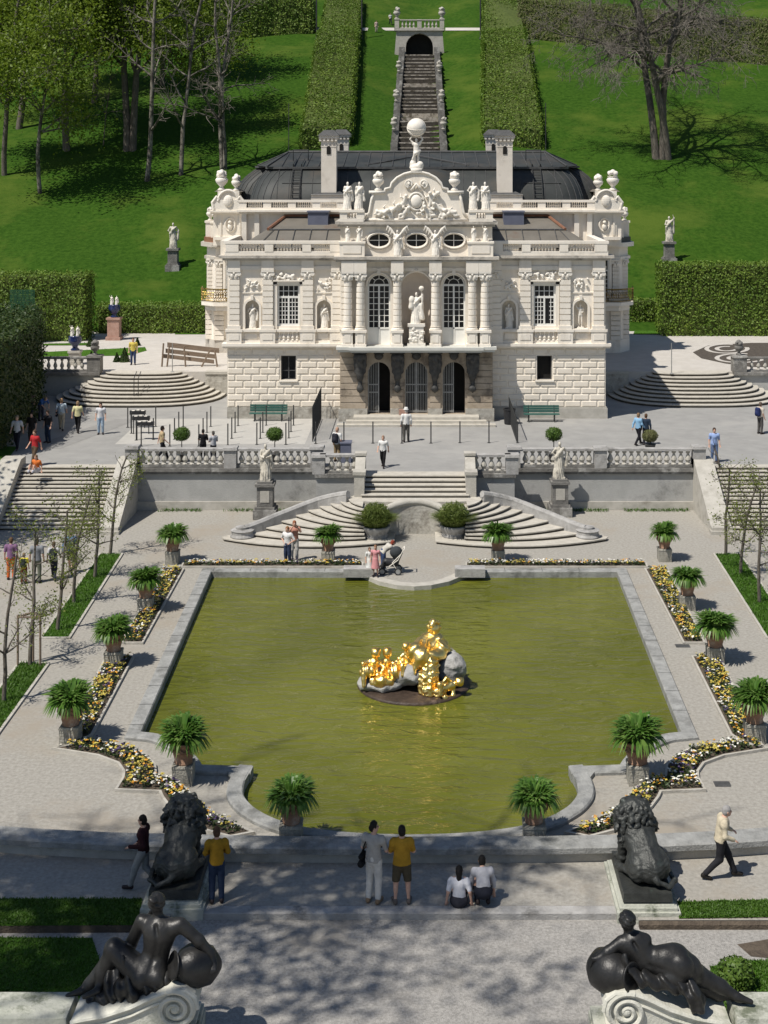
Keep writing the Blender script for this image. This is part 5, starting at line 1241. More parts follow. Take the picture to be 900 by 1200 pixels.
person(at_px(844, 1029, 0), 'grey-haired man in cream jacket and dark trousers striding along the low parapet', j, 1.78, R(-92), (.56, .49, .36), (.022, .022, .026), (.33, .32, .31), (.02, .018, .016), sleeves='long', b=1.08, fine=.018)
person(at_px(168, 1042, 0), 'person in dark maroon jacket and pale trousers walking behind the left lion statue', joints('walk', lh=(-.15, .28, 1.05), rh=(.2, .2, 1.0)), 1.74, R(80), (.035, .012, .014), (.30, .30, .29), (.015, .012, .01), sleeves='long', fine=.02)
person(at_px(254, 1057, 0), 'person in mustard top and blue jeans standing right of the left lion statue', joints('front'), 1.74, R(10), (.36, .20, .02), (.03, .045, .085), (.09, .05, .03), sleeves='long', fine=.02)
# ---- by the pool
person(at_px(337, 662, 0), 'woman in white top and blue jeans at the back flower bed beside a red-haired companion', joints('hips'), 1.64, R(150), (.68, .67, .66), (.03, .045, .09), (.25, .13, .06), fem=True)
person(at_px(345, 657, 0), 'red-haired person in pale trousers with raised arms behind the woman in white top', joints('photo'), 1.72, R(190), (.50, .25, .19), (.55, .53, .5), (.26, .09, .04))
person(at_px(433, 673, .05), 'small child in white dress at the pool edge next to the pink child', joints('stand'), 1.12, R(200), (.70, .70, .68), (.7, .7, .68), (.16, .09, .05), legs='shorts', dress=True, skirt=(.70, .70, .68), b=.95)
person(at_px(440, 675, .05), 'child in pink dress standing at the pool edge beside the stroller family', joints('stand'), 1.28, R(170), (.62, .28, .30), (.5, .2, .22), (.26, .14, .08), dress=True, skirt=(.6, .27, .28), longhair=True, b=.95)
person(at_px(449, 671, -.04), 'red-haired woman with pale top and blue jeans bending by the stroller', joints('bend'), 1.55, R(-70), (.55, .52, .46), (.05, .08, .17), (.25, .05, .03), fem=True)
# ---- on the terraces
TP = [
 ((156, 427.5), T2, 'man in yellow shirt and blue jeans on the upper terrace beside the timber barrier', 'stand', 1.8, 185, (.62, .50, .11), (.04, .06, .13), (.12, .07, .04), {}),
 ((72, 504.5), T1, 'walker in pale blue top and beige trousers with dark bag near the left bowed steps', 'walk', 1.8, 10, (.48, .56, .62), (.50, .43, .32), (.35, .22, .12), dict(bag=((.02, .02, .03), -1))),
 ((91, 507), T1, 'man in pale yellow shirt and black trousers walking between two pale-clad walkers', 'walk', 1.75, 0, (.64, .60, .34), (.015, .015, .017), (.3, .2, .12), {}),
 ((118, 509), T1, 'dark-haired woman in white top and light blue jeans before the left bowed steps', 'stand', 1.75, 185, (.66, .66, .68), (.34, .44, .55), (.03, .02, .015), dict(fem=True, longhair=True)),
 ((56, 519), T1, 'person in black top and dark jeans at the shaded hedge end of the terrace', 'stand', 1.75, 150, (.02, .02, .025), (.03, .045, .08), (.05, .035, .025), {}),
 ((20, 527), T1, 'person in white shirt with dark vest in the hedge shade, nearest the left edge', 'walk', 1.8, 180, (.55, .55, .58), (.02, .02, .03), (.25, .2, .14), {}),
 ((37, 521), T1, 'dark-clad person standing behind the one in red top by the shaded hedge', 'stand', 1.72, 170, (.025, .022, .02), (.06, .05, .04), (.03, .02, .015), {}),
 ((41, 546), T1, 'person in red top and brown trousers at the top of the left outer stairs', 'walk', 1.78, 150, (.42, .03, .035), (.11, .075, .05), (.1, .06, .04), {}),
 ((35, 490), T1, 'person in white and red top in the hedge shade near the one in bright blue', 'stand', 1.7, 190, (.48, .30, .32), (.03, .05, .09), (.1, .06, .04), {}),
 ((48, 493), T1, 'person in bright blue top bending forward in the hedge shade', 'bend', 1.7, 230, (.06, .14, .36), (.06, .06, .08), (.3, .2, .12), {}),
 ((19, 492), T1, 'person in orange red top deep in the hedge shade at the far left', 'stand', 1.7, 190, (.36, .09, .05), (.03, .03, .05), (.08, .05, .03), {}),
 ((190, 540), T1, 'man in tan shirt behind the left balustrade, walking past a small ball tree', 'walk', 1.75, -70, (.44, .34, .2), (.018, .018, .022), (.02, .015, .012), {}),
 ((238, 539), T1, 'person in black standing behind the left balustrade beside one in grey', 'front', 1.55, 0, (.015, .015, .017), (.015, .015, .018), (.02, .016, .012), {}),
 ((250, 540), T1, 'person in pale grey shirt behind the left balustrade beside one in black', 'front', 1.5, 30, (.46, .46, .48), (.02, .02, .03), (.10, .09, .08), {}),
 ((395, 541), T1, 'man in white shirt and khaki trousers with dark bag at the stair pier', 'stand', 1.72, -30, (.66, .66, .64), (.28, .21, .12), (.45, .28, .2), dict(pack=(.03, .03, .04))),
 ((449, 547.5), T1, 'woman in white blouse and black trousers walking alone on the central terrace', 'walk', 1.56, 170, (.70, .69, .67), (.016, .015, .016), (.3, .2, .14), dict(fem=True)),
 ((476, 518), T1, 'man in white jacket and white cap standing before the palace entrance', 'stand', 1.8, 10, (.70, .69, .66), (.10, .095, .085), (.5, .45, .4), dict(hat=(.7, .69, .66), sleeves='long')),
 ((748, 521.5), T1, 'person in light blue top and black trousers walking right of the palace', 'walk', 1.7, -50, (.24, .42, .60), (.016, .016, .02), (.22, .14, .08), dict(sleeves='long')),
 ((757, 521.5), T1, 'person in dark navy jacket walking beside the one in light blue', 'stand', 1.66, -20, (.025, .04, .065), (.03, .03, .04), (.10, .055, .03), dict(sleeves='long')),
 ((837, 542), T1, 'man in pale blue shirt and jeans at the top of the right outer stairs', 'stand', 1.74, 180, (.30, .40, .66), (.13, .19, .34), (.06, .04, .03), {}),
 ((891, 508.5), T1, 'man with dark blue backpack and grey trousers near the right edge of the terrace', 'stand', 1.76, -60, (.52, .47, .40), (.09, .085, .08), (.12, .09, .07), dict(pack=(.02, .03, .10))),
]
for (px, py), z, lb, po, h, fc, tp, bt, hr, kw in TP:
    person(at_px(px, py, z), lb, joints(po), h, R(fc), tp, bt, hr, fine=.03, **kw)
person(at_px(43, 553, T1), 'person in orange top sitting on the top step of the left outer stairs', joints('floor'), 1.6, R(160), (.62, .17, .04), (.5, .5, .55), (.2, .12, .07), fine=.03)
# ---- behind the small trees on the left path
for (px, py), lb, po, h, tp, bt, hr, kw in [
 ((13, 679), 'person in navy and pink top with bright orange trousers on the left path', 'stand', 1.72, (.22, .12, .22), (.62, .13, .04), (.12, .07, .04), {}),
 ((28, 684), 'child in yellow top with dark backpack on the left path', 'stand', 1.25, (.66, .56, .06), (.16, .05, .03), (.2, .14, .06), dict(pack=(.03, .035, .03))),
 ((43, 683), 'tall person in grey top and olive trousers behind the thin trees', 'stand', 1.8, (.24, .25, .27), (.15, .16, .12), (.12, .1, .05), {}),
 ((63, 679), 'person with pale sleeves and dark backpack behind the thin trees', 'walk', 1.55, (.5, .5, .52), (.03, .035, .045), (.12, .08, .05), dict(pack=(.03, .035, .04))),
 ((83, 672), 'man in blue jacket and dark shorts walking behind the thin trees', 'walk', 1.84, (.12, .19, .33), (.03, .03, .03), (.1, .07, .04), dict(legs='shorts', sleeves='long'))]:
    person(at_px(px, py, 0), lb, joints(po), h, R(5), tp, bt, hr, fine=.028, **kw)
for px, py, lb, tp, bt, po in ((441, 38, 'walker in pale pink top left of the cascade head, lower of two', (.6, .45, .4), (.5, .42, .36), 'stand'), (457.5, 29, 'walker in white shirt and dark trousers left of the cascade head, upper of two', (.66, .66, .66), (.03, .03, .04), 'walk')):
    person(GH(px, py), lb, joints(po), 1.75, R(200), tp, bt, (.05, .04, .03), fine=.045)
# ================================================================== statues
def statue_sdf(seed, J=None, robe=True, wings=False, k=.04):
    r = np.random.default_rng(seed)
    J = J or joints('stand')
    s = body_sdf(J, 1.08, face=False)
    if robe:
        s.k = .06; tw = r.uniform(-.06, .06)
        s.cap(J['wai'] + A_(0, 0, .05), A_(tw, .02, .25), .17, .24, ((0, 1, 0), 1.2)); s.cap(A_(tw, .02, .3), A_(tw, .02, .06), .24, .27, ((0, 1, 0), 1.15))
        s.chain([J['ls'] + A_(0, .08, 0), J['che'] + A_(.02, .15, -.1), J['rp'] + A_(.08, .1, .05), A_(.2, -.05, .5)], [.06, .07, .08, .06])
        s.cap(J['le'], A_(-.3, 0, .55), .06, .08)
        ph = r.uniform(0, 6)
        s.disp = lambda P: np.where(P[..., 2] < 1.25, .022 * np.sin(13 * np.arctan2(P[..., 1], P[..., 0]) + 3.5 * P[..., 2] + ph + 1.5 * np.sin(5 * P[..., 2] + ph)) * sm((1.3 - P[..., 2]) / .3), .006 * vn(P, 9, ph))
    if wings:
        for q in (-1, 1):
            s.chain([J['rs' if q > 0 else 'ls'] + A_(0, -.12, 0), A_(q * .45, -.2, 1.75), A_(q * .8, -.2, 2.15)], [.07, .09, .03], ((0, 1, 0), 1.6))
            for u in (.3, .55, .8): s.cap(A_(q * (.2 + .55 * u), -.2, 1.45 + .65 * u), A_(q * (.3 + .6 * u), -.2, 1.2 + .6 * u), .07, .03)
    return s
def arms(kind):
    if kind == 'up_left': return joints('stand', le=(-.34, .05, 1.58), lh=(-.25, .08, 1.84), re=(.28, .05, 1.15), rh=(.12, .2, 1.12))
    if kind == 'up_right': return joints('stand', re=(.34, .05, 1.58), rh=(.3, .08, 1.86), lh=(-.1, .2, 1.1))
    if kind == 'hold': return joints('front')
    if kind == 'hip': return joints('hips')
    if kind == 'carry': return joints('stand', lh=(-.22, .1, 1.9), le=(-.36, .04, 1.64), rh=(.22, .1, 1.9), re=(.36, .04, 1.64), hed=(0, .1, 1.6))
    return joints('stand')
STC = {}
def statue(name, pos, h, label, kind='stand', seed=1, mt=None, face=180, robe=True, wings=False, res=.035, group=None, cat='statue', plinth=.06):
    key = (kind, seed, robe, wings, res)
    m = MB(); V, Fs = statue_sdf(seed, arms(kind), robe, wings).mesh(res); sc = h / 1.78
    m.add(V * sc + A_(0, 0, plinth), Fs)
    o = m.build(name, mt or whitest, smooth=True, local=True, at=pos, label=label, category=cat, rz=R(face))
    if group: o['group'] = group
    if plinth:
        b = MB(); b.box(-.24 * h / 1.7, .24 * h / 1.7, -.22 * h / 1.7, .22 * h / 1.7, -.01, plinth + .02)
        c = b.build('base', mt or whitest, None, local=True, at=(0, 0, 0)); c.parent = o
    return o
# in the palace niches
for x, kd, sd, lb in ((-9.62, 'hip', 1, 'white niche statue left of the left wing window, farthest left'), (-5.42, 'hold', 2, 'white niche statue between left wing window and columned centre'), (5.42, 'stand', 3, 'white niche statue half shaded, between columned centre and right wing window'), (9.62, 'up_right', 4, 'white niche statue right of the right wing window, farthest right')):
    statue('niche_statue', (x, Y0 + .2, 7.36), 1.42, lb, kd, sd, robe=kd != 'up_right', group='statues in the palace niches', plinth=.04)
# central niche group on its carved pedestal
m = MB(); m.box(-.52, .52, YB - .5, YB + .3, 6.5, 6.66); m.box(-.42, .42, YB - .42, YB + .3, 6.66, 7.62); m.box(-.5, .5, YB - .48, YB + .3, 7.62, 7.78)
s = Sdf(.03); r = np.random.default_rng(8)
for i in range(22): s.ell((r.uniform(-.4, .4), YB - .42, r.uniform(6.75, 7.55)), (r.uniform(.05, .13), .07, r.uniform(.05, .13)))
V, Fs = s.mesh(.03); m.add(V, Fs); m.build('carved_pedestal', whitest, label='carved white pedestal in the big central niche of the palace', category='pedestal')
s = statue_sdf(21, arms('up_left')); s.ell((.26, .1, 1.35), (.16, .14, .2)); s.cap((.25, .1, 1.3), (.32, .1, .9), .12, .1); s.ell((-.28, .1, 1.95), (.15, .13, .14)); s.cap((-.2, .05, 1.0), (-.34, .1, .3), .14, .12)
V, Fs = s.mesh(.035); m = MB(); m.add(V * 1.05, Fs); m.build('niche_statue', whitest, smooth=True, local=True, at=(0, YB - .1, 7.76), rz=R(180), label='white statue with raised arm on carved pedestal in the central niche', category='statue', group='statues in the palace niches')
# attic pairs, angels, roof pairs
n_ = 0
nm = {-3.98: 'outer', -3.3: 'inner', 3.3: 'inner', 3.98: 'outer'}
for x in (-3.98, -3.3, 3.3, 3.98):
    sd = 'left' if x < 0 else 'right'
    statue('attic_statue', (x, YA - .3, 12.52), .88, 'small white attic figure %s of the oval windows, %s one of the pair' % (sd, nm[x]), ('hold', 'hip', 'stand', 'up_right')[n_], 30 + n_, group='small statues beside the oval windows', res=.045, plinth=.03)
    statue('roof_statue', (x, YA, 14.34), 1.6, 'white robed statue on the attic %s of the gable, %s one of the pair' % (sd, nm[x]), ('hold', 'stand', 'hip', 'hold')[n_], 50 + n_, group='robed statues beside the gable', plinth=.06); n_ += 1
for x, lb in ((-1.09, 'left winged angel statue between the oval windows'), (1.09, 'right winged angel statue between the oval windows')):
    statue('angel_statue', (x, YA - .42, 11.68), 1.5, lb, 'hold' if x < 0 else 'hip', 70 + int(x > 0), wings=True, group='winged angels of the attic', plinth=.05)
# globe bearer on the gable
t = thing('globe_bearer', (0, YG + .25, 16.75), 'white statue carrying a big globe on top of the palace gable', 'statue', rz=0)
s = Sdf(.05); j = arms('carry'); s = body_sdf(j, 1.2, face=False); s.k = .06; s.chain([A_(-.2, -.05, 1.0), A_(.05, .15, .85), A_(.22, .05, .5)], [.08, .1, .06]); s.ell((0, 0, .05), (.4, .3, .22)); s.ell((-.22, .05, .2), (.2, .2, .2)); s.ell((.2, -.05, .25), (.18, .2, .25))
s.disp = lambda P: .012 * vn(P, 10, 2.0); V, Fs = s.mesh(.035); m = MB(); V = V * (-1, -1, 1.02); m.add(V, Fs); c = m.build('figure', whitest, None, smooth=True, local=True, at=(0, 0, 0)); c.parent = t
m = MB(); m.ball((0, -.0, 2.36), .53, 24, 16)
for a in (0, .6, -.6): m.tube([(.54 * math.cos(u), .54 * math.sin(u) * math.cos(a + .9), 2.36 + .54 * math.sin(u) * math.sin(a + .9)) for u in np.linspace(0, 2 * PI, 40)], .018, 5)
c = m.build('globe', whitest, None, smooth=True, local=True, at=(0, 0, 0)); c.parent = t
# urns
def urn(pos, h, label, mt=None, group='urns on the palace roof', flowers=True):
    m = MB(); p = [(.16, 0), (.2, .06), (.1, .14), (.09, .2), (.26, .38), (.3, .52), (.24, .6), (.2, .64), (.27, .68)]
    m.lathe([(r_ * h, z * h) for r_, z in p], seg=14); o = m.build('urn', mt or whitest, smooth=True, local=True, at=pos, label=label, category='urn', group=group)
    s = Sdf(.04 * h); r = np.random.default_rng(int(abs(pos[0] * 97 + pos[1])))
    for i in range(12): a = r.uniform(0, 6.28); s.ell((.16 * h * math.cos(a), .16 * h * math.sin(a), (.7 + .16 * r.random()) * h), .09 * h)
    s.ell((0, 0, .86 * h), (.13 * h, .13 * h, .14 * h)); V, Fs = s.mesh(.035 * h); m = MB(); m.add(V, Fs); c = m.build('stone_flowers', mt or whitest, None, smooth=True, local=True, at=(0, 0, 0)); c.parent = o
    return o
urn((-2.22, YG + .25, 15.44), 1.15, 'white urn with stone flowers on the gable shoulder, left'); urn((2.22, YG + .25, 15.44), 1.15, 'white urn with stone flowers on the gable shoulder, right')
for sx, sd in ((-1, 'left'), (1, 'right')):
    urn((sx * 13.65, 95.3, 15.1), 1.5, 'tall white urn finial on the %s roof corner, the taller outer one' % sd); urn((sx * 12.6, 95.1, 15.1), 1.2, 'white urn finial on the %s roof corner, the lower inner one' % sd)
    urn((sx * 14.35, 97.2, 12.9), 1.05, 'white urn on the low %s side wing, nearer the roof' % sd); urn((sx * 14.9, 98.3, 12.9), 1.0, 'white urn on the low %s side wing, at the outer corner' % sd)
# retaining wall statues on dark pedestals
for (px, py), lb, kd, sd in (((310, 609), 'pale garden statue on dark pedestal before the terrace wall, left of the central stairs', 'hold', 81), ((657, 606), 'pale garden statue on dark pedestal before the terrace wall, right of the central stairs', 'hip', 82)):
    x, y, _ = G(px, py, 0); y += .45
    m = MB(); m.box(x - .55, x + .55, y - .55, y + .55, -.02, .45); m.box(x - .47, x + .47, y - .47, y + .47, .45, .58); m.box(x - .38, x + .38, y - .38, y + .38, .58, 1.55); m.box(x - .46, x + .46, y - .46, y + .46, 1.55, 1.68); m.box(x - .36, x + .36, y - .36, y + .36, 1.68, 1.78)
    o = m.build('statue_pedestal', coping, label='dark weathered stone pedestal under the pale statue %s of the central stairs' % ('left' if px < 487 else 'right'), category='pedestal', group='pedestals before the terrace wall')
    m = MB(); m.box(x - .22, x + .22, y - .4, y - .37, .8, 1.35); m.build('panel', stone, o)
    statue('garden_statue', (x, y, 1.78), 1.75, lb, kd, sd, mt=MATS.get('aged') or mat('aged', (.50, .46, .38), (.62, .58, .50), 4, .85, .3, 25, c3=(.2, .185, .16), s3=2.4, t3=.56), res=.03, group='statues before the terrace wall')
# hillside statues
for (px, py), lb in (((203, 314), 'grey statue on tall dark pedestal on the lawn left of the palace'), ((784, 306), 'grey statue on pedestal on the lawn right of the palace, above the hedge')):
    x, y, z = GH(px, py)
    m = MB(); m.box(x - .62, x + .62, y - .62, y + .62, z - .3, z + .28); m.box(x - .5, x + .5, y - .5, y + .5, z + .28, z + .42); m.box(x - .42, x + .42, y - .42, y + .42, z + .42, z + 1.55); m.box(x - .55, x + .55, y - .55, y + .55, z + 1.55, z + 1.75)
    m.build('statue_pedestal', coping, label='dark pedestal of the lawn statue %s of the palace' % ('left' if px < 487 else 'right'), category='pedestal', group='pedestals on the lawn')
    statue('lawn_statue', (x, y, z + 1.75), 2.25, lb, 'hip' if px < 487 else 'up_left', 90 + int(px > 487), mt=MATS['aged'], res=.04, group='statues on the lawn')
# porcelain vase groups on pedestals, left upper terrace
for (px, py), w, hh, lb, mt in (((134, 398), 17, 24, 'blue vase with white figures on a red marble pedestal by the low hedge', redst), ((88, 427), 15, 14, 'blue vase with white figures on a stone pedestal at the left balustrade', stone)):
    x, y, z = G(px, py, T2); s = F / y; W = w / s / 2
    m = MB(); m.box(x - W, x + W, y - W, y + W, z, z + .25); m.box(x - W * .8, x + W * .8, y - W * .8, y + W * .8, z + .25, z + hh / s); m.box(x - W * .95, x + W * .95, y - W * .95, y + W * .95, z + hh / s, z + hh / s + .14)
    m.build('vase_pedestal', mt, label=('red marble pedestal' if mt is redst else 'pale stone pedestal') + ' carrying a blue vase on the left upper terrace', category='pedestal')
    t = thing('porcelain_vase', (x, y, z + hh / s + .14), lb, 'vase')
    m = MB(); m.lathe([(.28, 0), (.3, .06), (.16, .2), (.2, .3), (.42, .55), (.46, .75), (.4, .88), (.44, .95)], seg=16); c = m.build('vase', cobalt, None, smooth=True, local=True, at=(0, 0, 0)); c.parent = t
    m = MB(); V, Fs = statue_sdf(5, arms('hold')).mesh(.06); m.add(V * .42 + A_(-.18, 0, .9), Fs); V, Fs = statue_sdf(6, arms('up_right')).mesh(.06); m.add(V * .44 + A_(.2, 0, .9), Fs); c = m.build('porcelain_figures', whitest, None, smooth=True, local=True, at=(0, 0, 0)); c.parent = t; c.rotation_euler = (0, 0, PI)
# small dark vases on the upper balustrades
for x, y, lb in ((-20.75, YU, 'grey stone vase on the end post of the left upper balustrade'), (20.75, YU, 'grey stone vase on the end post of the right upper balustrade')):
    urn((x, y, T2 + 1.07), 1.0, lb, coping, 'vases of the upper balustrades')
# ================================================================== lions
def lion(pos, face, label, glabel, mir=1):
    s = Sdf(.09)
    s.cap((0, -.5, .44), (0, .15, .98), .42, .40); s.cap((0, .15, .9), (0, .42, 1.25), .40, .38)         # back rising to the chest
    for q in (-1, 1):
        s.ell((q * .33, -.38, .42), (.22, .40, .40), k=.04); s.ell((q * .2, .12, 1.08), (.2, .22, .3)); s.cap((q * .42, -.10, .22), (q * .46, .22, .10), .13, .10); s.cap((q * .46, .2, .08), (q * .46, .42, .08), .10, .09)   # haunch, hind paw
        s.cap((q * .25, .5, 1.0), (q * .25, .62, .2), .17, .11); s.cap((q * .25, .6, .1), (q * .25, .82, .09), .11, .10)  # foreleg, paw
        for d in (-.06, .0, .06): s.cap((q * .46 + d, .40, .06), (q * .46 + d, .5, .05), .045, k=.02); s.cap((q * .25 + d, .8, .07), (q * .25 + d, .92, .05), .045, k=.02)
    s.ell((0, .52, 1.52), (.36, .36, .40)); s.ell((0, .82, 1.5), (.20, .26, .20)); s.ell((0, .98, 1.42), (.14, .16, .13))
    for q in (-1, 1): s.ell((q * .22, .55, 1.86), (.09, .05, .11), k=.04)
    # tail sweeping round the plinth
    s.chain([A_(.05 * mir, -.9, .30), A_(-.3 * mir, -1.0, .1), A_(-.58 * mir, -.72, .09), A_(-.62 * mir, -.3, .10), A_(-.6 * mir, .0, .12)], [.07, .06, .06, .07, .10], k=.05)
    s.disp = lambda P: .012 * vn(P, 14, 1.0) + .008 * np.sin(34 * P[..., 2] + 8 * vn(P, 5, 2)) - .022 * np.exp(-(P[..., 0] / .05) ** 2) * (P[..., 1] < .1)
    V, Fs = s.mesh(.03)
    t = thing('lion_statue', pos, label, 'statue', 'bronze lions', rz=face)
    m = MB(); m.add(V, Fs); c = m.build('body', bronze, None, smooth=True, local=True, at=(0, 0, 0)); c.parent = t
    mn = Sdf(.07); r = np.random.default_rng(4 + mir)
    mn.ell((0, .40, 1.45), (.46, .34, .52)); mn.ell((0, .28, 1.08), (.43, .34, .42)); mn.ell((0, .50, .98), (.36, .30, .40))
    for i in range(150):
        th = r.uniform(0, 2 * PI); zz = r.uniform(.72, 1.9); w = .47 * math.sqrt(max(.05, 1 - ((zz - 1.35) / .66) ** 2)); p = A_(w * math.cos(th), .38 + .78 * w * math.sin(th), zz)
        d = A_(math.cos(th) * .07, math.sin(th) * .07, -.15) + r.normal(size=3) * .04; mn.chain([p, p + d * .6, p + d * 1.1 + A_(0, 0, .02)], [.055, .06, .02], k=.025)
    mn.disp = lambda P: .020 * vn(P, 17, 1.0) + .012 * vn(P, 31, 2.0)
    V, Fs = mn.mesh(.026); m = MB(); m.add(V, Fs); c = m.build('mane', bronze, None, smooth=True, local=True, at=(0, 0, 0)); c.parent = t
    m = MB(); m.box(-.58, .58, -1.0, 1.0, -.22, .02, .015); c = m.build('plinth', bronze, None, local=True, at=(0, 0, 0)); c.parent = t; c.rotation_euler = (0, 0, -face); t.scale = (.92, .92, .81); c.scale = (1.06, 1.06, 1)
    ped = thing('lion_pedestal', (pos[0], pos[1], 0), glabel, 'pedestal', 'lion pedestals')
    m = MB(); h = pos[2] - .22
    m.box(-.72, .72, -1.15, 1.15, -.16, h * .45); m.box(-.66, .66, -1.08, 1.08, h * .45, h * .8); m.box(-.62, .62, -1.04, 1.04, h * .8, h, .02); c = m.build('slab', MATS.get('mossy') or mat('mossy', (.36, .37, .31), (.47, .47, .41), 3, .85, .4, 18, c3=(.14, .155, .11), s3=1.6, t3=.57), None, local=True, at=(0, 0, 0)); c.parent = ped
xL, yL, _ = G(201, 1071, 0); xR, yR, _ = G(761, 1075, 0)
lion((xL, yL + 1.15, .42), R(-5), 'dark bronze lion seen from behind at the left end of the pool parapet', 'mossy stone slab under the left bronze lion', 1)
lion((xR, yR + 1.15, .42), R(16), 'dark bronze lion seen from behind at the right end of the pool parapet', 'mossy stone slab under the right bronze lion', -1)
# ================================================================== reclining bronze figures on volutes
def volute(pos, label, mir):
    """scroll base: long sloping S-band with a spiral eye; local x towards the spiral"""
    t = thing('volute_base', pos, label, 'pedestal', 'scroll pedestals')
    L = 2.2; top = [(-1.25, .30), (-1.1, .34), (-.6, .44), (-.1, .62), (.35, .86), (.7, 1.0), (.95, .98), (1.12, .84), (1.17, .6), (1.1, .34), (.95, .16), (.75, .1)]
    o = top + [(.5, .1), (-1.25, .1)]
    m = MB(); m.panel([(x, z) for x, z in o][::-1] if False else o[::-1], [], -.42, .42, back=True)
    sp = []
    for a in np.linspace(0, 4.6 * PI, 70): r_ = .40 * (1 - a / (4.6 * PI) * .86); sp.append((.74 + r_ * math.cos(PI * .62 - a), -.45, .54 + r_ * math.sin(PI * .62 - a)))
    m.tube(sp, np.linspace(.062, .04, len(sp)), 7); m.ball((.74, -.44, .54), (.09, .06, .09), 12, 8)
    m.tube([(x, -.44, z - .045) for x, z in top[:9]], .05, 7)
    m.tube([(x, -.43, z - .2 - .05 * i / 6) for i, (x, z) in enumerate(top[:6])], .035, 6)
    m.box(-1.25, 1.1, -.46, .46, .02, .1)
    V = np.concatenate(m.V); V[:, 0] *= mir; V[:, 2] = .02 + (V[:, 2] - .02) * .9; m.V = [V]
    if mir < 0: m.F = [f[:, ::-1] for f in m.F]
    c = m.build('scroll', MATS.get('volstone') or mat('volstone', (.52, .51, .44), (.60, .59, .52), 3, .8, .3, 22, c3=(.33, .34, .27), s3=1.2, t3=.6), None, local=True, at=(0, 0, 0)); c.parent = t
    m = MB(); m.box(-1.3, 1.12, -.55, .55, -1.2, -.1); m.box(-1.27, 1.1, -.5, .5, -.1, .03); c = m.build('block', MATS['mossy'], None, local=True, at=(0, 0, 0)); c.parent = t; c.location.x = .05 * mir
    return t
YR = 26.5; sR = F / YR
vx, vz = GX(165, YR), GZ(1196, YR)
volute((vx, YR, vz), 'pale scroll pedestal under the bronze woman at the lower left', 1)
x2 = GX(775, YR); volute((x2, YR, vz - .05), 'pale scroll pedestal under the bronze woman at the lower right', -1)
def Wp(px, py, y): return A_(GX(px, YR + y), YR + y, GZ(py, YR + y))
# left: woman seen from behind, leaning on an urn to the right, legs to the left
s = Sdf(.06)
pelv = Wp(176, 1139, -.05); wai = Wp(183, 1117, .05); che = Wp(187, 1094, .0); nek = Wp(185, 1072, .05); hed = Wp(184, 1058, .08)
sc = lambda v: v * 1.42
fl = ((0, 1, 0), 1.35)
s.cap(pelv, wai, .36, .245, fl); s.cap(wai, che, .245, .325, fl); s.cap(che, nek, .20, .085)
ls, rs = Wp(166, 1079, .12), Wp(211, 1083, -.02); s.cap(ls + A_(.12, 0, -.06), rs + A_(-.12, 0, -.06), .165); s.cap(nek, hed, .085); s.ell(hed, (.135, .16, .18))
for q in (-1, 1): s.ell(pelv + A_(q * .15, -.12, -.06), (.19, .2, .22), k=.05)
# left arm folded up to the chin, right arm over the urn
s.chain([ls, Wp(153, 1107, .35), Wp(162, 1090, .45), Wp(178, 1070, .42)], [.125, .115, .085, .055])
s.chain([rs, Wp(233, 1102, -.05), Wp(247, 1117, -.02), Wp(252, 1131, -.12)], [.13, .105, .085, .055])
for i, d in enumerate((-3, -1, 1, 3)): s.chain([Wp(252 + d * .4, 1130, -.14), Wp(250 + d, 1137, -.2), Wp(247 + d, 1141, -.22)], [.028, .025, .02], k=.012); s.chain([Wp(176, 1071 + d * .9, .4), Wp(182, 1068 + d * .9, .36), Wp(186, 1068 + d * .8, .3)], [.028, .025, .02], k=.012)
# thighs and shins
s.chain([pelv + A_(-.12, 0, -.06), Wp(134, 1112, .2), Wp(122, 1140, .25), Wp(115, 1161, .1)], [.27, .19, .135, .075]); s.ell(Wp(119, 1143, .25), (.13, .15, .26)); s.chain([Wp(115, 1161, .05), Wp(99, 1168, -.05)], [.075, .05])
s.chain([pelv + A_(-.1, .15, -.1), Wp(128, 1128, .5), Wp(105, 1154, .45), Wp(96, 1161, .4)], [.26, .18, .125, .07]); s.chain([Wp(96, 1161, .35), Wp(79, 1167, .3)], [.07, .045])
# spine furrow
s.chain([nek + A_(0, -.3, -.1), che + A_(.02, -.3, 0), wai + A_(0, -.28, 0), pelv + A_(0, -.34, .1)], [.03, .04, .04, .03]) if False else None
s.chain([nek + A_(0, -.20, -.12), che + A_(.01, -.285, 0), wai + A_(-.01, -.235, 0), pelv + A_(0, -.31, .08)], [.03, .045, .045, .03], k=.05)
s.p = [p if i < len(s.p) - 3 else (*p[:-1], True) for i, p in enumerate(s.p)]
V, Fs = s.mesh(.021); t = thing('reclining_statue', (vx, YR, vz + .9), 'black bronze woman seen from behind, hand at her chin, resting on an urn, lower left', 'statue', 'reclining bronze women')
m = MB(); m.add(V, Fs); m.build('figure', bronze2, t, smooth=True)
m = MB(); s = Sdf(.03); s.ell(hed + A_(0, -.03, .04), (.165, .185, .175)); s.ell(hed + A_(-.05, -.18, .14), (.085, .09, .085)); s.disp = lambda P: .010 * np.sin(60 * P[..., 2] + 25 * P[..., 0]) + .006 * vn(P, 40, 1); V, Fs = s.mesh(.016); m.add(V, Fs); m.build('hair', bronze2, t, smooth=True)
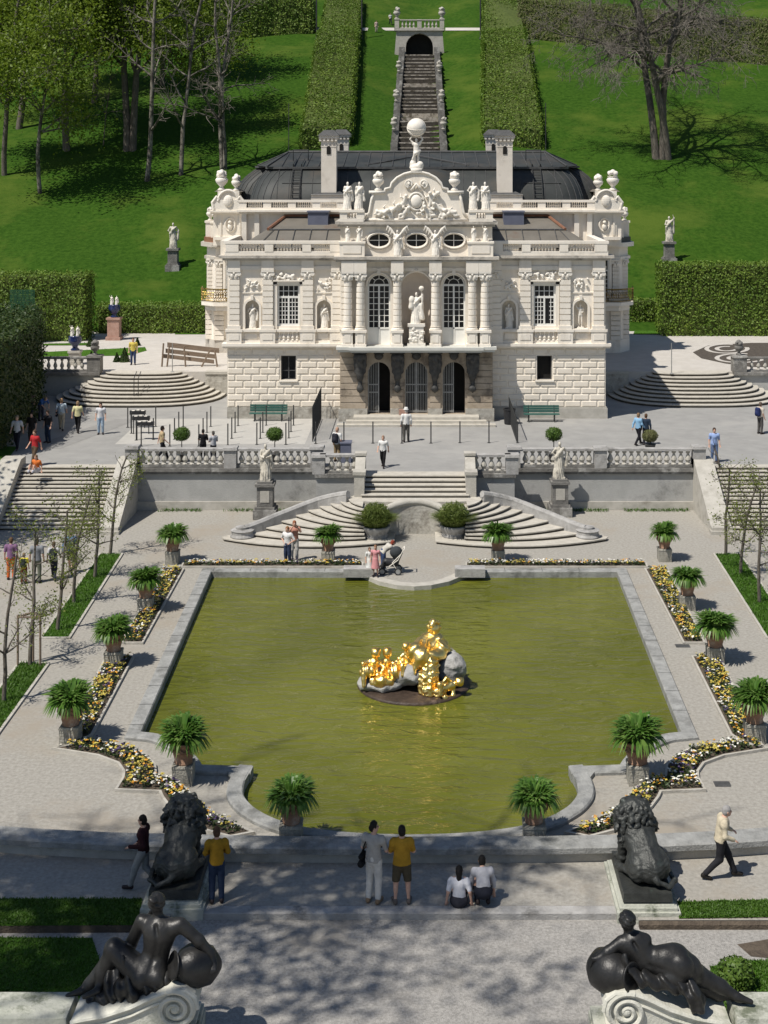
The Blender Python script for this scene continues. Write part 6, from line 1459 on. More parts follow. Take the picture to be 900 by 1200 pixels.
s = Sdf(.05); s.chain([Wp(208, 1143, -.1), Wp(180, 1155, -.2), Wp(150, 1157, -.1), Wp(124, 1168, .05), Wp(105, 1172, .1)], [.09, .15, .19, .16, .05]); s.chain([Wp(137, 1132, .2), Wp(131, 1150, .1), Wp(128, 1168, .0)], [.10, .17, .15]); s.chain([Wp(150, 1140, -.05), Wp(158, 1165, -.28), Wp(150, 1172, -.28)], [.1, .12, .06]); s.chain([Wp(152, 1110, .25), Wp(147, 1124, -.05), Wp(150, 1138, -.1)], [.04, .05, .04])
s.disp = lambda P: .035 * np.sin(26 * P[..., 0] + 9 * P[..., 2] + 2.5 * vn(P, 4, 1)) + .012 * vn(P, 22, 2)
V, Fs = s.mesh(.022); m = MB(); m.add(V, Fs); m.build('drapery', bronze2, t, smooth=True)
def lying_urn(c, ax, t, R_=.42):
    ax = ax / np.linalg.norm(ax); u = np.cross(ax, A_(0, 0, 1)); u /= np.linalg.norm(u); w = np.cross(u, ax)
    pr = [(.12, -.52), (.2, -.46), (.36, -.3), (.42, -.05), (.40, .15), (.3, .33), (.2, .40), (.2, .46), (.27, .5), (.25, .52), (.14, .46)]
    mb = MB().lathe([(r_ * R_ / .42, z * R_ / .42) for r_, z in pr], seg=22); V = np.concatenate(mb.V); V = V @ np.stack([u, w, ax]) + c; m = MB(); 
    for f in mb.F: m.F.append(f)
    m.V.append(V); m.n = len(V); m.build('water_jug', bronze2, t, smooth=True)
lying_urn(Wp(230, 1131, .02), A_(-.8, -.45, .25), t, .40)
# right: woman lying, seen from behind, head to the left, legs to the right, leaning on a round urn
s = Sdf(.06)
pelv = Wp(787, 1128, -.05); wai = Wp(757, 1125, .0); che = Wp(744, 1109, .05); nek = Wp(737, 1092, .1); hed = Wp(735, 1079, .12)
s.cap(pelv, wai, .34, .25, fl); s.cap(wai, che, .25, .30, fl); s.cap(che, nek, .19, .08); ls, rs = Wp(728, 1104, .05), Wp(757, 1101, .06); s.cap(ls + A_(.06, 0, -.05), rs + A_(-.1, 0, -.06), .14); s.cap(nek, hed, .085); s.ell(hed, (.13, .155, .175))
s.cap(pelv + A_(-.08, -.04, .02), pelv + A_(.3, -.02, -.12), .33, .29, fl); s.ell(pelv + A_(.0, -.18, -.18), (.27, .18, .2), k=.03); s.ell(pelv + A_(.16, -.2, .02), (.24, .16, .24), k=.03)
s.chain([ls, Wp(712, 1116, .0), Wp(703, 1123, -.02), Wp(697, 1124, -.04)], [.115, .1, .08, .055]); s.chain([rs, Wp(752, 1118, .45), Wp(738, 1128, .4)], [.11, .095, .06])
for d in (-3, -1, 1, 3): s.chain([Wp(699, 1124 + d, .0), Wp(694, 1126 + d, -.05), Wp(692, 1131 + d * .7, -.06)], [.026, .024, .02], k=.012)
s.chain([pelv + A_(.08, 0, .02), Wp(818, 1143, .05), Wp(845, 1156, .05), Wp(866, 1170, .0)], [.32, .19, .13, .075]); s.chain([Wp(864, 1168, -.02), Wp(880, 1174, -.06)], [.075, .05])
s.chain([pelv + A_(.08, .15, -.14), Wp(815, 1153, .25), Wp(842, 1165, .2), Wp(862, 1167, .15)], [.28, .18, .12, .07]); s.chain([Wp(862, 1168, .12), Wp(872, 1174, .08)], [.07, .05])
n3 = len(s.p); s.chain([nek + A_(.06, -.2, -.1), che + A_(.05, -.27, 0), wai + A_(.03, -.24, .0), pelv + A_(-.16, -.32, .02)], [.03, .045, .045, .03], k=.05); s.p = [p if i < n3 else (*p[:-1], True) for i, p in enumerate(s.p)]
V, Fs = s.mesh(.021); t = thing('reclining_statue', (x2, YR, vz + .9), 'black bronze woman lying on her side on a scroll pedestal, legs stretched out, lower right', 'statue', 'reclining bronze women')
m = MB(); m.add(V, Fs); m.build('figure', bronze2, t, smooth=True)
s = Sdf(.03); s.ell(hed + A_(0, -.03, .04), (.165, .185, .17)); s.ell(hed + A_(-.02, -.2, .1), (.09, .09, .09)); s.cap(hed + A_(-.1, -.1, .07), hed + A_(.1, -.1, .07), .05); s.disp = lambda P: .010 * np.sin(60 * P[..., 2] + 25 * P[..., 0]) + .006 * vn(P, 40, 1); V, Fs = s.mesh(.016); m = MB(); m.add(V, Fs); m.build('hair', bronze2, t, smooth=True)
s = Sdf(.05); s.chain([Wp(733, 1133, -.2), Wp(752, 1147, -.28), Wp(777, 1152, -.3), Wp(800, 1156, -.28), Wp(822, 1170, -.3)], [.09, .13, .14, .15, .12]); s.chain([Wp(806, 1148, -.2), Wp(812, 1165, -.38), Wp(818, 1184, -.42)], [.12, .14, .10]); s.chain([Wp(730, 1122, -.25), Wp(735, 1136, -.25)], [.06, .09]); s.chain([Wp(804, 1144, -.1), Wp(800, 1156, -.25)], [.06, .08])
s.disp = lambda P: .032 * np.sin(24 * P[..., 0] + 13 * P[..., 2] + 2.5 * vn(P, 4, 1)) + .012 * vn(P, 22, 2); V, Fs = s.mesh(.022); m = MB(); m.add(V, Fs); m.build('drapery', bronze2, t, smooth=True)
lying_urn(Wp(716, 1138, .02), A_(.6, -.6, .15), t, .42)
# low stone walls running from the scrolls out of the picture
for xa, xb, lb in ((-14, vx - 1.32, 'low stone wall at the bottom left edge beside the scroll pedestal'), (x2 + 1.35, 14, 'low stone wall at the bottom right edge beside the scroll pedestal')):
    m = MB(); m.box(xa, xb, YR - .35, YR + .35, -.2, vz + .12); m.box(xa, xb, YR - .45, YR + .45, vz + .12, vz + .3, .03); m.build('low_wall', MATS['mossy'], label=lb, category='wall')
# ================================================================== gilded fountain group
ix, iy, _ = G(485, 797, -.05); 
isl = thing('fountain_island', (ix, iy, -.3), 'round dark stone island with grey rocks in the middle of the pool', 'island')
m = MB(); m.lathe([(1.86, 0), (1.88, .14), (1.86, .2), (1.78, .225), (.9, .25), (.01, .27)], (ix, iy, -.3), 48); m.build('disc', islandm, isl, smooth=True)
def Wi(px, py, y): return A_(GX(px, iy + y), iy + y, GZ(py, iy + y))
s = Sdf(.10); s.cap(Wi(466, 787, -.3), Wi(496, 782, -.2), .26, .42); s.cap(Wi(500, 783, .1), Wi(522, 783, -.1), .55, .5); s.ell(Wi(531, 785, -.5), (.42, .36, .52)); s.ell(Wi(523, 775, -.2), (.42, .36, .45)); s.ell(Wi(482, 792, -.85), (.42, .32, .36)); s.ell(Wi(473, 794, -.8), (.3, .25, .22)); s.ell(Wi(446, 802, -.7), (.72, .42, .20)); s.ell(Wi(436, 797, -.5), (.4, .3, .2)); s.cap(Wi(440, 800, -.75), Wi(470, 795, -.6), .06, .22); s.cap(Wi(455, 795, .1), Wi(470, 790, 0), .2, .3)
s.disp = lambda P: .11 * np.abs(vn(P, 3.0, 1)) + .025 * vn(P, 12, 3) - .04; V, Fs = s.mesh(.05); m = MB(); m.add(V, Fs); m.build('rock', rockm, isl)
grp = thing('fountain_group', (ix, iy, .3), 'gilded fountain figures of a seated woman with putti shining on the pool island', 'sculpture')
s = Sdf(.09); pelv = Wi(504, 769, -.2); che = Wi(506.5, 752, -.1); nek = Wi(508, 743.5, -.08); hed = Wi(508.5, 736.5, -.08)
s.cap(pelv, che, .46, .31, ((0, 1, 0), 1.15)); s.cap(che, nek, .24, .12); s.cap(Wi(499, 749, -.1), Wi(514, 749, -.1), .17); s.ell(hed, (.19, .2, .22), k=.04); s.cap(Wi(500, 750, -.1), Wi(489, 764, -.5), .22, .32); s.cap(Wi(514, 751, -.1), Wi(523, 768, -.05), .2, .3)
s.chain([Wi(499, 749, -.15), Wi(491, 758, -.45), Wi(485, 761, -.6)], [.15, .13, .09], k=.05); s.chain([Wi(515, 750, -.1), Wi(521.5, 760, .0), Wi(526, 768, -.1)], [.15, .12, .08], k=.05)
s.chain([pelv, Wi(487, 764, -.7), Wi(489, 776, -.85), Wi(488, 783, -.9)], [.42, .31, .2, .12]); s.chain([pelv, Wi(494, 770, -.85), Wi(499, 779, -.95)], [.4, .3, .2])
s.disp = lambda P: (.022 * np.sin(17 * P[..., 0] - 12 * P[..., 2] + 2 * vn(P, 3, 1)) + .012 * vn(P, 14, 1)) * (P[..., 2] < nek[2] - .05)
V, Fs = s.mesh(.028); m = MB(); m.add(V, Fs); m.build('woman', gold, grp, smooth=True)
s = Sdf(.05); r = np.random.default_rng(9)
for i in range(26): s.ell(hed + unit(r.normal(size=3)) * .19 + A_(0, .02, .07), .07)
V, Fs = s.mesh(.025); m = MB(); m.add(V, Fs); m.build('flower_wreath', gold, grp, smooth=True)
s = Sdf(.10); s.chain([Wi(515, 753, -.2), Wi(517, 763, -.45), Wi(507, 771, -.7), Wi(492, 772, -.95)], [.17, .24, .24, .16]); s.chain([Wi(520, 765, -.2), Wi(526, 768, -.15), Wi(531, 772, .0)], [.16, .18, .08]); s.chain([Wi(487, 761, -.65), Wi(481, 766, -.7), Wi(479, 774, -.75)], [.18, .18, .1])
s.disp = lambda P: .035 * np.sin(11 * P[..., 0] + 15 * P[..., 2] + 2 * vn(P, 2.5, 2)); V, Fs = s.mesh(.03); m = MB(); m.add(V, Fs); m.build('drapery', gold, grp, smooth=True)
s = Sdf(.08); s.chain([Wi(503, 778, -.85), Wi(502, 792, -1.0), Wi(502, 808, -1.15)], [.3, .3, .26]); s.cap(Wi(497, 785, -.9), Wi(497, 808, -1.15), .16, .16); s.cap(Wi(503, 810, -1.2), Wi(516, 812, -1.25), .18, .16)
s.disp = lambda P: .05 * vn(P, 15, 1.0) + .03 * vn(P, 27, 2.0); V, Fs = s.mesh(.026); m = MB(); m.add(V, Fs); m.build('flower_cascade', gold, grp, smooth=True)
def putto(c, lean, k=1.0, ang=0):
    """chubby child: one closed surface"""
    c = np.array(c); s = Sdf(.035); L = A_(math.sin(lean), 0, math.cos(lean)); n_ = A_(math.cos(lean), 0, -math.sin(lean))
    s.cap(c, c + L * .3 * k, .15 * k, .13 * k); hd = c + L * .55 * k + A_(0, -.04, 0); s.ell(hd, .125 * k); s.cap(c + L * .36 * k, hd, .06 * k)
    for q in (-1, 1): s.chain([c + n_ * .12 * q * k + L * .3 * k, c + n_ * .28 * q * k + L * .24 * k + A_(0, -.12, 0), c + n_ * .22 * q * k + L * .05 * k + A_(0, -.26, .0)], [.065 * k, .055 * k, .04 * k]); s.chain([c + n_ * .08 * q * k - L * .04, c + n_ * .2 * q * k + A_(0, -.28 * k, .04), c + n_ * .2 * q * k + A_(0, -.4 * k, -.22 * k)], [.11 * k, .085 * k, .05 * k])
    s.disp = lambda P: .012 * vn(P, 15, 1.0)
    for i in range(8): a = i * .8; s.ell(hd + A_(.08 * math.cos(a), .04 + .06 * math.sin(a), .07) * k, .05 * k)
    return s.mesh(.028)
for c, le, kk in ((Wi(436, 789, -.5), .18, 1.25), (Wi(452, 789, -.4), .08, 1.25), (Wi(479, 777, -.7), -.15, 1.0), (Wi(518, 807, -1.1), 1.2, 1.1)):
    V, Fs = putto(c, le, kk); m = MB(); m.add(V, Fs); m.build('putto', gold, grp, smooth=True)
s = Sdf(.07); s.ell(Wi(431, 787, -.75), (.27, .2, .22)); s.disp = lambda P: .02 * np.sin(40 * P[..., 0] + 9 * P[..., 2]); s.chain([Wi(456, 796, -.75), Wi(463, 787, -.8), Wi(464, 781, -.75)], [.16, .25, .14]); V, Fs = s.mesh(.03); m = MB(); m.add(V, Fs); m.build('shell', gold, grp, smooth=True)
s = Sdf(.07); s.chain([Wi(437, 799, -.9), Wi(447, 798, -.95), Wi(458, 799, -.95)], [.12, .2, .12]); s.chain([Wi(466, 777, -.4), Wi(473, 775, -.45), Wi(479, 771, -.6)], [.12, .16, .12]); s.disp = lambda P: .03 * vn(P, 14, 1); V, Fs = s.mesh(.03); m = MB(); m.add(V, Fs); m.build('garland', gold, grp, smooth=True)
# jet pipe in front of the group
# ================================================================== plants
def hedge(name, label, foot, z0, h, leafm=None, leaf=.16, dens=60, zf=None, core=True, group=None, trunks=False, rough=.12, cat='hedge', thick=None, h2=None):
    """clipped hedge: foot = polygon in XY, walls and top covered with small leaves over a dark twiggy core"""
    leafm = leafm or hedgeleaf; n = len(foot); P = [np.array(p[:2], float) for p in foot]
    c = sum(P) / n; zc_ = z0 if zf is None else float(zf(*c)); t = thing(name, (c[0], c[1], zc_), label, cat, group)
    C = []; N = []
    for i in range(n):
        a, b = P[i], P[(i + 1) % n]; L = np.linalg.norm(b - a); k = int(L * h * dens)
        u = rng.random(k); q = a + (b - a) * u[:, None]; nn = np.array([(b - a)[1], -(b - a)[0]]) / L
        zb = np.full(k, z0) if zf is None else zf(q[:, 0], q[:, 1]); z = zb + rng.random(k) ** .9 * h
        d = rng.normal(size=k) * rough * .6 + rough * .8 * np.sin(q[:, 0] * 2.1 + z * 1.7) * np.sin(q[:, 1] * 1.7 + z * 2.3)
        C.append(np.column_stack([q + nn * d[:, None], z])); N.append(np.tile([nn[0], nn[1], .25], (k, 1)))
    A = abs(sum(P[i][0] * P[(i + 1) % n][1] - P[(i + 1) % n][0] * P[i][1] for i in range(n)) / 2); k = int(A * dens)
    q = sample_poly(P, k); zb = np.full(k, z0) if zf is None else zf(q[:, 0], q[:, 1])
    C.append(np.column_stack([q, zb + h + rng.normal(size=k) * rough + rough * np.sin(q[:, 0] * 1.9) * np.sin(q[:, 1] * 2.3)])); N.append(np.tile([0, 0, 1.0], (k, 1)))
    C = np.concatenate(C); N = np.concatenate(N)
    sgn = 1 if sum(P[i][0] * P[(i + 1) % n][1] - P[(i + 1) % n][0] * P[i][1] for i in range(n)) > 0 else -1
    N[:, :2] *= sgn
    V, Fs = leaf_quads(C, leaf, .3, .6, N); m = MB(); m.add(V, Fs); m.build('foliage', leafm, t)
    m = MB(); ins = offset_poly(P, -.18)
    if zf is None: m.prism(ins, z0 - .1, z0 + h - .15)
    else:
        nn_ = len(ins); zz = [float(zf(*p)) for p in ins]
        V = [(p[0], p[1], z - .3) for p, z in zip(ins, zz)] + [(p[0], p[1], z + h - .15) for p, z in zip(ins, zz)]
        m.add(V, [(i, (i + 1) % nn_, nn_ + (i + 1) % nn_, nn_ + i) for i in range(nn_)] + [tuple(range(nn_, 2 * nn_))])
    m.build('twig_core', MATS.get('core') or mat('core', (.04, .06, .010), (.08, .105, .022), 3, .95, .8, 9), t)
    return t
# tall clipped walls left and right of the palace
def qhedge(px0, px1, pybase, pytop, z, depth, label, **kw):
    s = (pybase - HY) / (CZ - z); Y = F / s; return hedge('clipped_hedge', label, [(GX(px0, Y), Y), (GX(px1, Y), Y), (GX(px1, Y), Y + depth), (GX(px0, Y), Y + depth)], z, (pybase - pytop) / s, **kw)
qhedge(776, 990, 394, 310, T2, 3.0, 'tall clipped hornbeam wall right of the palace, its trellis showing through', leafm=hedgeleaf2, leaf=.19, dens=70, rough=.08)
qhedge(738, 776, 384, 352, T2, 2.0, 'low clipped hedge between the palace and the tall right hedge', leafm=hedgeleaf2, leaf=.18, dens=70, rough=.06)
qhedge(112, 242, 391, 358, T2, 2.5, 'low clipped hedge behind the red marble pedestal left of the palace', leafm=hedgeleaf2, leaf=.18, dens=70, rough=.1)
qhedge(-40, 100, 400, 322, T2, 3.0, 'tall hornbeam hedge at the far left behind the blue vases', leafm=hedgeleaf2, leaf=.19, dens=60, rough=.1)
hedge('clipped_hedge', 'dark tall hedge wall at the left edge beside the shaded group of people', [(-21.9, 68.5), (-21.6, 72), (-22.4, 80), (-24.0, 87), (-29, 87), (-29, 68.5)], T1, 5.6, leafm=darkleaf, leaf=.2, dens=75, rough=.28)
# green trellis screen in front of the far left hedge
Yt = 101.5; m = MB(); xa, xb = GX(12, Yt), GX(40, Yt); za, zb_ = GZ(392, Yt), GZ(340, Yt)
for i in range(19): x = xa + (xb - xa) * i / 18; m.box(x - .02, x + .02, Yt, Yt + .04, za, zb_)
for i in range(26): z = za + (zb_ - za) * i / 25; m.box(xa, xb, Yt + .04, Yt + .08, z - .02, z + .02)
m.build('trellis', mat('trellis_green', (.018, .075, .038), (.022, .095, .048), 5, .6), label='bright green trellis screen before the far left hedge', category='trellis')
# leafy pergola walks climbing the hill on both sides of the cascade
for sx, lb in ((-1, 'long leafy pergola climbing the hill left of the cascade'), (1, 'long leafy pergola climbing the hill right of the cascade')):
    A = [GH(px, py) for px, py in (((352, 176), (412, 172), (424, 6), (384, 4)) if sx < 0 else ((566, 172), (636, 176), (606, 4), (566, 6)))]
    L = [A[0], A[3]]; Rr = [A[1], A[2]]; n = 10; foot = []
    hgt = 2.3
    for i in range(n + 1): foot.append(tuple(np.array(L[0][:2]) + (np.array(L[1][:2]) - np.array(L[0][:2])) * i / n))
    for i in range(n, -1, -1): foot.append(tuple(np.array(Rr[0][:2]) + (np.array(Rr[1][:2]) - np.array(Rr[0][:2])) * i / n))
    hedge('pergola_walk', lb, foot, 0, hgt, leafm=hedgeleaf2, leaf=.26, dens=34, zf=zh, rough=.2, cat='pergola')
    for k, (px, py) in enumerate(((283, 36), (288, 36)) if sx < 0 else ()): pass
# head of the cascade: arched stone pavilion with balustrade, steps below
px_, py_, pz_ = GH(497, 66); YP = py_
cas = thing('cascade', (px_, YP - 20, 18), 'long stone water stairs coming down the hill behind the palace roof', 'cascade')
sP = F / YP; zt = GZ(36, YP); xc = GX(491.5, YP)
pav = thing('cascade_pavilion', (xc, YP, pz_), 'stone arch with balustrade and two urns at the head of the cascade', 'pavilion')
m = MB(); hw = 24 / sP; m.panel([(xc - hw * 1.25, pz_ - 1), (xc + hw * 1.25, pz_ - 1), (xc + hw * 1.12, zt), (xc - hw * 1.12, zt)], [arch(xc, 32 / sP, pz_ - .9, GZ(39, YP))], YP, YP + 1.6); m.box(xc - hw, xc + hw, YP + 1.6, YP + 3, pz_ - 1, zt); m.build('arch_wall', mat('pavilion_stone', (.36, .34, .30), (.46, .44, .40), 2, .9, .5, 8, c3=(.24, .23, .2), s3=1, t3=.6), pav)
m = MB(); m.box(xc - hw, xc + hw, YP + 1.3, YP + 1.58, pz_ - 1, zt - .3); m.build('grotto', dark, pav)
m = MB(); m.box(xc - hw * 1.22, xc + hw * 1.22, YP - .3, YP + 2, zt, zt + .3); m.build('ledge', stone, pav)
balustrade('balustrade', None, [((xc - hw * 1.1, YP), (xc + hw * 1.1, YP))], zt + .3, 1.25, .5, .16, stone, stone, posts=[(xc - hw * 1.1, YP, .1), (xc + hw * 1.1, YP, .1), (xc, YP, .0)], post_w=.6, parent=pav)
for q, sd in ((-1, 'left'), (1, 'right')): urn((xc + q * hw * 1.1, YP, zt + 1.62), 1.7, 'stone urn on the %s end of the cascade arch balustrade' % sd, stone, 'urns at the head of the cascade')
yA, yB = YP - .2, GH(491, 181)[1] - 3
stepm = MB(); watm = MB(); sidem = {-1: MB(), 1: MB()}; n = 26
for i in range(n):
    a = yA + (yB - yA) * i / n; b = yA + (yB - yA) * (i + 1) / n
    w = 2.05 + .35 * i / n; zz = float(zh(xc, b)) + .7
    pool_ = i in (8, 16, 17)
    if not pool_: stepm.box(xc - w, xc + w, b, a + .5, zz - 1.6, zz); watm.box(xc - w * .97, xc + w * .97, b - .03, b + .8, zz - .1, zz + .05)
    else: watm.box(xc - w, xc + w, b, a, zz - 1.8, zz - .12)
    for q in (-1, 1):
        hh = .75 + (.9 if i % 5 == 0 else .0) * 0
        sidem[q].box(xc + q * (w + .35) - .38, xc + q * (w + .35) + .38, b, a, zz - 1.6, zz + .8 + .3 * (i % 4 == 0))
stepm.build('water_steps', mat('cascade_step', (.035, .03, .024), (.075, .065, .052), 3, .8, .5, 9), cas); watm.build('step_edges', mat('wet_edge', (.25, .22, .175), (.45, .41, .36), 2.5, .5, .5, 6, c3=(.10, .085, .06), s3=1.5, t3=.52), cas); [sidem[q].build('side_wall', coping, cas) for q in (-1, 1)]
for i, sd in ((8, 'upper'), (16, 'lower'), (22, 'lowest')):
    b = yA + (yB - yA) * i / n; zz = float(zh(xc, b)) + 1.5; w = 2.4 + .35 * i / n
    for q, s2 in ((-1, 'left'), (1, 'right')): urn((xc + q * (w + .1), b, zz + .1), 1.45, '%s stone urn on the %s side wall of the cascade' % (sd, s2), stone, 'urns on the cascade walls')
# hornbeam hedge with bare trellis along the top right and top left of the hill
def hill_hedge(pts, hpx, label, lm, dens, leaf, dpt=2.0):
    W = [GH(*p) for p in pts]; foot = [(w[0], w[1]) for w in W] + [(w[0], w[1] + dpt) for w in W[::-1]]
    h = hpx / (F / W[0][1]); return hedge('hill_hedge', label, foot, 0, h, leafm=lm, leaf=leaf, dens=dens, zf=zh, rough=.12)
hill_hedge([(608, 44), (680, 52), (740, 62), (800, 69), (860, 73), (930, 80)], 46, 'half bare brown hornbeam hedge along the upper right of the hill', twiggy, 30, .24)
hill_hedge([(212, 47), (260, 45), (320, 42), (368, 40)], 44, 'dark leafy hedge at the top of the hill left of the cascade', hedgeleaf2, 26, .3, 3)
hill_hedge([(-30, 62), (60, 56), (130, 52), (205, 47)], 46, 'dark leafy hedge on the hilltop behind the left trees', hedgeleaf, 22, .32, 3)
# trees ------------------------------------------------------------
def limbs(base, h, r, seed, lean=(0, 0), levels=4, spread=.75, first=.35, kids_=(3, 5), droop=0.0, twigr=.012, trunks=1, min_len=.35, shrink=.66, upb=.25):
    rr = np.random.default_rng(seed); SEG = []; TIP = []
    def grow(p, d, L, rad, lev, nseg):
        st = L / nseg; pts = [p]
        for i in range(nseg):
            d = d + rr.normal(size=3) * (.06 if lev == 0 else .16); d[2] += (upb if lev else .03) * .25 - droop * lev * .06; d = d / np.linalg.norm(d)
            q = pts[-1] + d * st; f0, f1 = i / nseg, (i + 1) / nseg; tp = .55 if lev == 0 else .8
            SEG.append((pts[-1], q, max(twigr, rad * (1 - tp * f0)), max(twigr * .8, rad * (1 - tp * f1)), lev)); pts.append(q)
            if lev < levels and f1 > (first if lev == 0 else .25):
                for _ in range(rr.integers(*kids_) if lev else rr.integers(1, 4)):
                    az = rr.uniform(0, 2 * PI); a = spread * rr.uniform(.7, 1.25)
                    ref = A_(0, 0, 1) if abs(d[2]) < .9 else A_(1, 0, 0); u = np.cross(d, ref); u /= np.linalg.norm(u); w = np.cross(d, u)
                    nd = d * math.cos(a) + (u * math.cos(az) + w * math.sin(az)) * math.sin(a)
                    nl = L * shrink * rr.uniform(.6, 1.0) * (1 - .35 * f1 if lev == 0 else .75)
                    if nl > min_len: grow(q, nd, nl, max(twigr, rad * (1 - tp * f1) * .6), lev + 1, max(2, nseg - 2 if lev == 0 else 3))
            if lev >= levels - 1: TIP.append(q)
        TIP.append(pts[-1])
    for k in range(trunks):
        d = A_(lean[0] + (k - (trunks - 1) / 2) * .07 * (trunks > 1), lean[1] + .05 * (k % 2), 1.0); grow(np.array(base, float) + A_((k - (trunks - 1) / 2) * r * 1.5, 0, -.3), d / np.linalg.norm(d), h * (1 - .08 * k), r, 0, 8)
    return SEG, np.array(TIP)
def tree(name, base, h, r, label, seed, leafm=None, leaf=.3, per=6, scat=.5, barkm=None, cat='tree', group=None, sides=5, clip=None, **kw):
    SEG, TIP = limbs(base, h, r, seed, **kw); t = thing(name, base, label, cat, group)
    A = np.array([s[0] for s in SEG]); B = np.array([s[1] for s in SEG]); ra = np.array([s[2] for s in SEG]); rb = np.array([s[3] for s in SEG]); lv = np.array([s[4] for s in SEG])
    m = MB(); k = lv <= 1; m.add(*seg_tubes(A[k], B[k], ra[k], rb[k], 8)); m.build('trunk', barkm or bark, t, smooth=True)
    cr = MB(); k = lv > 1; mats = [twig]
    if k.any(): cr.add(*seg_tubes(A[k], B[k], ra[k], rb[k], 4)); tw = cr.build('branches', twig, t)
    if leafm is not None and per:
        C = np.repeat(TIP, per, 0) + rng.normal(size=(len(TIP) * per, 3)) * scat
        if clip is not None: C = C[clip(C)]
        V, Fs = leaf_quads(C, leaf, .3, .6); m = MB(); m.add(V, Fs); m.build('crown', leafm, t)
    return t
# hillside forest, upper left
FT = [((78, 176), 24, .42, 'dark thick trunked tree with low leafy boughs, second trunk from the left', bark, 1, treeleaf, 5), ((47, 226), 17, .23, 'thin pale barked tree at the far left of the lawn', birch, 1, treeleaf, 4), ((152, 176), 25, .42, 'thick dark double trunked tree behind the leaning pale one', bark, 2, treeleaf, 4),
      ((172, 212), 22, .27, 'pale flaky barked tree leaning right, nearest on the left lawn', birch, 1, None, 0), ((212, 205), 21, .24, 'slim grey tree with dead side twigs right of the leaning pale one', birch, 1, None, 0), ((262, 198), 22, .22, 'bare grey twin stemmed tree nearest the palace roof, left lawn', birch, 2, None, 0),
      ((121, 170), 15, .07, 'very thin young tree between two thick dark trunks', bark, 1, None, 0), ((5, 205), 20, .30, 'leafy tree cut by the left edge of the lawn', bark, 1, treeleaf, 6), ((22, 150), 22, .4, 'leafy tree higher on the hill near the left edge', bark, 1, treeleaf, 5), ((110, 120), 20, .35, 'leafy tree high on the hill behind the thick trunks', bark, 1, treeleaf, 5), ((190, 100), 20, .32, 'leafy tree high on the hill behind the slim grey tree', bark, 1, treeleaf, 4), ((240, 95), 18, .28, 'leafy hilltop tree next to the dark upper hedge', bark, 1, treeleaf, 2)]
for i, ((px, py), h, r, lb, bk, tr, lf, per) in enumerate(FT):
    tree('hill_tree', GH(px, py), h, r, lb, 100 + i, lf, .34, per + 6, 1.05, bk, lean=((.06 if i == 3 else -.02 * (i % 3 - 1)), 0), trunks=tr, levels=3 if lf else 4, first=.26 if lf else .15, spread=.95, droop=.7 if lf else .3, min_len=.8 if lf else .45, twigr=.026 if lf else .016, shrink=.5 if lf else .38, kids_=(2, 5) if lf else (3, 5), group='trees on the hillside')
tree('bare_tree', GH(776, 186), 27, .42, 'big leafless tree with three stems on the right hillside', 131, None, barkm=bark, trunks=3, levels=4, first=.26, spread=.95, droop=.9, min_len=.5, twigr=.016, shrink=.53, kids_=(4, 6), upb=.1)
# young trees along the grass strips, barely in leaf
YT = [((128, 650), 4.6, 'young thin tree at the far end of the longer left grass strip', 1), ((110, 677), 4.6, 'young thin tree second from the stairs in the longer left grass strip', 2), ((87, 707), 4.7, 'young thin tree third from the stairs in the longer left grass strip', 3), ((67, 739), 4.7, 'young thin tree at the near end of the longer left grass strip', 4),
      ((35, 780), 4.8, 'young tree held by a wooden stake frame left of the pool', 5), ((4, 823), 5.0, 'bare young tree in the nearest left grass strip, at the picture edge', 6),
      ((850, 650), 4.4, 'young thin tree at the far end of the right grass strip', 7), ((868, 672), 4.6, 'young thin tree second from the stairs in the right grass strip', 8), ((890, 706), 4.7, 'young thin tree nearest to us in the right grass strip', 9), ((846, 598), 3.4, 'bare young tree standing against the right outer stairs', 10)]
for (px, py), h, lb, sd in YT:
    tree('young_tree', G(px, py, 0), h, .075, lb, 200 + sd, newleaf, .08, 3 if sd not in (6, 7, 10) else 1, .14, bark, group='young trees beside the pool', levels=3, first=.36, spread=1.2, droop=-.05, min_len=.22, twigr=.011, shrink=.36, kids_=(3, 5), upb=.3)
x, y, _ = G(35, 780, 0); m = MB()
for dx, dy in ((-.38, -.1), (.38, -.1), (0, .4)): m.tube([(x + dx, y + dy, -.1), (x + dx, y + dy, 1.75)], .04, 6)
for a, b in (((-.38, -.1), (.38, -.1)), ((.38, -.1), (0, .4)), ((0, .4), (-.38, -.1))): m.tube([(x + a[0], y + a[1], 1.68), (x + b[0], y + b[1], 1.68)], .04, 6)
m.build('stake_frame', wood, label='wooden three legged stake frame around a young tree left of the pool', category='tree stake')
tree('lime_tree', (-27.5, 60.5, 0), 11, .3, 'leafy tree left of the outer stairs, shading the hedge end', 177, treeleaf, .3, 9, .7, bark, levels=3, first=.3, spread=.9, min_len=.7, shrink=.5, clip=lambda C: C[:, 0] < -.31 * C[:, 1] - .6)
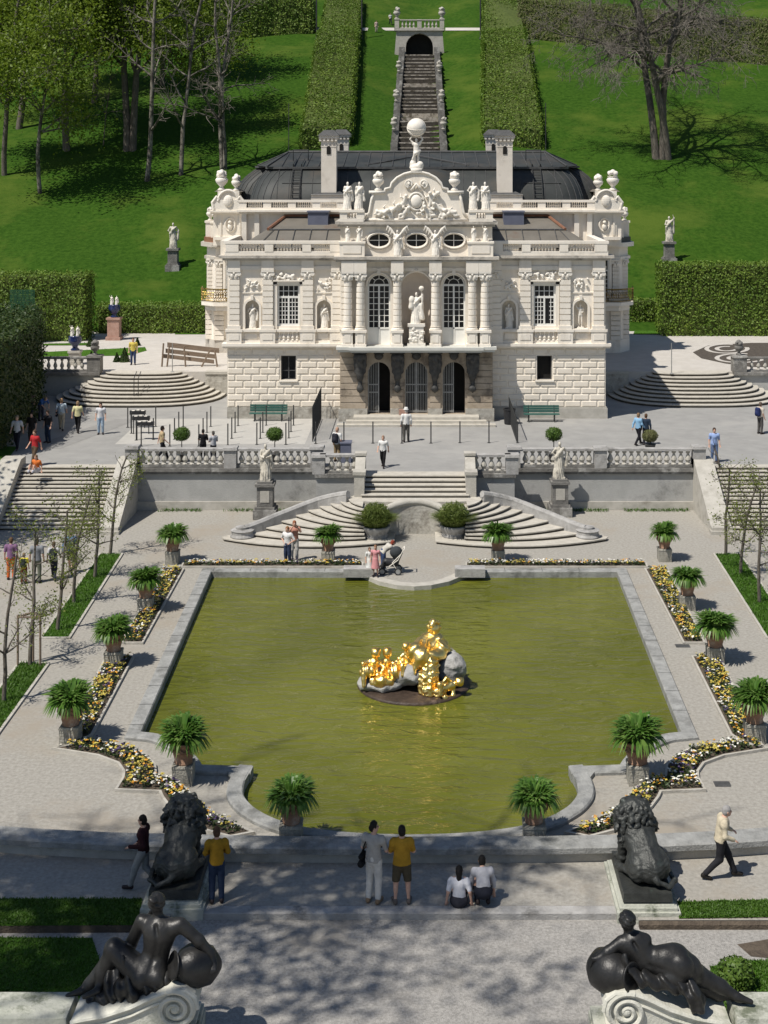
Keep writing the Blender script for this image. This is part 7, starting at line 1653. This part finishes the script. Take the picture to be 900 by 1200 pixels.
# the old lime tree whose crown shades the foreground (unseen; leaves clipped to shape that shade)
tree('lime_tree', (-18, 20.5, -.15), 29, .6, 'tall old lime tree left of the terrace, shading the near gravel', 171, newleaf, .27, 26, .8, bark, levels=3, first=.42, spread=.95, min_len=1.0, twigr=.03, shrink=.55, kids_=(2, 4),
     clip=lambda C: ((C[:, 1] + .395 * C[:, 2]) > 28.0 + .5 * np.sin(C[:, 0] * 2)) & ((C[:, 1] + .395 * C[:, 2]) < 34.1 + .5 * np.sin(C[:, 0] * 1.7)) & ((C[:, 0] + .484 * C[:, 2]) < 3.2 + np.sin(C[:, 1] * 3)) & (vn(C, .6, 2.0) > -.15) & ((rng.random(len(C)) < .72) | ((C[:, 0] + .484 * C[:, 2]) < -5.0)) & ((C[:, 2] > CZ + .125 * C[:, 1] + .5) | (C[:, 0] < -.325 * C[:, 1] - .5)))
# potted strap-leaved plants on stone pedestals
def make_pot():
    t = thing('potted_plant', (0, 0, 0), 'x', 'potted plant', 'potted plants around the pool')
    m = MB(); m.lathe([(.24, 0), (.25, .05), (.235, .06), (.30, .30), (.315, .33), (.36, .36), (.325, .39), (.37, .56), (.41, .575), (.41, .63), (.36, .63), (.34, .55), (.01, .54)], seg=20); p = m.build('pot', terra, t, smooth=True, local=True)
    m = MB()
    for a in range(6): m.tube([(.37 * math.cos(a + u), .37 * math.sin(a + u), .50 - .10 * math.sin(PI * u / .9)) for u in np.linspace(0, .9, 7)], .02, 4)
    m.build('swag', terra, p, local=True)
    n = int(rng.integers(330, 500)); an = rng.random(n) * 2 * PI; rr_ = .25 * np.sqrt(rng.random(n)); B = np.column_stack([rr_ * np.cos(an), rr_ * np.sin(an), np.full(n, .56)])
    ln = (.12 + .52 * rng.random(n)); a2 = an + rng.normal(size=n) * .5; lean = np.column_stack([np.cos(a2) * ln, np.sin(a2) * ln]); h = (.98 - ln * .5) * rng.uniform(.85, 1.05) * (1 + .18 * np.cos(an - rng.random() * 6)) + rng.normal(size=n) * .09
    V, Fs = blades(B, h, lean, np.full(n, .085), .46); 
    sag = np.clip((ln - .3) / .4, 0, 1); m = MB(); m.add(V, Fs); n2 = 130
    an = rng.random(n2) * 2 * PI; B = np.column_stack([.28 * np.cos(an), .28 * np.sin(an), np.full(n2, .60)]); ln = .34 + .24 * rng.random(n2)
    V, Fs = blades(B, .55 + .1 * rng.random(n2), np.column_stack([np.cos(an) * ln, np.sin(an) * ln]), np.full(n2, .08), 1.25); m.add(V, Fs); m.build('leaves', strapleaf, t, local=True)
    return t
def make_ped():
    m = MB(); m.box(-.275, .275, -.275, .275, -.05, .48); m.box(-.29, .29, -.29, .29, .48, .54, .012)
    o = m.build('stone_pedestal', pedst, local=True, label='x', category='pedestal', group='stone pedestals under the potted plants'); WL[o.name] = (0, 0, 0); return o
POTS = [((201, 662), 'at the far left corner of the pool beds'), ((169, 719), 'second from the far corner along the left flower bed'), ((131, 784), 'third from the far corner along the left flower bed'), ((80, 875), 'at the near end of the left flower bed'), ((213, 922), 'beside the left front bay of the pool rim'), ((340, 995), 'behind the parapet, left of the standing men'),
        ((384, 662), 'at the back pool edge left of the stroller'), ((584, 661), 'at the back pool edge right of the stroller'), ((780, 659), 'at the far right corner of the pool beds'), ((807, 716), 'second from the far corner along the right flower bed'), ((840, 779), 'third from the far corner along the right flower bed'), ((887, 872), 'at the near end of the right flower bed'), ((749, 922), 'beside the right front bay of the pool rim'), ((627, 995), 'behind the parapet, right of the crouching pair')]
pots_, ped0 = [make_pot() for _ in range(4)], make_ped()
for i, ((px, py), where) in enumerate(POTS):
    x, y, _ = G(px, py, 0); y += .28; z = 0.0
    sc_ = rng.uniform(.9, 1.06)
    if i < 4: po = pots_[i]; po.location = (x, y, .54); po.scale = (sc_,) * 3
    else: po = copy_tree(pots_[(i * 3 + 1) % 4], (x, y, .54), rng.random() * 6, scale=(sc_ * rng.uniform(.92, 1.06), sc_ * rng.uniform(.92, 1.06), sc_))
    if i == 0: pe = ped0; pe.location = (x, y, 0)
    else: pe = copy_tree(ped0, (x, y, 0))
    po['label'] = 'terracotta pot of green strap leaves ' + where; pe['label'] = 'square stone pedestal under the pot ' + where
# two bowls of tufted grass on the central stairs
for (px, py), lb in (((440, 631), 'stone bowl of bushy grass on the central stairs, left of the niche wall'), ((532, 630), 'stone bowl of bushy grass on the central stairs, right of the niche wall')):
    x, y, _ = G(px, py, .15); y += .35; t = thing('grass_planter', (x, y, 0), lb, 'planter', 'grass bowls on the central stairs')
    m = MB(); m.lathe([(.5, 0), (.58, .1), (.5, .16), (.56, .26), (.66, .46), (.66, .54), (.56, .54), (.01, .5)], (x, y, .1), 20); m.build('bowl', greystone, t, smooth=True)
    n = 1300; an = rng.random(n) * 2 * PI; q = np.sqrt(rng.random(n)) * .5; B = np.column_stack([x + q * np.cos(an), y + q * np.sin(an), np.full(n, .6)]); ln = q * 1.15 + .22 * rng.random(n)
    V, Fs = blades(B, 1.05 - q * .7 + rng.normal(size=n) * .1, np.column_stack([np.cos(an) * ln, np.sin(an) * ln]), np.full(n, .03), .38); d_ = unit(rng.normal(size=(2600, 3))); C = d_ * A_(.66, .66, .56) * (.55 + .5 * rng.random((2600, 1))) + A_(x, y, 1.08); V2, F2 = leaf_quads(C, .3, .2, .1); m = MB(); m.add(V, Fs); m.add(V2, F2); m.build('grass_tuft', MATS.get('tuft') or leafmat('tuft', [(.09, .13, .025), (.15, .20, .045), (.26, .30, .09)], .5, .45, 3), t)
# ball trees and other topiary
def ball_tree(x, y, z, stem, r, label, lm=None, potted=True, cat='topiary', group='ball trees on the terrace'):
    t = thing('ball_tree', (x, y, z), label, cat, group); m = MB()
    if potted: m.lathe([(.2, 0), (.28, .4), (.3, .42), (.26, .42), (.01, .38)], (x, y, z), 14); m.build('pot', lead, t, smooth=True); m = MB()
    m.tube([(x, y, z), (x, y, z + stem)], .025, 6); m.build('trunk', bark, t)
    n = int(1500 * (r / .4) ** 2); d = unit(rng.normal(size=(n, 3))); C = d * r * (1 + .07 * rng.normal(size=(n, 1))) * A_(1.05, 1.05, .85) + A_(x, y, z + stem); V, Fs = leaf_quads(C, .075, .2, .6, d); m = MB(); m.add(V, Fs); m.ball((x, y, z + stem), r * .86, 10, 7); m.build('crown', lm or hedgeleaf, t); return t
for px, lb in ((213, 'small ball tree behind the balustrade near the man in tan shirt'), (322, 'small ball tree behind the balustrade before the left green bench'), (649, 'small ball tree behind the balustrade before the right green bench')):
    x, y, _ = G(px, 541, T1); ball_tree(x, y, T1, 1.38, .38, lb)
x, y, _ = G(762, 530, T1); ball_tree(x, y, T1, .85, .36, 'withered brown potted bush beside the couple walking right of the palace', twiggy)
x, y, z = G(866, 1166, -.15); ball_tree(x, y + .25, -.15, .30, .34, 'clipped box ball on the grass at the lower right', hedgeleaf, False, group='clipped box balls')
for i, (px, py, hp) in enumerate(((106, 406, 10), (146, 424, 14), (161, 405, 8), (137, 424, 9), (107, 418, 5))):
    x, y, z = G(px, py, T2); s = F / y; h = hp * 1.2 / s; t = thing('cone_topiary', (x, y, z), ('small clipped cone left of the red pedestal foot', 'largest clipped cone left of the man in yellow', 'small clipped cone right behind the man in yellow', 'clipped cone beside the balustrade vase', 'tiny clipped cone on the grass by the left balustrade')[i], 'topiary', 'clipped cones')
    n = 500; u = rng.random(n); an = rng.random(n) * 6.283; C = np.column_stack([x + .42 * h * (1 - u) * np.cos(an), y + .42 * h * (1 - u) * np.sin(an), z + u * h]); V, Fs = leaf_quads(C, .1, .3); m = MB(); m.add(V, Fs); m.lathe([(.38 * h, 0), (.001, h * .97)], (x, y, z), 10); m.build('foliage', darkleaf, t)
# flower beds
def bed(P, label, n_per=58, kerbs=True):
    t = thing('flower_bed', (*np.mean([p[:2] for p in P], 0), 0), label, 'flower bed', 'flower beds around the pool')
    m = MB(); m.prism(P, -.05, .07); m.build('soil', soil, t)
    m = MB(); m.ribbon(P, .0, .07, -.05, .085, closed=True) if sum(P[i][0] * P[(i + 1) % len(P)][1] - P[(i + 1) % len(P)][0] * P[i][1] for i in range(len(P))) > 0 else m.ribbon(P, .07, 0, -.05, .085, closed=True); m.build('kerb', stone, t)
    A = abs(sum(P[i][0] * P[(i + 1) % len(P)][1] - P[(i + 1) % len(P)][0] * P[i][1] for i in range(len(P))) / 2)
    ins = offset_poly(P, -.05); n = int(A * 230); q = sample_poly(ins, n); C = np.column_stack([q, .08 + .14 * rng.random(n)]); V, Fs = leaf_quads(C, .11, .5); m = MB(); m.add(V, Fs); m.build('leaves', bedleaf, t, kind='stuff')
    n = int(A * n_per); q = sample_poly(ins, n)
    nz = vn(np.column_stack([q, np.zeros(n)]), 2.6, 1.0) + rng.normal(size=n) * .55; nz2 = vn(np.column_stack([q, np.zeros(n)]), 3.3, 4.0) + rng.normal(size=n) * .5
    kind_ = np.where(nz2 > .75, 3, np.where(nz > .15, 0, np.where(nz < -.5, 2, np.where(rng.random(n) < .45, 1, np.where(rng.random(n) < .5, 2, 0)))))
    for kk, (mm, nm) in enumerate(((yel, 'yellow_blossoms'), (org, 'orange_blossoms'), (wht, 'white_blossoms'), (vio, 'violet_blossoms'))):
        k = kind_ == kk; 
        if not k.any(): continue
        c = np.column_stack([q[k], .19 + .07 * rng.random(k.sum())]); C = np.repeat(c, 4, 0) + rng.normal(size=(len(c) * 4, 3)) * A_(.024, .024, .012); V, Fs = leaf_quads(C, .066, 1.2, .9); m = MB(); m.add(V, Fs); m.build(nm, mm, t, kind='stuff')
    return t
def mirror(P): return [(-x, y) for x, y in P][::-1]
def gp(L): return [G(a, b, .05)[:2] for a, b in L]
b1 = gp([(190, 667), (214, 667), (166, 753), (144, 753)]); b2 = gp([(126, 769), (155, 770), (106, 861), (88, 872), (72, 875)])
b3 = gp([(66, 877), (105, 868), (120, 871), (140, 874), (158, 880), (170, 887), (180, 897), (181, 912), (200, 913), (215, 924), (230, 940), (245, 952), (265, 963), (293, 975.5), (270, 980), (240, 972), (215, 958), (200, 945), (192, 934), (189, 927), (138, 925), (146, 912), (147, 904), (140, 894), (116, 885)])
b4 = gp([(216, 659.5), (424, 659.5), (424, 664), (214, 664)])
for P, mp, lb in ((b1, 1, 'narrow bed of yellow and white pansies along the far half of the %s pool side'), (b2, 1, 'narrow bed of yellow and white pansies along the near half of the %s pool side'), (b3, 1, 'winding bed of pansies curling round the %s front bay of the pool'), (b4, 1, 'thin strip of pansies along the back pool rim, %s of the stroller')):
    bed(P, lb % 'left'); bed(mirror(P), lb % 'right')
# patterned parterre on the right upper terrace
t = thing('scroll_parterre', (*G(862, 414, T2)[:2], T2), 'flat dark scroll pattern bed on the right upper terrace', 'flower bed')
P = [G(a, b, T2)[:2] for a, b in [(812, 413), (830, 405), (880, 402), (960, 402), (960, 431), (880, 430), (850, 426), (822, 420)]]
m = MB(); m.sheet(P, [], T2 + .02); m.build('dark_gravel', mat('parterre_dark', (.06, .05, .042), (.10, .085, .07), 5, .95, .5, 20), t)
m = MB()
for cx_, cy_, rx in ((852, 409, 24), (868, 420, 28)):
    for k in (1.0, .5):
        L = [G(cx_ + rx * k * math.cos(a), cy_ + 5.2 * k * math.sin(a), T2)[:2] for a in np.linspace(-.3, 5.0, 22)]; m.ribbon(L, .16, .16, T2, T2 + .035)
m.build('white_scrolls', upper_gr, t)
# ================================================================== furniture
def bench(px0, px1, py, label):
    x0, Y, _ = G(px0, py, T1); x1 = GX(px1, Y); t = thing('garden_bench', ((x0 + x1) / 2, Y, T1), label, 'bench', 'green benches'); z = T1
    m = MB(); [m.box(x0, x1, Y - .02 + .13 * i, Y + .09 + .13 * i, z + .43, z + .47) for i in range(3)]; m.build('seat', greenpaint, t)
    m = MB(); [m.box(x0, x1, Y + .40 + .03 * i, Y + .44 + .03 * i, z + .52 + .135 * i, z + .64 + .135 * i) for i in range(3)]; m.build('backrest', greenpaint, t)
    for f in (.14, .86):
        x = x0 + (x1 - x0) * f; m = MB(); m.tube([(x, Y, z), (x, Y + .04, z + .42), (x, Y + .38, z + .42), (x, Y + .5, z + .92)], .03, 6); m.tube([(x, Y + .38, z + .42), (x, Y + .45, z)], .03, 6); m.build('leg', iron, t)
bench(292, 336, 494, 'green slatted bench against the left palace plinth'); bench(614, 656, 495, 'green slatted bench against the right palace plinth')
PX = [(149.7, 501), (154, 508), (159.7, 516), (165.5, 523), (179.7, 515), (182.5, 500), (199, 523), (204.5, 515), (209.5, 507), (214.7, 500), (233, 523), (238, 515), (242.5, 507), (247, 500), (267, 522), (271.6, 514), (275.5, 507), (279, 499), (301, 521), (305, 514), (308, 507), (312, 498.5), (335, 521), (338.5, 513.5), (341, 506), (344, 498.5), (370, 520), (403, 520), (437, 519.5), (471, 519.5), (505, 519.5), (539, 519), (573, 519), (606.6, 519)]
post0 = None
for px, py in PX:
    loc = G(px, py, T1); row = 'in the single row before the entrance' if px > 360 else 'among the queue rows left of the entrance'
    lb = 'slim dark iron post standing ' + row
    if post0 is None:
        m = MB(); m.tube([(0, 0, 0), (0, 0, 1.12)], .033, 8); m.lathe([(.09, 0), (.09, .02), (.04, .03)], seg=10); m.ball((0, 0, 1.13), .038, 8, 5); post0 = m.build('iron_post', iron, local=True, at=loc, label=lb, category='post', group='iron posts ' + row)
    else:
        c = post0.copy(); COL.objects.link(c); c.location = loc; c['label'] = lb; c['group'] = 'iron posts ' + row
# ticket turnstile boards among the first posts
for i, (px0, px1, py, lb) in enumerate(((152, 170, 502, 'dark notice desk with white papers, farthest of three by the left steps'), (155, 175, 509, 'dark notice desk with white papers, middle of three by the left steps'), (159, 180, 516, 'dark notice desk with white papers, nearest of three by the left steps'))):
    x0, Y, _ = G(px0, py, T1); x1 = GX(px1, Y); t = thing('notice_desk', ((x0 + x1) / 2, Y, T1), lb, 'notice desk', 'notice desks')
    m = MB(); m.box(x0, x1, Y - .03, Y + .25, T1 + .78, T1 + .98); m.build('board', plast_bl, t); m = MB(); [m.box(x0 + .1 + .27 * k, x0 + .27 + .27 * k, Y - .02 + .05 * (k % 2), Y + .16, T1 + .984, T1 + 1.0 + .05 * (k % 2)) for k in range(3)]; m.build('paper', whitest, t)
    for x in (x0 + .05, x1 - .05): m = MB(); m.tube([(x, Y + .1, T1), (x, Y + .1, T1 + .8)], .03, 6); m.build('leg', iron, t)
# iron fences running from the posts back to the palace
for x, lb, hh in ((-5.55, 'iron fence running towards the palace left of the entrance', 1.9), (5.4, 'iron fence running towards the palace right of the entrance', 1.3)):
    t = thing('iron_fence', (x, 76, T1), lb, 'fence', 'iron fences at the entrance'); ya, yb = 73.2, 79.6
    m = MB(); [m.tube([(x, ya, z), (x, yb, z)], .025, 5) for z in (T1 + .15, T1 + hh - .1)]; m.build('rail', iron, t)
    m = MB(); [m.tube([(x, ya + (yb - ya) * i / 40, T1), (x, ya + (yb - ya) * i / 40, T1 + hh)], .014, 4) for i in range(41)]; m.build('bars', iron, t)
x, Y, _ = G(597, 497, T1); m = MB(); m.lathe([(.26, 0), (.3, .05), (.33, .8), (.36, .82), (.36, .9), (.3, .9), (.28, .6), (.01, .6)], (x, Y, T1), 14); m.build('litter_bin', plast_bl, label='dark litter bin beside the right palace plinth', category='bin')
# timber barrier of loose planks, left upper terrace
t = thing('timber_barrier', (*G(225, 430, T2)[:2], T2), 'leaning brown timber barrier of long planks left of the palace', 'barrier')
Yb = 90.2
for (a, b), w_ in ((((196, 404), (256, 411)), .16), (((194, 411), (252, 418)), .14), (((190, 417), (250, 424)), .13)):
    A, B = A_(GX(a[0], Yb), Yb, GZ(a[1], Yb)), A_(GX(b[0], Yb), Yb + .3, GZ(b[1], Yb + .3)); m = MB(); m.add([A + (0, 0, w_), A - (0, 0, w_), B - (0, 0, w_), B + (0, 0, w_), A + (0, .06, w_), A + (0, .06, -w_), B + (0, .06, -w_), B + (0, .06, w_)], [(0, 1, 2, 3), (7, 6, 5, 4), (0, 3, 7, 4), (1, 5, 6, 2), (0, 4, 5, 1), (3, 2, 6, 7)]); m.build('plank', wood, t)
for (a, b) in (((192, 402), (190, 431)), ((199, 404), (196, 431)), ((216, 406), (218, 430)), ((247, 409), (236, 430)), ((252, 410), (255, 429))):
    m = MB(); m.tube([(GX(a[0], Yb), Yb - .1, GZ(a[1], Yb)), (GX(b[0], Yb), Yb - .1, T2 - .05)], .06, 5); m.build('prop', wood, t)
# sign poles
for (px, py), hp, lb in (((787, 438), 36, 'thin grey lamp pole above the right bowed steps'), ((202, 436), 34, 'thin grey pole above the left bowed steps by the timber barrier')):
    x, Y, _ = G(px, py, T2); m = MB(); m.tube([(x, Y, T2), (x, Y, T2 + hp / (F / Y))], .03, 6); m.lathe([(.12, 0), (.12, .03), (.03, .06)], (x, Y, T2), 10); m.build('thin_pole', gatem, label=lb, category='pole')
for px, lb, xb_, in ((157, 'handrail post on the left bowed steps, left one', 0), (162, 'handrail post on the left bowed steps, right one', 0)):
    Yh = 84.6; x = GX(px, Yh); m = MB(); m.tube([(x, Yh, T1 + .2), (x, Yh, T1 + 1.6), (x, Yh + .8, T1 + 1.9)], .025, 6); m.build('handrail', iron, label=lb, category='handrail')
# dark posts at the hilltop
for px, lb in ((371, 'dark tall post at the upper end of the left pergola'), (424, 'dark tall post right of the left pergola end'), (563, 'dark tall post left of the right pergola end')):
    x, Y, z = GH(px, 46); m = MB(); m.tube([(x, Y, z - .3), (x, Y, z + 7)], .11, 6); m.lathe([(.2, 0), (.12, .3)], (x, Y, z), 8); m.build('dark_post', iron, label=lb, category='post', group='dark posts on the hill')
# dark bin by the stair pier
x, Y, _ = G(404, 541, T1); m = MB(); m.box(x - .2, x + .32, Y - .3, Y + .3, T1, T1 + .95); m.box(x - .24, x + .36, Y - .34, Y + .34, T1 + .95, T1 + 1.02); m.build('dark_box', bluepanel, label='dark grey blue box standing behind the left stair pier', category='box')
# stroller
x, Y, _ = G(457, 672, 0); t = thing('stroller', (x, Y, 0), 'dark grey stroller with raised canopy at the pool edge', 'stroller')
m = MB(); 
for q in (-.22, .22): m.tube([(x + .55, Y + q, 1.02), (x + .34, Y + q, .62), (x - .30, Y + q, .16)], .02, 6); m.tube([(x + .34, Y + q, .14), (x + .1, Y + q, .5), (x + .45, Y + q, .85)], .018, 6)
m.tube([(x + .55, Y - .22, 1.02), (x + .6, Y - .22, 1.06), (x + .6, Y + .22, 1.06), (x + .55, Y + .22, 1.02)], .024, 6); m.build('frame', whitest, t)
for dx in (-.32, .34):
    for q in (-.26, .26):
        m = MB(); m.tube([(x + dx + .13 * math.cos(a), Y + q, .15 + .13 * math.sin(a)) for a in np.linspace(0, 2 * PI, 15)], .028, 6); w = m.build('wheel', plast_bl, t); m = MB(); m.tube([(x + dx, Y + q - .02, .15), (x + dx, Y + q + .02, .15)], .1, 10); m.build('rim', gatem, w)
s = Sdf(.04); s.cap((x - .15, Y, .48), (x + .2, Y, .45), .17); s.cap((x + .2, Y, .45), (x + .38, Y, .85), .15, .14); s.cap((x - .15, Y, .48), (x - .3, Y, .3), .12, .1); V, Fs = s.mesh(.03); m = MB(); m.add(V, Fs); m.build('seat', plast_bl, t, smooth=True)
m = MB(); m.ball((x + .26, Y, .88), (.27, .23, .25), 14, 9); m.build('canopy', cloth((.05, .055, .06)), t, smooth=True)
# drain grates in the gravel
for (px, py), w_, lb in (((800, 757), .5, 'small iron drain grate by the right pool side'), ((846, 919), .42, 'small iron drain grate in the gravel right of the pool')):
    x, Y, _ = G(px, py, 0); m = MB(); m.box(x - w_ / 2, x + w_ / 2, Y - .16, Y + .16, -.03, .012); [m.box(x - w_ / 2 + .05 + .09 * i, x - w_ / 2 + .08 + .09 * i, Y - .13, Y + .13, .012, .02) for i in range(5)]; m.build('drain_grate', lead, label=lb, category='drain')
# ================================================================== camera, light, sky
cam = bpy.data.cameras.new('camera'); co = bpy.data.objects.new('camera', cam); COL.objects.link(co); S.camera = co
co.location = (CAMX, 0, CZ); co.rotation_euler = (PI / 2, 0, 0); cam.sensor_fit = 'VERTICAL'; cam.sensor_height = 36; cam.lens = F / 1200 * 36
cam.shift_x = (450 - CX) / 1200; cam.shift_y = -(600 - HY) / 1200; cam.clip_end = 1200
S.render.resolution_x, S.render.resolution_y = 768, 1024
SUN = A_(-.76, -.62, 0); SUN /= np.linalg.norm(SUN); EL = R(58); SUN = A_(SUN[0] * math.cos(EL), SUN[1] * math.cos(EL), math.sin(EL))
ld = bpy.data.lights.new('sun', 'SUN'); ld.energy = 4.8; ld.angle = R(.53); ld.color = (1, .95, .87); lo_ = bpy.data.objects.new('sun', ld); COL.objects.link(lo_); lo_.rotation_euler = Vector(tuple(-SUN)).to_track_quat('-Z', 'Y').to_euler(); lo_.location = (-40, -30, 80)
W = bpy.data.worlds.new('World'); S.world = W; W.use_nodes = True; nt = W.node_tree; bg = nt.nodes['Background']; sk = nt.nodes.new('ShaderNodeTexSky'); sk.sky_type = 'NISHITA'; sk.sun_disc = False; sk.sun_elevation = EL; sk.sun_rotation = math.atan2(SUN[0], SUN[1]); sk.altitude = 900
nt.links.new(sk.outputs[0], bg.inputs['Color']); bg.inputs['Strength'].default_value = .075
S.view_settings.view_transform = 'Standard'; S.view_settings.look = 'None'; S.view_settings.exposure = 0.1; S.view_settings.gamma = 1.0; S.view_settings.use_curve_mapping = False
S.render.engine = 'CYCLES'; S.cycles.use_denoising = True; S.cycles.max_bounces = 6; S.cycles.transparent_max_bounces = 8; S.cycles.caustics_reflective = False; S.cycles.caustics_refractive = False
